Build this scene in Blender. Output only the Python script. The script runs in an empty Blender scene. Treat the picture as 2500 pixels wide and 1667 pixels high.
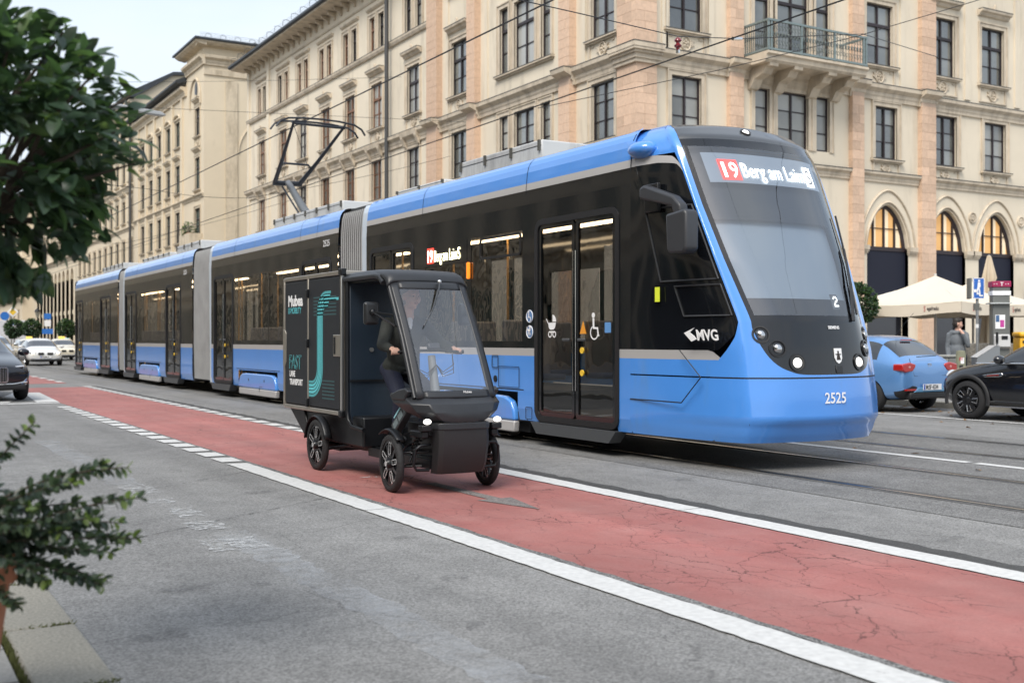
import bpy, bmesh, math, random
import numpy as np
from mathutils import Vector, Matrix
R = math.radians
random.seed(7)
S = bpy.context.scene
COL = S.collection

# ---------------------------------------------------------------- camera, sky, sun, exposure
cam = bpy.data.cameras.new('camera')
cam.lens = 39.21; cam.sensor_width = 36; cam.shift_y = -0.0018
cam.clip_start = 0.05; cam.clip_end = 3000
cam.dof.use_dof = True; cam.dof.focus_distance = 10.2; cam.dof.aperture_fstop = 2.6
camo = bpy.data.objects.new('camera', cam); COL.objects.link(camo)
camo.location = (0, 0, 1.35); camo.rotation_euler = (R(90), 0, R(-30.4))
S.camera = camo

SUN_EL, SUN_AZ = 50, 232          # degrees; azimuth clockwise from +Y: behind the camera
W = bpy.data.worlds.new('World'); S.world = W; W.use_nodes = True
nt = W.node_tree; nt.nodes.clear()
N = nt.nodes.new; L = nt.links.new
out = N('ShaderNodeOutputWorld'); bg = N('ShaderNodeBackground'); bg.inputs['Strength'].default_value = 0.12
sky = N('ShaderNodeTexSky'); sky.sky_type = 'NISHITA'; sky.sun_disc = False
sky.sun_elevation = R(SUN_EL); sky.sun_rotation = R(SUN_AZ); sky.air_density = 1.3; sky.dust_density = 2.5
tc = N('ShaderNodeTexCoord'); mp = N('ShaderNodeMapping'); mp.inputs['Scale'].default_value = (1.0, 1.0, 2.6)
nz = N('ShaderNodeTexNoise'); nz.inputs['Scale'].default_value = 1.7; nz.inputs['Detail'].default_value = 6; nz.inputs['Roughness'].default_value = .52
rp = N('ShaderNodeValToRGB'); rp.color_ramp.elements[0].position = .30; rp.color_ramp.elements[1].position = .66
rp.color_ramp.elements[0].color = (.40, .40, .40, 1); rp.color_ramp.elements[1].color = (.97, .97, .97, 1)
mx = N('ShaderNodeMix'); mx.data_type = 'RGBA'; mx.inputs[7].default_value = (4.0, 4.35, 4.8, 1)
L(tc.outputs['Generated'], mp.inputs[0]); L(mp.outputs[0], nz.inputs[0]); L(nz.outputs['Fac'], rp.inputs[0])
L(rp.outputs[0], mx.inputs[0]); L(sky.outputs[0], mx.inputs[6]); L(mx.outputs[2], bg.inputs[0]); L(bg.outputs[0], out.inputs[0])
sun = bpy.data.lights.new('sun', 'SUN'); sun.energy = 1.7; sun.angle = R(28); sun.color = (1, .95, .88)
suno = bpy.data.objects.new('sun', sun); COL.objects.link(suno)
d = Vector((math.sin(R(SUN_AZ)) * math.cos(R(SUN_EL)), math.cos(R(SUN_AZ)) * math.cos(R(SUN_EL)), math.sin(R(SUN_EL))))
suno.rotation_euler = d.to_track_quat('Z', 'Y').to_euler(); suno.location = d * 60
S.view_settings.view_transform = 'Standard'; S.view_settings.look = 'None'
S.view_settings.exposure = 1.0; S.view_settings.gamma = 1
S.render.engine = 'CYCLES'
cy = S.cycles
cy.use_denoising = True; cy.max_bounces = 7; cy.diffuse_bounces = 3; cy.glossy_bounces = 4
cy.transparent_max_bounces = 16; cy.transmission_bounces = 4; cy.caustics_reflective = False; cy.caustics_refractive = False
cy.sample_clamp_indirect = 6

# ---------------------------------------------------------------- mesh helpers
ORG = {}
class MB:
    def __init__(s): s.v = []; s.f = []; s.m = []
    def add(s, vs, fs, m=0, M=None):
        o = len(s.v)
        for p in vs:
            p = Vector(p)
            s.v.append(tuple(M @ p) if M is not None else tuple(p))
        for q in fs: s.f.append([i + o for i in q]); s.m.append(m)
        return s
    def quad(s, a, b, c, d, m=0): return s.add([a, b, c, d], [(0, 1, 2, 3)], m)
    def box(s, x0, x1, y0, y1, z0, z1, m=0, M=None):
        return s.add([(x0,y0,z0),(x1,y0,z0),(x1,y1,z0),(x0,y1,z0),(x0,y0,z1),(x1,y0,z1),(x1,y1,z1),(x0,y1,z1)],
                     [(3,2,1,0),(4,5,6,7),(0,1,5,4),(1,2,6,5),(2,3,7,6),(3,0,4,7)], m, M)
    def cbox(s, c, d, m=0, rx=0, ry=0, rz=0):
        M = Matrix.Translation(c) @ Matrix.Rotation(rz, 4, 'Z') @ Matrix.Rotation(ry, 4, 'Y') @ Matrix.Rotation(rx, 4, 'X')
        return s.box(-d[0]/2, d[0]/2, -d[1]/2, d[1]/2, -d[2]/2, d[2]/2, m, M)
    def prism(s, pts, a, b, axis='y', m=0, M=None):
        def P(p, t):
            return {'x': (t, p[0], p[1]), 'y': (p[0], t, p[1]), 'z': (p[0], p[1], t)}[axis]
        n = len(pts)
        vs = [P(p, a) for p in pts] + [P(p, b) for p in pts]
        fs = [tuple(range(n))[::-1], tuple(range(n, 2*n))] + [(i, (i+1) % n, n+(i+1) % n, n+i) for i in range(n)]
        return s.add(vs, fs, m, M)
    def tube(s, pts, r, n=8, m=0, cap=True, M=None, closed=False):
        pts = [Vector(p) for p in pts]; k = len(pts)
        rr = r if isinstance(r, (list, tuple)) else [r]*k
        vs = []; fs = []; up = None
        for i, p in enumerate(pts):
            if closed: t = pts[(i+1) % k] - pts[i-1]
            else: t = pts[min(i+1, k-1)] - pts[max(i-1, 0)]
            t.normalize()
            if up is None:
                up = Vector((0, 0, 1)) if abs(t.z) < .9 else Vector((1, 0, 0))
            a = t.cross(up)
            if a.length < 1e-6: a = t.cross(Vector((0, 1, 0)))
            a.normalize(); b = a.cross(t); up = b
            for j in range(n):
                q = 2*math.pi*j/n
                vs.append(p + (a*math.cos(q) + b*math.sin(q))*rr[i])
        for i in range(k if closed else k-1):
            i2 = (i+1) % k
            for j in range(n):
                fs.append((i*n+j, i*n+(j+1) % n, i2*n+(j+1) % n, i2*n+j))
        if cap and not closed:
            fs.append(tuple(range(n))[::-1]); fs.append(tuple(range((k-1)*n, k*n)))
        return s.add(vs, fs, m, M)
    def lathe(s, prof, n=24, c=(0, 0, 0), axis='z', m=0, M=None):
        vs = []; fs = []; k = len(prof)
        for r, h in prof:
            for j in range(n):
                q = 2*math.pi*j/n; a, b = r*math.cos(q), r*math.sin(q)
                p = {'z': (a, b, h), 'x': (h, a, b), 'y': (b, h, a)}[axis]
                vs.append((p[0]+c[0], p[1]+c[1], p[2]+c[2]))
        for i in range(k-1):
            for j in range(n): fs.append((i*n+j, i*n+(j+1) % n, (i+1)*n+(j+1) % n, (i+1)*n+j))
        if prof[0] != prof[-1]:
            if prof[0][0] > 1e-6: fs.append(tuple(range(n))[::-1])
            if prof[-1][0] > 1e-6: fs.append(tuple(range((k-1)*n, k*n)))
        return s.add(vs, fs, m, M)
    def ell(s, c, r, nu=16, nv=10, m=0, M=None):
        vs = []; fs = []
        for i in range(nv+1):
            t = math.pi*i/nv
            for j in range(nu):
                q = 2*math.pi*j/nu
                vs.append((c[0]+r[0]*math.sin(t)*math.cos(q), c[1]+r[1]*math.sin(t)*math.sin(q), c[2]-r[2]*math.cos(t)))
        for i in range(nv):
            for j in range(nu): fs.append((i*nu+j, i*nu+(j+1) % nu, (i+1)*nu+(j+1) % nu, (i+1)*nu+j))
        return s.add(vs, fs, m, M)
    def grid(s, fn, nu, nv, m=0, flip=False):
        vs = [fn(i/nu, j/nv) for j in range(nv+1) for i in range(nu+1)]
        fs = []
        for j in range(nv):
            for i in range(nu):
                q = (j*(nu+1)+i, j*(nu+1)+i+1, (j+1)*(nu+1)+i+1, (j+1)*(nu+1)+i)
                fs.append(q[::-1] if flip else q)
        mm = m
        o = len(s.v); s.v += [tuple(p) for p in vs]
        for k, q in enumerate(fs):
            s.f.append([i+o for i in q])
            s.m.append(mm((k % nu+.5)/nu, (k//nu+.5)/nv) if callable(mm) else mm)
        return s
    def rring(s, w, h, r, t, d, m=0, M=None, n=5):
        """rounded rectangular ring in local xz, depth along y 0..d (outer size w,h centred at x, from z=0)"""
        o = rrect(w, h, r, n); i = rrect(w-2*t, h-2*t, max(r-t, .005), n); i = [(x, z+t) for x, z in i]
        k = len(o)
        vs = [(x, 0, z) for x, z in o] + [(x, 0, z) for x, z in i] + [(x, d, z) for x, z in o] + [(x, d, z) for x, z in i]
        fs = []
        for a in range(k):
            b = (a+1) % k
            fs += [(a, b, k+b, k+a), (2*k+a, 3*k+a, 3*k+b, 2*k+b), (a, 2*k+a, 2*k+b, b), (k+a, k+b, 3*k+b, 3*k+a)]
        return s.add(vs, fs, m, M)
    def mesh(s, name, mats, smooth=None):
        me = bpy.data.meshes.new(name)
        me.from_pydata(s.v, [], s.f)
        for q in (mats if isinstance(mats, (list, tuple)) else [mats]): me.materials.append(q)
        if any(s.m): me.polygons.foreach_set('material_index', s.m)
        me.update()
        if smooth is not None:
            me.shade_smooth()
            if smooth < 170: me.set_sharp_from_angle(angle=R(smooth))
        return me
    def build(s, name, mats, parent=None, smooth=None, bevel=0, seg=2, sub=0, fix=False):
        org = ORG.get(parent.as_pointer(), None) if parent is not None else None
        if org is not None and org.length > 0:
            s.v = [(p[0]-org.x, p[1]-org.y, p[2]-org.z) for p in s.v]
        me = s.mesh(name, mats, smooth)
        if fix:
            b = bmesh.new(); b.from_mesh(me); bmesh.ops.remove_doubles(b, verts=b.verts, dist=1e-5)
            bmesh.ops.recalc_face_normals(b, faces=b.faces); b.to_mesh(me); b.free()
        o = link(name, me, parent)
        if bevel:
            md = o.modifiers.new('bevel', 'BEVEL'); md.width = bevel; md.segments = seg; md.limit_method = 'ANGLE'; md.angle_limit = R(35)
            if smooth is None: me.shade_smooth(); 
            md.harden_normals = False
            if smooth is None: me.set_sharp_from_angle(angle=R(50))
        if sub:
            md = o.modifiers.new('sub', 'SUBSURF'); md.levels = sub; md.render_levels = sub
        return o
def rrect(w, h, r, n=5):
    pts = []
    for cx, cz, a0 in ((w/2-r, r, -90), (w/2-r, h-r, 0), (-w/2+r, h-r, 90), (-w/2+r, r, 180)):
        for k in range(n+1):
            a = R(a0+90*k/n); pts.append((cx+r*math.cos(a), cz+r*math.sin(a)))
    return pts
def link(name, data, parent=None):
    o = bpy.data.objects.new(name, data); COL.objects.link(o)
    if parent is not None:
        o.parent = parent
        ORG[o.as_pointer()] = ORG.get(parent.as_pointer(), Vector())
    return o
def thing(name, label, cat, loc=(0, 0, 0), rz=0, group=None, world=True):
    """an Empty at the base of a thing; with world=True its parts are given in world coordinates"""
    o = link(name, None); o.location = loc; o.rotation_euler = (0, 0, rz)
    ORG[o.as_pointer()] = Vector(loc) if world else Vector()
    o['label'] = label; o['category'] = cat
    if group: o['group'] = group
    return o
def tag(o, label, cat, group=None):
    o['label'] = label; o['category'] = cat
    if group: o['group'] = group
    return o
def struct(o, kind='structure'):
    o['kind'] = kind; return o
def dup(o, parent=None):
    c = o.copy(); COL.objects.link(c); c.parent = parent
    ORG[c.as_pointer()] = Vector()
    for ch in list(o.children): dup(ch, c)
    return c
def holed(mb, us, vs, holes, fn, m=0):
    """quads of the rectangle us x vs without the holes (u0,u1,v0,v1)"""
    cu = sorted(set([us[0], us[1]] + [q for h in holes for q in h[:2] if us[0] < q < us[1]]))
    cv = sorted(set(list(vs) + [q for h in holes for q in h[2:] if vs[0] < q < vs[-1]]))
    for i in range(len(cu)-1):
        for j in range(len(cv)-1):
            a, b = (cu[i]+cu[i+1])/2, (cv[j]+cv[j+1])/2
            if any(h[0] < a < h[1] and h[2] < b < h[3] for h in holes): continue
            mb.quad(fn(cu[i], cv[j]), fn(cu[i+1], cv[j]), fn(cu[i+1], cv[j+1]), fn(cu[i], cv[j+1]), m)
def lerp(tab, x):
    for i in range(len(tab)-1):
        if x <= tab[i+1][0] or i == len(tab)-2:
            a, b = tab[i], tab[i+1]; t = max(0, min(1, (x-a[0])/(b[0]-a[0])))
            return a[1]+(b[1]-a[1])*t
def text_mesh(body, size, mat, name='lettering', parent=None, M=None, ext=.001, bold=0, align='LEFT', outline=0, sx=1.0):
    cu = bpy.data.curves.new(name, 'FONT'); cu.body = body; cu.size = size; cu.extrude = ext; cu.align_x = align
    cu.offset = bold; cu.resolution_u = 3
    if outline: cu.fill_mode = 'NONE'; cu.bevel_depth = outline; cu.extrude = 0; cu.bevel_resolution = 0
    o = bpy.data.objects.new(name, cu); COL.objects.link(o)
    dg = bpy.context.evaluated_depsgraph_get()
    me = bpy.data.meshes.new_from_object(o.evaluated_get(dg))
    bpy.data.objects.remove(o); bpy.data.curves.remove(cu)
    me.materials.clear(); me.materials.append(mat)
    T = Matrix.Diagonal((sx, 1, 1, 1))
    if M is not None: T = M @ T
    org = ORG.get(parent.as_pointer(), Vector()) if parent is not None else Vector()
    me.transform(Matrix.Translation(-org) @ T)
    return link(name, me, parent)
def text_on(fn, body, width, h, mat, name, parent):
    """bold lettering of the given width and cap height laid on a curved surface fn(a, b, lift)"""
    o = text_mesh(body, 1, mat, name, None, ext=0, bold=.006)
    me = o.data; xs = [v.co.x for v in me.vertices]; x0, x1 = min(xs), max(xs); org = ORG.get(parent.as_pointer(), Vector())
    for v in me.vertices: v.co = Vector(fn((v.co.x-x0)/(x1-x0)*width, v.co.y/.70*h, .004))-org
    o.parent = parent; ORG[o.as_pointer()] = org; return o
# frames: lettering on a wall that faces -X (reads towards -Y) and one that faces -Y (reads towards +X)
def MX(x, y, z): return Matrix.Translation((x, y, z)) @ Matrix(((0,0,-1,0),(-1,0,0,0),(0,1,0,0),(0,0,0,1)))
def MY(x, y, z): return Matrix.Translation((x, y, z)) @ Matrix.Rotation(R(90), 4, 'X')

# ---------------------------------------------------------------- materials
MATS = {}
def mat(name, col, rough=.5, metal=0, vary=None, bump=None, spec=.5, coat=0, emit=None, rnd=0, wear=None, coatr=.05):
    if name in MATS: return MATS[name]
    m = bpy.data.materials.new(name); m.use_nodes = True; t = m.node_tree; b = t.nodes['Principled BSDF']
    n = t.nodes.new; l = t.links.new
    c4 = (*col, 1)
    b.inputs['Base Color'].default_value = c4; b.inputs['Roughness'].default_value = rough; b.inputs['Metallic'].default_value = metal
    b.inputs['Specular IOR Level'].default_value = spec; b.inputs['Coat Weight'].default_value = coat; b.inputs['Coat Roughness'].default_value = coatr
    geo = n('ShaderNodeNewGeometry')
    last = None
    if vary:      # (scale, amount, [detail]) : brightness mottling in world space
        x = n('ShaderNodeTexNoise'); x.inputs['Scale'].default_value = vary[0]; x.inputs['Detail'].default_value = 6; x.inputs['Roughness'].default_value = .62
        l(geo.outputs['Position'], x.inputs[0])
        r = n('ShaderNodeMapRange'); r.inputs[1].default_value = .25; r.inputs[2].default_value = .75
        r.inputs[3].default_value = 1-vary[1]; r.inputs[4].default_value = 1+vary[1]; l(x.outputs['Fac'], r.inputs[0])
        k = n('ShaderNodeVectorMath'); k.operation = 'SCALE'; k.inputs[0].default_value = col; l(r.outputs[0], k.inputs['Scale'])
        last = k.outputs[0]
    if rnd:
        oi = n('ShaderNodeObjectInfo'); r = n('ShaderNodeMapRange'); r.inputs[3].default_value = 1-rnd; r.inputs[4].default_value = 1+rnd; l(oi.outputs['Random'], r.inputs[0])
        k = n('ShaderNodeVectorMath'); k.operation = 'SCALE'; l(r.outputs[0], k.inputs['Scale'])
        if last: l(last, k.inputs[0])
        else: k.inputs[0].default_value = col
        last = k.outputs[0]
    if wear:      # (scale, low, high, colour) : streaks of dirt stretched downwards
        mpn = n('ShaderNodeMapping'); mpn.inputs['Scale'].default_value = (1, 1, .22); l(geo.outputs['Position'], mpn.inputs[0])
        x = n('ShaderNodeTexNoise'); x.inputs['Scale'].default_value = wear[0]; x.inputs['Detail'].default_value = 8; x.inputs['Roughness'].default_value = .65; l(mpn.outputs[0], x.inputs[0])
        r = n('ShaderNodeMapRange'); r.inputs[1].default_value = wear[1]; r.inputs[2].default_value = wear[2]; l(x.outputs['Fac'], r.inputs[0])
        k = n('ShaderNodeMix'); k.data_type = 'RGBA'; l(r.outputs[0], k.inputs[0]); k.inputs[7].default_value = (*wear[3], 1)
        if last: l(last, k.inputs[6])
        else: k.inputs[6].default_value = c4
        last = k.outputs[2]
    if last: l(last, b.inputs['Base Color'])
    if bump:      # (scale, strength, distance)
        x = n('ShaderNodeTexNoise'); x.inputs['Scale'].default_value = bump[0]; x.inputs['Detail'].default_value = 4; l(geo.outputs['Position'], x.inputs[0])
        bp = n('ShaderNodeBump'); bp.inputs['Strength'].default_value = bump[1]; bp.inputs['Distance'].default_value = bump[2]
        l(x.outputs['Fac'], bp.inputs['Height']); l(bp.outputs[0], b.inputs['Normal'])
    if emit:
        b.inputs['Emission Color'].default_value = (*emit[0], 1); b.inputs['Emission Strength'].default_value = emit[1]
    MATS[name] = m; return m
def glass(name, tint, ior=1.5, rough=.02, wav=0):
    """thin tinted pane: fresnel reflection over tinted see-through"""
    if name in MATS: return MATS[name]
    m = bpy.data.materials.new(name); m.use_nodes = True; t = m.node_tree; t.nodes.clear(); n = t.nodes.new; l = t.links.new
    o = n('ShaderNodeOutputMaterial'); a = n('ShaderNodeBsdfTransparent'); a.inputs[0].default_value = (*tint, 1)
    g = n('ShaderNodeBsdfGlossy'); g.inputs['Roughness'].default_value = rough; g.inputs[0].default_value = (1, 1, 1, 1)
    f = n('ShaderNodeFresnel'); x = n('ShaderNodeMixShader')
    gg = n('ShaderNodeNewGeometry'); fx = n('ShaderNodeMix'); fx.inputs[2].default_value = ior; fx.inputs[3].default_value = 1/ior; l(gg.outputs['Backfacing'], fx.inputs[0]); l(fx.outputs[0], f.inputs[0])   # same reflection from either side
    if wav:
        geo = n('ShaderNodeNewGeometry'); nzz = n('ShaderNodeTexNoise'); nzz.inputs['Scale'].default_value = 1.6; l(geo.outputs['Position'], nzz.inputs[0])
        bp = n('ShaderNodeBump'); bp.inputs['Strength'].default_value = wav; bp.inputs['Distance'].default_value = .05; l(nzz.outputs['Fac'], bp.inputs['Height'])
        l(bp.outputs[0], g.inputs['Normal']); l(bp.outputs[0], f.inputs['Normal'])
    l(f.outputs[0], x.inputs[0]); l(a.outputs[0], x.inputs[1]); l(g.outputs[0], x.inputs[2]); l(x.outputs[0], o.inputs[0])
    MATS[name] = m; return m
# ---------------------------------------------------------------- ground, road, pavement
def asphalt(name, base, speck=.36, seed=0, tint=(1, .99, .96)):
    m = bpy.data.materials.new(name); m.use_nodes = True; t = m.node_tree; b = t.nodes['Principled BSDF']; n = t.nodes.new; l = t.links.new
    geo = n('ShaderNodeNewGeometry'); P = geo.outputs['Position']
    def noise(sc, det=3, ro=.6):
        x = n('ShaderNodeTexNoise'); x.inputs['Scale'].default_value = sc; x.inputs['Detail'].default_value = det; x.inputs['Roughness'].default_value = ro; l(P, x.inputs[0]); return x.outputs['Fac']
    def rng(v, a, b2, c, d2):
        r = n('ShaderNodeMapRange'); r.inputs[1].default_value = a; r.inputs[2].default_value = b2; r.inputs[3].default_value = c; r.inputs[4].default_value = d2; l(v, r.inputs[0]); return r.outputs[0]
    def mul(a, b2):
        q = n('ShaderNodeMath'); q.operation = 'MULTIPLY'; l(a, q.inputs[0]); l(b2, q.inputs[1]); return q.outputs[0]
    vo = n('ShaderNodeTexVoronoi'); vo.inputs['Scale'].default_value = 105; l(P, vo.inputs['Vector'])
    sp = n('ShaderNodeSeparateColor'); l(vo.outputs['Color'], sp.inputs[0])
    grain = rng(sp.outputs[0], 0, 1, 1-speck, 1+speck)
    g2 = rng(noise(38, 4, .75), .3, .7, .88, 1.12)
    big = rng(noise(.45+seed, 5, .6), .3, .7, .84, 1.13)
    mid = rng(noise(3.1, 6, .7), .32, .6, .86, 1.06)
    mt = n('ShaderNodeMapping'); mt.inputs['Scale'].default_value = (2.4, .07, 1); l(P, mt.inputs[0]); tn = n('ShaderNodeTexNoise'); tn.inputs['Scale'].default_value = 1; tn.inputs['Detail'].default_value = 3; l(mt.outputs[0], tn.inputs[0])
    mid = mul(mid, rng(tn.outputs['Fac'], .3, .7, .86, 1.10))
    blot = rng(noise(5.6, 3, .5), .24, .34, .80, 1.0)
    k = mul(mul(mul(grain, g2), mul(big, mid)), blot)
    # long cracks across the lane
    wv = n('ShaderNodeTexVoronoi'); wv.feature = 'DISTANCE_TO_EDGE'; wv.inputs['Scale'].default_value = .30
    dn = n('ShaderNodeTexNoise'); dn.inputs['Scale'].default_value = 1.6; dn.inputs['Detail'].default_value = 5; l(P, dn.inputs[0])
    ad = n('ShaderNodeVectorMath'); ad.operation = 'MULTIPLY_ADD'; l(dn.outputs['Color'], ad.inputs[0]); ad.inputs[1].default_value = (.9, .9, 0); l(P, ad.inputs[2]); l(ad.outputs[0], wv.inputs['Vector'])
    crk = rng(wv.outputs['Distance'], .0006, .0026, .70, 1)
    k = mul(k, crk)
    v = n('ShaderNodeVectorMath'); v.operation = 'SCALE'; v.inputs[0].default_value = tuple(base*q for q in tint); l(k, v.inputs['Scale']); l(v.outputs[0], b.inputs['Base Color'])
    b.inputs['Roughness'].default_value = .82; b.inputs['Specular IOR Level'].default_value = .35
    bp = n('ShaderNodeBump'); bp.inputs['Strength'].default_value = .5; bp.inputs['Distance'].default_value = .004; l(sp.outputs[0], bp.inputs['Height']); l(bp.outputs[0], b.inputs['Normal'])
    return m
ASPH = asphalt('asphalt', .225)
ASPH2 = asphalt('asphalt_track', .175, .5, .2)
def red_lane():
    m = bpy.data.materials.new('red_coating'); m.use_nodes = True; t = m.node_tree; b = t.nodes['Principled BSDF']; n = t.nodes.new; l = t.links.new
    geo = n('ShaderNodeNewGeometry'); P = geo.outputs['Position']
    def noise(sc, det=4, ro=.6):
        x = n('ShaderNodeTexNoise'); x.inputs['Scale'].default_value = sc; x.inputs['Detail'].default_value = det; x.inputs['Roughness'].default_value = ro; l(P, x.inputs[0]); return x
    def rng(v, a, b2, c, d2):
        r = n('ShaderNodeMapRange'); r.inputs[1].default_value = a; r.inputs[2].default_value = b2; r.inputs[3].default_value = c; r.inputs[4].default_value = d2; l(v, r.inputs[0]); return r.outputs[0]
    def mul(a, b2):
        q = n('ShaderNodeMath'); q.operation = 'MULTIPLY'; l(a, q.inputs[0]); l(b2, q.inputs[1]); return q.outputs[0]
    def cracks(scale, w, amt, dist, msc, m0, m1):
        dn = noise(2.2 if dist > .2 else 7, 6, .7)
        ad = n('ShaderNodeVectorMath'); ad.operation = 'MULTIPLY_ADD'; l(dn.outputs['Color'], ad.inputs[0]); ad.inputs[1].default_value = (dist, dist, 0); l(P, ad.inputs[2])
        mp2 = n('ShaderNodeMapping'); mp2.inputs['Scale'].default_value = (1, .62, 1); l(ad.outputs[0], mp2.inputs[0])
        wv = n('ShaderNodeTexVoronoi'); wv.feature = 'DISTANCE_TO_EDGE'; wv.inputs['Scale'].default_value = scale; l(mp2.outputs[0], wv.inputs['Vector'])
        line = rng(wv.outputs['Distance'], w*.35, w, 1, 0)
        mk = rng(noise(msc, 3).outputs['Fac'], m0, m1, 0, amt)
        inv = n('ShaderNodeMath'); inv.operation = 'SUBTRACT'; inv.inputs[0].default_value = 1; l(mul(line, mk), inv.inputs[1]); return inv.outputs[0]
    k = mul(cracks(1.1, .0045, .8, .5, 1.1, .44, .54), mul(cracks(3.4, .009, .6, .25, .8, .47, .56), cracks(8, .016, .5, .12, 1.4, .5, .6)))
    k = mul(k, mul(rng(noise(.7, 5).outputs['Fac'], .3, .7, .86, 1.12), rng(noise(60, 3, .8).outputs['Fac'], .25, .75, .86, 1.14)))
    mt = n('ShaderNodeMapping'); mt.inputs['Scale'].default_value = (2.6, .08, 1); l(P, mt.inputs[0]); tn = n('ShaderNodeTexNoise'); tn.inputs['Scale'].default_value = 1; tn.inputs['Detail'].default_value = 4; l(mt.outputs[0], tn.inputs[0])
    k = mul(k, rng(tn.outputs['Fac'], .3, .7, .84, 1.12))
    k = mul(k, rng(noise(6.3, 2).outputs['Fac'], .22, .27, .75, 1))
    pale = n('ShaderNodeMix'); pale.data_type = 'RGBA'; pale.inputs[6].default_value = (.345, .130, .115, 1); pale.inputs[7].default_value = (.38, .185, .165, 1); l(rng(noise(1.3, 6, .7).outputs['Fac'], .42, .72, 0, .8), pale.inputs[0])
    v = n('ShaderNodeVectorMath'); v.operation = 'SCALE'; l(pale.outputs[2], v.inputs[0]); l(k, v.inputs['Scale']); l(v.outputs[0], b.inputs['Base Color'])
    b.inputs['Roughness'].default_value = .7; b.inputs['Specular IOR Level'].default_value = .35
    bp = n('ShaderNodeBump'); bp.inputs['Strength'].default_value = .35; bp.inputs['Distance'].default_value = .004; l(k, bp.inputs['Height']); l(bp.outputs[0], b.inputs['Normal'])
    return m
REDM = red_lane()
def worn_paint(name, lo, hi, sc, col=(.60, .60, .585)):
    """white road paint that has flaked off where the noise is low"""
    m = bpy.data.materials.new(name); m.use_nodes = True; t = m.node_tree; b = t.nodes['Principled BSDF']; n = t.nodes.new; l = t.links.new
    geo = n('ShaderNodeNewGeometry'); x = n('ShaderNodeTexNoise'); x.inputs['Scale'].default_value = sc; x.inputs['Detail'].default_value = 9; x.inputs['Roughness'].default_value = .72; l(geo.outputs['Position'], x.inputs[0])
    r = n('ShaderNodeMapRange'); r.inputs[1].default_value = lo; r.inputs[2].default_value = hi; l(x.outputs['Fac'], r.inputs[0])
    y = n('ShaderNodeTexNoise'); y.inputs['Scale'].default_value = 26; y.inputs['Detail'].default_value = 5; l(geo.outputs['Position'], y.inputs[0])
    r2 = n('ShaderNodeMapRange'); r2.inputs[1].default_value = .3; r2.inputs[2].default_value = .7; r2.inputs[3].default_value = .86; r2.inputs[4].default_value = 1.06; l(y.outputs['Fac'], r2.inputs[0])
    v = n('ShaderNodeVectorMath'); v.operation = 'SCALE'; v.inputs[0].default_value = col; l(r2.outputs[0], v.inputs['Scale']); l(v.outputs[0], b.inputs['Base Color'])
    l(r.outputs[0], b.inputs['Alpha']); b.inputs['Roughness'].default_value = .75
    return m
PAINT = worn_paint('road_paint', .27, .34, 5.5)
FADED = worn_paint('faded_road_paint', .46, .66, 15, (.58, .59, .59))
GHOST = worn_paint('ghost_road_paint', .40, .95, 3.2, (.50, .52, .54))

def sheet(name, x0, x1, y0, y1, z, m, parent=None, nx=1, ny=1):
    mb = MB(); mb.grid(lambda u, v: (x0+(x1-x0)*u, y0+(y1-y0)*v, z), nx, ny); return mb.build(name, m, parent)
DIRT = mat('ground_dirt', (.16, .15, .14), .9)
struct(sheet('ground', -900, 1500, -700, 2300, -.06, DIRT))
road = struct(sheet('road', .80, 18.45, -40, 420, 0, ASPH))
track = struct(sheet('track_bed', 7.2, 13.5, -40, 420, .004, ASPH2))
lane = struct(sheet('bike_lane', 3.72, 5.57, -6, 33.6, .005, REDM, None, 1, 1))
sheet('bike_lane_section', 3.72, 5.57, 36.6, 95, .005, REDM, lane)
def mark(x0, x1, y0, y1, z=.009, m=PAINT, wob=.006, par=road):
    """a painted strip with slightly ragged long edges"""
    n = max(1, int(abs(y1-y0)/.09)); n = min(n, 260)
    rr = random.Random(int((x0*97+y0*31)*10))
    e0 = [rr.uniform(-wob, wob) for _ in range(n+1)]; e1 = [rr.uniform(-wob, wob) for _ in range(n+1)]
    mb = MB()
    for i in range(n):
        a, b = y0+(y1-y0)*i/n, y0+(y1-y0)*(i+1)/n
        mb.quad((x0+e0[i], a, z), (x1+e1[i], a, z), (x1+e1[i+1], b, z), (x0+e0[i+1], b, z))
    return mb.build('lane_marking', m, par)
mark(3.44, 3.66, -3, 2.4); mark(3.44, 3.66, 2.415, 8.15); mark(3.44, 3.66, 8.165, 11.95)
mark(5.58, 5.80, -3, 6.9); mark(5.58, 5.80, 6.915, 11.6)
y = 12.15
while y < 23.9: mark(3.44, 3.68, y, y+.46, wob=.004); y += .665
y = 11.85
while y < 34: mark(5.58, 5.80, y, y+.5, wob=.004); y += .72
for y in (37.6, 39.4, 41.3, 43.4): mark(5.45, 5.65, y, y+.9)
mark(5.81, 5.98, -3, 34, .006, asphalt('bitumen_seam', .075, .25), .03)
mark(3.665, 3.72, -3, 24, .0075, asphalt('joint_grit', .17, .7), .012)
mark(10.42, 10.56, -30, 7.9); mark(10.42, 10.56, 8.0, 30); mark(16.02, 16.17, -20, 40); mark(16.02, 16.17, 45, 60)
# stop line and give-way triangle at the side street, far left
mb = MB(); z = .009
mb.quad((-.5, 25.3, z), (3.7, 25.2, z), (3.72, 25.55, z), (-.5, 25.62, z)); mb.build('lane_marking', PAINT, road)
mb = MB(); mb.quad((3.3, 25.75, z), (3.75, 25.7, z), (3.98, 30.5, z), (3.62, 30.7, z)); mb.build('lane_marking', PAINT, road)
mb = MB(); mb.quad((2.35, 25.75, z), (2.75, 25.75, z), (3.70, 30.6, z), (3.4, 30.7, z)); mb.build('lane_marking', PAINT, road)
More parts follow.
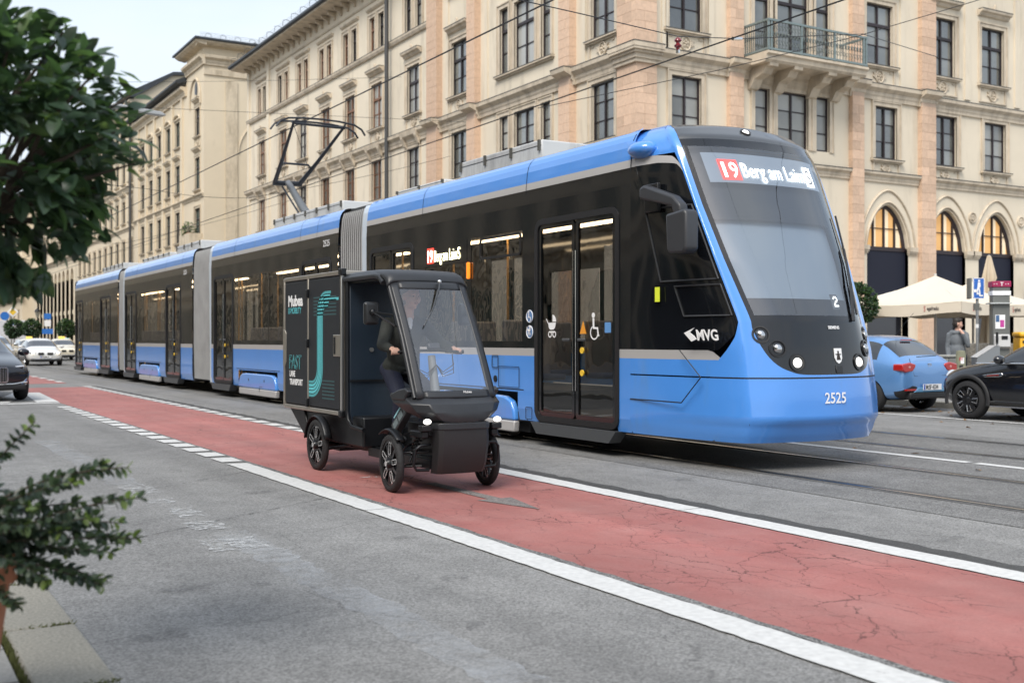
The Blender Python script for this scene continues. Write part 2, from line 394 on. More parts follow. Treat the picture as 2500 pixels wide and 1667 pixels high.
# the removed arrow in the bike lane
mb = MB(); pts = [(4.56, 9.4), (4.58, 8.2), (4.47, 8.2), (4.66, 7.5), (4.80, 8.2), (4.70, 8.2), (4.68, 9.4)]
mb.add([(a, b, .0095) for a, b in pts], [tuple(range(7))]); mb.build('arrow_patch', asphalt('arrow_grey', .215, .4, 0, (1.0, .90, .85)), lane)
mb = MB(); mb.add([(a, b, .0095) for a, b in ((4.2, 10.1), (4.75, 9.92), (4.8, 10.0), (4.3, 10.17))], [(0, 1, 2, 3)]); mb.build('arrow_patch', FADED, lane)
# flaked old markings in the near lane
for (x0, x1, y0, y1) in ((2.06, 2.3, 10.05, 10.75), (2.08, 2.28, 9.35, 9.62), (2.1, 2.3, 8.55, 9.05), (2.05, 2.3, 7.9, 8.3), (1.95, 2.32, 7.05, 7.5)):
    mark(x0, x1, y0, y1, .006, FADED, .03)
mark(2.12, 2.36, .5, 7.75, .005, GHOST, .03); mark(2.02, 2.30, 10.8, 16, .005, GHOST, .03)
# dark seams sawn across the near lane
SEAM = mat('seam_tar', (.05, .05, .05), .8)
for (xa, ya, xb, yb) in ((.9, 7.35, 3.42, 9.0), (1.0, 9.3, 3.4, 11.2)):
    mb = MB(); rr = random.Random(4); k = 40; pr = None
    for i in range(k+1):
        t = i/k; p = (xa+(xb-xa)*t+rr.uniform(-.012, .012), ya+(yb-ya)*t+rr.uniform(-.012, .012)); w = rr.choice((.0015, .002, .004, .0065))
        if pr: mb.quad((pr[0], pr[1]-w, .0045), (p[0], p[1]-w, .0045), (p[0], p[1]+w, .0045), (pr[0], pr[1]+w, .0045))
        pr = p
    mb.build('seam', SEAM, road)
# repair patches and oil blots
BLOT = worn_paint('oil_blot', .44, .95, 9, (.08, .08, .082))
for (x, y, a, b) in ((2.9, 5.6, .10, .08), (1.55, 6.1, .16, .11), (1.9, 6.0, .1, .06), (3.05, 9.6, .15, .1), (6.35, 5.0, .17, .07), (1.2, 5.2, .13, .1), (2.5, 4.6, .06, .06), (3.2, 6.9, .09, .06), (6.9, 8.4, .2, .1)):
    mb = MB(); k = 14
    mb.add([(x+a*math.cos(2*math.pi*i/k)*random.uniform(.7, 1.2), y+b*math.sin(2*math.pi*i/k)*random.uniform(.7, 1.2), .0105) for i in range(k)], [tuple(range(k))]); mb.build('oil_blot', BLOT, road)

# tram rails set in the road
STEEL = mat('rail_steel', (.42, .42, .43), .22, 1, vary=(3, .15)); GROOVE = mat('rail_groove', (.015, .015, .016), .7); TAR = asphalt('rail_tar', .105, .3)
SILV = mat('rail_shiny', (.75, .75, .76), .15, 1)
for x, lab, st in ((7.95, 'nearest grooved tram rail, running under the front of the blue tram', GROOVE), (9.45, 'second grooved tram rail, on the far side of the blue tram', STEEL),
               (11.33, 'dull grooved rail of the empty track just past the white line', GROOVE), (12.80, 'bright shiny rail of the empty track nearest the parked cars', SILV)):
    t = thing('tram_rail', lab, 'rail', (x, 10, 0), group='tram rails in the road')
    mb = MB(); mb.quad((x-.11, -40, .007), (x+.11, -40, .007), (x+.11, 300, .007), (x-.11, 300, .007)); mb.build('tar_strip', TAR, t)
    mb = MB(); mb.box(x-.05, x+.012, -40, 300, .0, .012); mb.build('rail_head', STEEL if st is GROOVE else st, t)
    mb = MB(); mb.quad((x+.014, -40, .010), (x+.05, -40, .010), (x+.05, 300, .010), (x+.014, 300, .010)); mb.build('groove', GROOVE, t)

# near pavement: granite kerb stones and slabs
GRAN = mat('granite', (.27, .255, .215), .85, vary=(70, .45), bump=(120, .6, .004)); SLAB = mat('paving_slab', (.27, .265, .25), .85, vary=(60, .25), bump=(90, .4, .003), rnd=.1)
MOSS = mat('moss', (.09, .10, .03), .95, vary=(40, .5))
pav = struct(sheet('pavement', -18, .80, -40, 420, -.02, DIRT))
ys = [-2.6+.965*i for i in range(14)]
ys = [4.27+.965*(i-7) for i in range(40)]
for a in ys:
    mb = MB(); mb.box(.545, .83, a+.006, a+.955, -.04, .10); mb.build('kerb_stone', GRAN, pav, bevel=.012)
sl = MB(); sl.box(-.22, .22, -.24, .24, -.04, .095); slm = sl.mesh('slab', SLAB)
for i in range(2):
    for a in range(24):
        o = link('slab', slm, pav); o.location = (.29-.46*i, 1.2+.5*a+.25*i, 0)
mb = MB(); mb.box(-18, -.42, -40, 420, -.05, .09); mb.box(-.42, .545, -40, .9, -.05, .09); mb.box(-.42, .545, 13, 420, -.05, .09); mb.build('pavement_surface', SLAB, pav)
mb = MB(); rr = random.Random(3)
for a in ys[5:14]:
    for i in range(45):
        x = .83-abs(rr.gauss(0, .09)); yy = a+rr.gauss(0, .014); h = rr.uniform(.003, .013)
        mb.tube([(x, yy, .095), (x+rr.uniform(-.02, .02), yy+rr.uniform(-.02, .02), .097+h)], [.004, .001], 3)
for i in range(700):
    yy = rr.uniform(3.2, 8); x = .533+rr.gauss(0, .007)
    mb.tube([(x, yy, .06), (x+rr.uniform(-.01, .01), yy+rr.uniform(-.01, .01), .095+rr.uniform(0, .012))], [.005, .002], 3)
mo = mb.build('moss_tufts', MOSS); struct(mo, 'stuff'); tag(mo, 'moss growing in the joints of the granite kerb', 'moss')

# far pavement
CONC = mat('far_paving', (.24, .235, .225), .85, vary=(2, .2), bump=(30, .3, .004))
far = struct(sheet('far_pavement', 18.62, 120, -60, 420, .12, CONC))
for i in range(26):
    a = -4+1.5*i; mb = MB(); mb.box(18.42, 18.62, a+.006, a+1.494, -.04, .122); mb.build('kerb_stone', GRAN, far, bevel=.01)
mb = MB(); mb.box(18.42, 18.62, 35.1, 420, -.04, .122); mb.box(18.42, 18.62, -60, -4.1, -.04, .122); mb.build('kerb_run', GRAN, far)
# fallen leaves along the far kerb
LEAFB = mat('dry_leaf', (.27, .15, .06), .8, rnd=.2, vary=(9, .5))
mb = MB(); rr = random.Random(9)
for i in range(420):
    y = rr.uniform(6, 24); x = rr.choice((rr.gauss(18.1, .22), rr.gauss(17.2, .6), rr.uniform(10.5, 18))) if i % 4 else rr.uniform(9.9, 16)
    if i % 5 == 0 or x > 16: 
        s_ = rr.uniform(.03, .065); a = rr.uniform(0, 6.3); c, s2 = math.cos(a)*s_, math.sin(a)*s_; h = rr.uniform(.012, .03)
        mb.add([(x-c, y-s2, .012), (x+s2*.5, y-c*.5, .012+h), (x+c, y+s2, .014), (x-s2*.5, y+c*.5, .012+h*.5)], [(0, 1, 2, 3)])
lf = mb.build('fallen_leaves', LEAFB); struct(lf, 'stuff'); tag(lf, 'dry brown leaves scattered along the far kerb', 'leaves')
# ---------------------------------------------------------------- tram
BLUE = mat('tram_blue', (.072, .275, .75), .28, 0, vary=(.8, .05), wear=(2.2, .56, 1.0, (.13, .26, .46)), coat=1, spec=.5, bump=(.9, .12, .02))
SILVER = mat('tram_silver', (.52, .51, .50), .35, .3, coat=.3); BLK = mat('tram_black', (.006, .007, .009), .10, 0, coat=.55, spec=.4, bump=(1.3, .30, .02))
RUB = mat('rubber', (.012, .012, .013), .5); DGREY = mat('tram_darkgrey', (.06, .065, .07), .45); LGREY = mat('roof_box_grey', (.52, .53, .53), .5, .1, wear=(3, .5, .75, (.25, .25, .25)))
BELL = mat('bellows_grey', (.29, .295, .295), .6, vary=(2, .15)); SEAMB = mat('panel_gap', (.006, .008, .012), .6)
TG = glass('tram_glass', (.42, .42, .42), 2.0, .01, .45); DG = glass('door_glass', (.45, .45, .45), 1.7, .01, .08)
WSG = glass('windshield_glass', (.70, .74, .78), 2.4, .01, .02)
INTW = mat('tram_inner_light', (.42, .40, .37), .6); INTD = mat('tram_inner_dark', (.035, .037, .042), .7); SEATM = mat('tram_seat', (.03, .05, .12), .8); SEATG = mat('seat_shell', (.22, .21, .22), .4)
POLE = mat('grab_pole', (.75, .42, .12), .4); LED = mat('ceiling_light', (1, .85, .6), .5, emit=((1, .75, .45), 5.5)); WHT = mat('sticker_white', (.85, .85, .85), .5); YEL = mat('button_yellow', (.85, .55, .05), .35)
CHROME = mat('chrome', (.7, .7, .7), .12, 1); MIRR = mat('mirror_housing', (.035, .037, .042), .42)
LEDW = mat('led_white', (.9, .9, .85), .5, emit=((1, .97, .88), 2.2)); LEDR = mat('led_red', (.8, .05, .04), .5, emit=((1, .06, .035), 1.0)); LEDY = mat('led_yellow', (.9, .9, .5), .5, emit=((1, .92, .55), 2.5))
TC = 8.65
def sx(z): return lerp([(.12, .06), (.3, .03), (.45, 0), (3.1, 0), (3.3, .008), (3.42, .018), (3.52, .03), (3.6, .05), (3.66, .085), (3.71, .14), (3.745, .24), (3.765, .5), (3.77, 1.15)], z)
tram = thing('tram', 'long blue and black articulated tram with pantograph, heading towards the camera', 'tram', (8.65, 28, 0))
FONTS = {}
DOT = {'B':"11110 10001 10001 11110 10001 10001 11110",'e':"00000 00000 01110 10001 11111 10000 01111",'r':"00000 00000 10110 11001 10000 10000 10000",'g':"00000 01111 10001 10001 01111 00001 01110",
 'a':"00000 00000 01110 00001 01111 10001 01111",'m':"00000 00000 11010 10101 10101 10101 10101",'L':"10000 10000 10000 10000 10000 10000 11111",'i':"010 000 110 010 010 010 111",'1':"00100 01100 10100 00100 00100 00100 00100",
 '9':"01110 10001 10001 01111 00001 00010 01100",'S':"01111 10000 10000 01110 00001 00001 11110",' ':"00 00 00 00 00 00 00",'2':"01110 10001 00001 00110 01000 10000 11111"}
def led_sign(parent, fn, h, segs, name='led_lettering'):
    """dot matrix lettering: fn(a, b) -> point for a in metres along the text and b up; segs = (text, material, background or None)"""
    p = h/7; a = 0
    for txt, m, bgm, k in segs:
        mb = MB(); a0 = a-p*.6
        for ch in txt:
            rows = DOT[ch].split()
            for r_, row in enumerate(rows):
                for c_, v in enumerate(row):
                    if v == '1':
                        x0, z0 = a+c_*p*k, (6-r_)*p
                        mb.quad(fn(x0-p*.12*k, z0, .004), fn(x0+p*1.02*k, z0, .004), fn(x0+p*1.02*k, z0+p*.9, .004), fn(x0-p*.12*k, z0+p*.9, .004))
            a += (len(rows[0])+1.1)*p*k
        mb.build(name, m, parent)
        if bgm:
            q = MB(); q.grid(lambda s_, t_: fn(a0+(a-p*.4*k-a0)*s_, -p+(h+2*p)*t_, .002), 8, 1); q.build('led_panel', bgm, parent)
    return a
def side_pt(s):
    return lambda y, z: (TC+s*(1.15-sx(z)), y, z)
def seam(parent, s, y, z0, z1, w=.012):
    mb = MB(); f = side_pt(s); zs = [z0] + [q for q in (3.3, 3.42, 3.52, 3.6, 3.66, 3.7) if z0 < q < z1] + [z1]; e = Vector((s*.003, 0, 0))
    for a, b in zip(zs, zs[1:]):
        mb.quad(Vector(f(y-w/2, a))+e, Vector(f(y+w/2, a))+e, Vector(f(y+w/2, b))+e, Vector(f(y-w/2, b))+e)
    mb.build('panel_gap', SEAMB, parent)
def hseam(parent, s, y0, y1, z, w=.012):
    mb = MB(); f = side_pt(s); e = Vector((s*.003, 0, 0))
    mb.quad(Vector(f(y0, z-w/2))+e, Vector(f(y1, z-w/2))+e, Vector(f(y1, z+w/2))+e, Vector(f(y0, z+w/2))+e); mb.build('panel_gap', SEAMB, parent)
def door(parent, s, y0, y1, stickers=False, near=True):
    """double leaf door in the side s between y0 and y1"""
    X = TC+s*1.15; w = y1-y0; c = (y0+y1)/2; h = 2.57; z0 = .31
    M = Matrix.Translation((X+s*.012, c, z0)) @ (Matrix(((0,s*-1,0,0),(-1,0,0,0),(0,0,1,0),(0,0,0,1))) if s < 0 else Matrix(((0,-1,0,0),(1,0,0,0),(0,0,1,0),(0,0,0,1))))
    mb = MB(); mb.rring(w+.02, h, .16, .075, .06, 0, M); D = mb.build('door', RUB, parent, smooth=40)
    for q in (-1, 1):
        lf = MB(); a0, a1 = (-(w/2-.07), -.012) if q < 0 else (.012, w/2-.07)
        lw = a1-a0; Ml = M @ Matrix.Translation(((a0+a1)/2, .016, .07))
        lf.rring(lw, h-.14, .07, .06, .03, 0, Ml); LF = lf.build('door_leaf', BLK, D, smooth=40)
        g = MB(); g.add([(x, .02, z) for x, z in rrect(lw-.1, h-.24, .05)], [tuple(range(24))], 0, Ml @ Matrix.Translation((0, 0, .05))); g.build('door_pane', DG, D)
        if near:
            b = MB(); xr = -.035*q + (a1 if q < 0 else a0); b.tube([(xr, -.01, .35), (xr, -.01, 2.05)], .012, 6, 0, True, Ml @ Matrix.Translation((-(a0+a1)/2, 0, 0))); b.build('handrail', CHROME, D, smooth=60)
    st = MB(); st.prism([(-w/2+.12, .16), (w/2-.12, .16), (w/2+.02, .30), (-w/2-.02, .30)], -.05, .12, 'y', 0, Matrix.Translation((0, 0, -.31)) if False else M @ Matrix.Translation((0, 0, -.31))); st.build('door_step', DGREY, D)
    if near:
        fl = MB()
        for zz, mm in ((.91, 0), (.64, 0)): fl = MB(); fl.lathe([(.038, -.015), (.038, 0), (.03, .0)][::-1], 14, (0, 0, 0), 'y', 0, M @ Matrix.Translation((.17, .012, zz))); fl.build('door_button', YEL, D, smooth=40)
        hd = MB()
        for xx in (-.17, .17): hd = MB(); hd.box(xx-.075, xx+.075, -.02, .012, 1.02, 1.055, 0, M); hd.build('door_handle', DGREY, D, bevel=.008)
    return D, M
def wheelchair(mb, M):
    mb.lathe([(.0, -.001), (.055, -.001), (.055, 0), (0, 0)], 16, (.0, 0, .42), 'y', 0, M)
    mb.tube([(0, 0, .36), (.01, 0, .17), (.14, 0, .165), (.17, 0, .02), (.2, 0, .02)], [.035, .035, .03, .022, .02], 6, 0, True, M @ Matrix.Diagonal((1, .08, 1, 1)))
    ring = [(.03+.13*math.cos(R(a)), 0, .08+.13*math.sin(R(a))) for a in range(120, 390, 18)]
    mb.tube(ring, .016, 6, 0, True, M @ Matrix.Diagonal((1, .1, 1, 1)))
def pram(mb, M):
    mb.prism([(-.16, .18), (.13, .18), (.10, .08), (.04, .04), (-.08, .04), (-.13, .08)], -.001, 0, 'y', 0, M)
    mb.prism([(.01, .2)] + [(.01+.13*math.cos(R(a)), .2+.14*math.sin(R(a))) for a in range(0, 91, 10)], -.001, 0, 'y', 0, M)
    mb.tube([(-.16, 0, .17), (-.22, 0, .25), (-.24, 0, .25)], .012, 6, 0, True, M @ Matrix.Diagonal((1, .1, 1, 1)))
    for x in (-.09, .07): mb.tube([(x+.055*math.cos(R(a)), 0, -.055+.055*math.sin(R(a))) for a in range(0, 360, 24)], .014, 6, 0, False, M @ Matrix.Diagonal((1, .1, 1, 1)), True)
    mb.box(-.09, .07, -.001, 0, -.02, .01, 0, M)
def skirt(parent, s, y0, y1):
    """bogie fairing"""
    X = TC+s*1.15; c = (y0+y1)/2; w = y1-y0
    pts = [(-w/2+.02, .13), (w/2-.02, .13), (w/2, .25), (w/2-.02, .42), (w/2-.10, .54), (w/2-.26, .595), (w/2-.5, .605), (-w/2+.5, .605), (-w/2+.26, .595), (-w/2+.10, .54), (-w/2+.02, .42), (-w/2, .25)]
    M = Matrix.Translation((X+s*.005, c, 0)) @ Matrix(((0,-1,0,0),(-1 if s < 0 else 1,0,0,0),(0,0,1,0),(0,0,0,1)))
    if s < 0: M = Matrix.Translation((X-.02, c, 0)) @ Matrix(((0,1,0,0),(-1,0,0,0),(0,0,1,0),(0,0,0,1)))
    up = [(x, z) for x, z in pts if z > .24]; up = [(w/2, .28)] + [p for p in pts if p[1] > .3] + [(-w/2, .28)]
    mb = MB(); mb.prism(up, 0, .10, 'y', 0, M); F = mb.build('bogie_fairing', BLUE, parent, bevel=.03, seg=3)
    mb = MB(); mb.prism([(-w/2+.02, .13), (w/2-.02, .13), (w/2-.002, .277), (-w/2+.002, .277)], .004, .10, 'y', 0, M); mb.build('fairing_base', SILVER, F, bevel=.02)
    mb = MB()
    for x in (-.55, .55): mb.box(x-.02, x+.02, -.006, .01, .44, .49, 0, M)
    mb.box(.2, .45, -.003, .01, .33, .338, 0, M); mb.box(.2, .207, -.003, .01, .22, .338, 0, M); mb.build('fairing_latch', DGREY, F)
    wl = MB()
    for q in (-.62, .62):
        wl = MB(); wl.lathe([(.0, -.06), (.2, -.06), (.29, -.05), (.30, .06), (.0, .06)], 20, (X-s*.42, c+q, .30), 'x'); wl.build('bogie_wheel', mat('tram_wheel', (.05, .045, .04), .5, .6), parent, smooth=40)
def car(y0, y1, doors, wins, sk, roofs, seams, nearonly=()):
    for s in (-1, 1):
        f = side_pt(s); X = TC+s*1.15
        dh = [(a+.05, b-.05, .2, 2.83) for a, b in doors]; wh = [(a, b, 1.33, zt) for a, b, zt in wins]
        sh = [(a-.07, b+.07, .1, .665) for a, b in sk]
        def part(nm, zs, holes, m):
            cuts = [y0, y1]
            if nm != 'window_band' and nm[:5] == 'lower': cuts = sorted([y0, y1] + [q for a, b in doors for q in (a+.05, b-.05)])
            for c0, c1 in zip(cuts, cuts[1:]):
                if any(a+.05 <= (c0+c1)/2 <= b-.05 for a, b in doors) and len(cuts) > 2 or c1-c0 < .02: continue
                mb = MB(); holed(mb, (c0, c1), zs, [h for h in holes if h[0] < c1 and h[1] > c0], f); o = mb.build(nm, m, tram, smooth=30)
            return o
        part('lower_panel', (.30, .45, 1.14), dh+sh, BLUE); part('lower_stripe', (1.14, 1.24), dh, SILVER)
        band = part('window_band', (1.24, 3.1, 3.285), dh+wh, BLK); part('upper_stripe', (3.285, 3.375), [], SILVER)
        part('roof_band', (3.375, 3.42, 3.47, 3.52, 3.56, 3.6, 3.63, 3.66, 3.69, 3.71, 3.73), [], BLUE)
        for a, b, zt in wins:
            mb = MB(); x = X-s*.006; mb.quad((x, a, 1.33), (x, b, 1.33), (x, b, zt), (x, a, zt)); mb.build('window', TG, tram)
        for a, b in doors: door(tram, s, a, b, near=s < 0)
        for a, b in sk: skirt(tram, s, a, b)
        if s < 0:
            for q in seams: seam(tram, s, q, .30, 3.73)
            for a, b in sk: hseam(tram, s, a-.22, b+.22, .695)
        # end posts
    mb = MB(); mb.grid(lambda u, v: (TC+(v*2-1)*.955, y0+(y1-y0)*u, 3.73+.05*(1-(v*2-1)**2)), 1, 10); mb.build('roof', LGREY, tram, smooth=60)
    mb = MB(); mb.box(TC-1.1, TC+1.1, y0, y1, .28, .40); mb.build('floor', INTD, tram)
    mb = MB(); mb.box(TC-1.08, TC+1.08, y0, y1, 3.02, 3.06); mb.build('ceiling', INTW, tram)
    for x in (-.42, .42):
        mb = MB(); mb.box(TC+x-.05, TC+x+.05, y0+.4, y1-.4, 2.985, 3.018); mb.build('ceiling_light', LED, tram)
    mb = MB()
    for (a, b) in ((y0, 1), (y1, -1)):
        mb.box(TC-1.12, TC-.62, min(a, a+.06*b), max(a, a+.06*b), .4, 3.02); mb.box(TC+.62, TC+1.12, min(a, a+.06*b), max(a, a+.06*b), .4, 3.02)
    mb.build('end_wall', INTD, tram)
    # dark bogie space
    mb = MB()
    for a, b in sk: mb.box(TC-.95, TC+.95, a-.06, b+.06, .12, .66)
    mb.build('bogie_well', INTD, tram)
    # seats and poles
    for a, b, zt in wins:
        if b-a < 1.2: continue
        k = max(1, int((b-a)/.85))
        for i in range(k):
            y = a+.45+i*.85
            if y > b-.2: continue
            for x in (TC-.68, TC+.68):
                mb = MB(); mb.box(x-.38, x+.38, y-.22, y+.22, .80, .88); mb.box(x-.38, x+.38, y+.18, y+.25, .85, 1.62, 1); sobj = mb.build('seat', [SEATM, SEATG], tram, bevel=.03)
    for a, b in doors:
        for x in (TC-.5, TC+.5):
            [MB().tube([(x, q, .4), (x, q, 3.02)], .018, 6).build('grab_pole', POLE, tram, smooth=60) for q in (a-.1, b+.1)]
    for (a, b, hh, latch) in roofs:
        mb = MB(); mb.prism([(a, 3.74), (b, 3.74), (b-.02, 3.74+hh), (a+.02, 3.74+hh)], TC-.82, TC+.82, 'x'); B = mb.build('roof_box', LGREY, tram, bevel=.02)
        n = max(2, int((b-a)/.55)); mb = MB()
        for i in range(n):
            y = a+.06+(b-a-.12)*i/(n-1); mb = MB(); mb.box(TC-.85, TC-.819, y-.02, y+.02, 3.74+hh*.45, 3.74+hh*.98); mb.build('latch', mat('latch_metal', (.12, .115, .10), .5, .5), B)
        mb = MB(); mb.box(TC-.824, TC-.819, a+.03, b-.03, 3.74+hh*.70, 3.74+hh*.73); mb.build('lid_gap', SEAMB, B)
car(10.15, 17.7, [(10.37, 12.19), (15.83, 17.54)], [(12.52, 13.93, 2.78), (14.05, 15.42, 2.45)], [(12.7, 15.3)], [(12.55, 14.9, .27, 1), (15.4, 17.2, .1, 0)], (12.43, 15.52))
car(19.0, 27.4, [(19.35, 20.95), (25.56, 27.17)], [(21.1, 22.9, 2.78), (22.98, 25.4, 2.78)], [(22.45, 25.05)], [(19.6, 23.6, .22, 1)], (20.1, 21.03, 25.48))
car(29.2, 37.75, [(30.42, 32.09), (35.99, 37.65)], [(32.2, 34.0, 2.78), (34.08, 35.9, 2.78)], [(32.9, 35.5)], [(29.6, 32.2, .25, 1), (33, 36.5, .16, 0)], (30.3, 32.15, 35.95))
car(38.8, 47.3, [(40.1, 41.94), (45.6, 47.2)], [(42.05, 43.8, 2.78), (43.9, 45.5, 2.78)], [(42.6, 45.2)], [(39.6, 43.2, .25, 1)], (40.0, 42.0, 45.55))
mb = MB(); mb.box(TC-1.12, TC+1.12, 47.3, 47.6, .3, 3.7); mb.build('rear_end', BLK, tram, bevel=.08, seg=3)
# gangway bellows: upright folds
for a, b in ((17.7, 19.0), (27.4, 29.2), (37.75, 38.8)):
    n = int((b-a-.3)/.085); y0 = a+.24
    for s in (-1, 1):
        bk = MB()
        for (z1, z2) in ((.34, 3.3), (3.3, 3.52), (3.52, 3.64)):
            x1, x2 = 1.115-sx(z1), 1.115-sx(z2); bk.quad((TC+s*x1, a+.2, z1), (TC+s*x1, b, z1), (TC+s*x2, b, z2), (TC+s*x2, a+.2, z2))
        bw = bk.build('gangway_bellows', mat('bellows_dark', (.05, .05, .052), .7), tram)
        for i in range(n):
            yc_ = y0+(b-.05-y0)*(i+.5)/n; mb = MB()
            mb.tube([(TC+s*(1.118-sx(z)), yc_, z) for z in (.35, 1.2, 2.2, 3.2, 3.4, 3.52, 3.62)], .017, 6); mb.build('bellows_fold', BELL, bw, smooth=60)
    for s in (-1, 1):
        mb = MB(); holed(mb, (a, a+.2), (.3, 3.1, 3.3, 3.42, 3.52, 3.6, 3.66), [], side_pt(s)); mb.build('gangway_panel', mat('gangway_pale', (.52, .60, .68), .3, coat=.5), tram, smooth=40)
    mb = MB(); mb.box(TC-.9, TC+.9, a, b, 3.6, 3.72); mb.build('gangway_roof', DGREY, tram)
    mb = MB(); mb.box(TC-.9, TC+.9, a, b, .3, .42); mb.build('gangway_floor', INTD, tram)
# lettering and stickers on the side (faces -X)
Xs = TC-1.15-.004
for y, z, sz in ((19.75, 3.08, .17), (30.1, 3.08, .17)): text_mesh('2525', sz, WHT, 'number_lettering', tram, MX(Xs, y, z))
sside = lambda a0: (lambda a, b, e: (Xs-.004-e, 15.30-a0-a, 2.52+b, ))
mb = MB(); mb.quad((Xs-.006, 15.32, 2.50), (Xs-.006, 15.10, 2.50), (Xs-.006, 15.10, 2.73), (Xs-.006, 15.32, 2.73)); mb.build('side_led_panel', LEDR, tram)
text_on(sside(0), '19', .17, .18, LEDW, 'side_sign_lettering', tram); text_on(sside(.22), 'Berg am Laim', .74, .17, LEDY, 'side_sign_lettering', tram); text_on(sside(.98), 'S', .08, .17, LEDY, 'side_sign_lettering', tram)
mb = MB(); mb.quad((Xs, 15.42, 2.45), (Xs, 14.05, 2.45), (Xs, 14.05, 2.78), (Xs, 15.42, 2.78)); mb.build('side_sign', BLK, tram)
mb = MB(); mb.rring(1.12, .30, .06, .03, .02, 0, Matrix.Translation((Xs-.012, 13.1, 2.46)) @ Matrix(((0,1,0,0),(-1,0,0,0),(0,0,1,0),(0,0,0,1)))); mb.build('hopper_frame', RUB, tram)
MW = lambda y, z: Matrix.Translation((Xs-.012, y, z)) @ Matrix(((0,1,0,0),(-1,0,0,0),(0,0,1,0),(0,0,0,1)))
mb = MB(); pram(mb, MW(11.76, 1.45) @ Matrix.Diagonal((.62, 1, .62, 1))); mb.build('pram_sign', WHT, tram)
mb = MB(); wheelchair(mb, MW(10.86, 1.385) @ Matrix.Diagonal((.6, 1, .6, 1))); mb.build('wheelchair_sign', WHT, tram)
mb = MB()
for z in (1.65, 1.45): mb.lathe([(0, -.001), (.085, -.001), (.085, .001)], 20, (Xs-.002, 12.32, z), 'x', 0)
mb.build('round_sticker', mat('sticker_blue', (.10, .22, .45), .5), tram)
mb = MB()
for z in (1.65, 1.45): 
    mb.tube([(Xs-.004, 12.32+.078*math.cos(R(a)), z+.078*math.sin(R(a))) for a in range(0, 360, 20)], .006, 4, 0, False, None, True)
wheelchair(mb, MW(12.33, 1.59) @ Matrix.Diagonal((.28, 1, .28, 1))); pram(mb, MW(12.32, 1.44) @ Matrix.Diagonal((.28, 1, .28, 1))); mb.build('sticker_print', WHT, tram)
mb = MB(); mb.box(Xs-.004, Xs, 10.52, 10.64, 1.43, 1.55); mb.build('blue_sticker', mat('sticker_sky', (.12, .3, .6), .5), tram)
mb = MB(); mb.prism([(11.16, 1.42), (11.02, 1.42), (11.09, 1.57)], Xs-.004, Xs-.001, 'x'); mb.build('warning_sticker', mat('sticker_orange', (.8, .32, .03), .5), tram)
mb = MB(); mb.prism([(y, z) for y, z in [(13.98+.028*math.cos(R(a)), 2.33+(.09 if 0 <= a < 180 else -.09)+.028*math.sin(R(a))) for a in range(0, 360, 20)]], Xs-.03, Xs, 'x'); mb.build('side_indicator', mat('amber_lens', (.9, .25, .02), .3, emit=((1, .25, .02), .5)), tram)
mb = MB(); mb.rring(.17, .17, .02, .008, .006, 0, MW(13.22, .97)); mb.lathe([(.035, -.01), (.045, -.01), (.045, 0)], 16, (Xs, 13.22, .82), 'x'); mb.build('filler_flap', SEAMB, tram)
mb = MB(); mb.rring(.55, .28, .015, .008, .004, 0, MW(12.85, .715)); mb.rring(.16, .16, .015, .008, .004, 0, MW(12.33, .32)); mb.build('hatch_gap', SEAMB, tram)
# ---- cab
ZT = [.30, .40, .47, .53, .75, .95, 1.25, 1.55, 2.18, 2.78, 3.2, 3.42, 3.56, 3.66, 3.72]
YC = [8.36, 8.29, 8.265, 8.20, 8.205, 8.22, 8.26, 8.33, 8.61, 8.90, 9.09, 9.21, 9.33, 9.52, 9.85]
DD = [.80, .815, .82, .835, .835, .83, .82, .80, .90, .95, .97, .975, .96, .90, .75]
YD = [8.50, 8.45, 8.43, 8.39, 8.41, 8.44, 8.49, 8.57, 8.86, 9.15, 9.34, 9.45, 9.55, 9.70, 9.95]
DP = [.93, .95, .955, .97, .97, .965, .96, .945, 1.0, 1.03, 1.045, 1.045, 1.02, .94, .78]
YP = [8.63, 8.58, 8.57, 8.535, 8.545, 8.57, 8.61, 8.69, 8.97, 9.25, 9.45, 9.60, 9.74, 9.88, 10.02]
def tabz(T, z):
    return float(np.interp(z, ZT, T))
def catmull(p0, p1, p2, p3, t):
    return 0.5*((2*p1)+(-p0+p2)*t+(2*p0-5*p1+4*p2-p3)*t*t+(-p0+3*p1-3*p2+p3)*t**3)
def nose(u, z):
    """u in -3..3: |u|=1 windscreen edge, 2 rear edge of the pillar, 3 cab seam at y=10.15 (u<0 is the near side)"""
    s = 1 if u >= 0 else -1; a = abs(u); w = 1.15-sx(z)
    yc, dd, yd, dp, yp = (tabz(T, z) for T in (YC, DD, YD, DP, YP))
    dd = min(dd, w-.03); dp = min(dp, w-.005)
    P = [Vector((-dd*.62, yc+.07)), Vector((0, yc)), Vector((dd*.62, yc+.058)), Vector((dd, yd)), Vector((dp, yp)), Vector((min(w, dp+.10), yp+.5)), Vector((w, 10.15)), Vector((w, 11.2))]
    # parameter -> control index
    k = lerp([(0, 1), (.62, 2), (1, 3), (2, 4), (2.45, 5), (3, 6)], a); i = min(int(k), 5); t = k-i
    q = catmull(P[i-1], P[i], P[i+1], P[i+2], t)
    x = max(0, q.x); dome = .085*max(0, min(1, (z-3.46)/.24))*(1-(x/1.12)**2)
    return Vector((TC+s*x, q.y, z+dome))
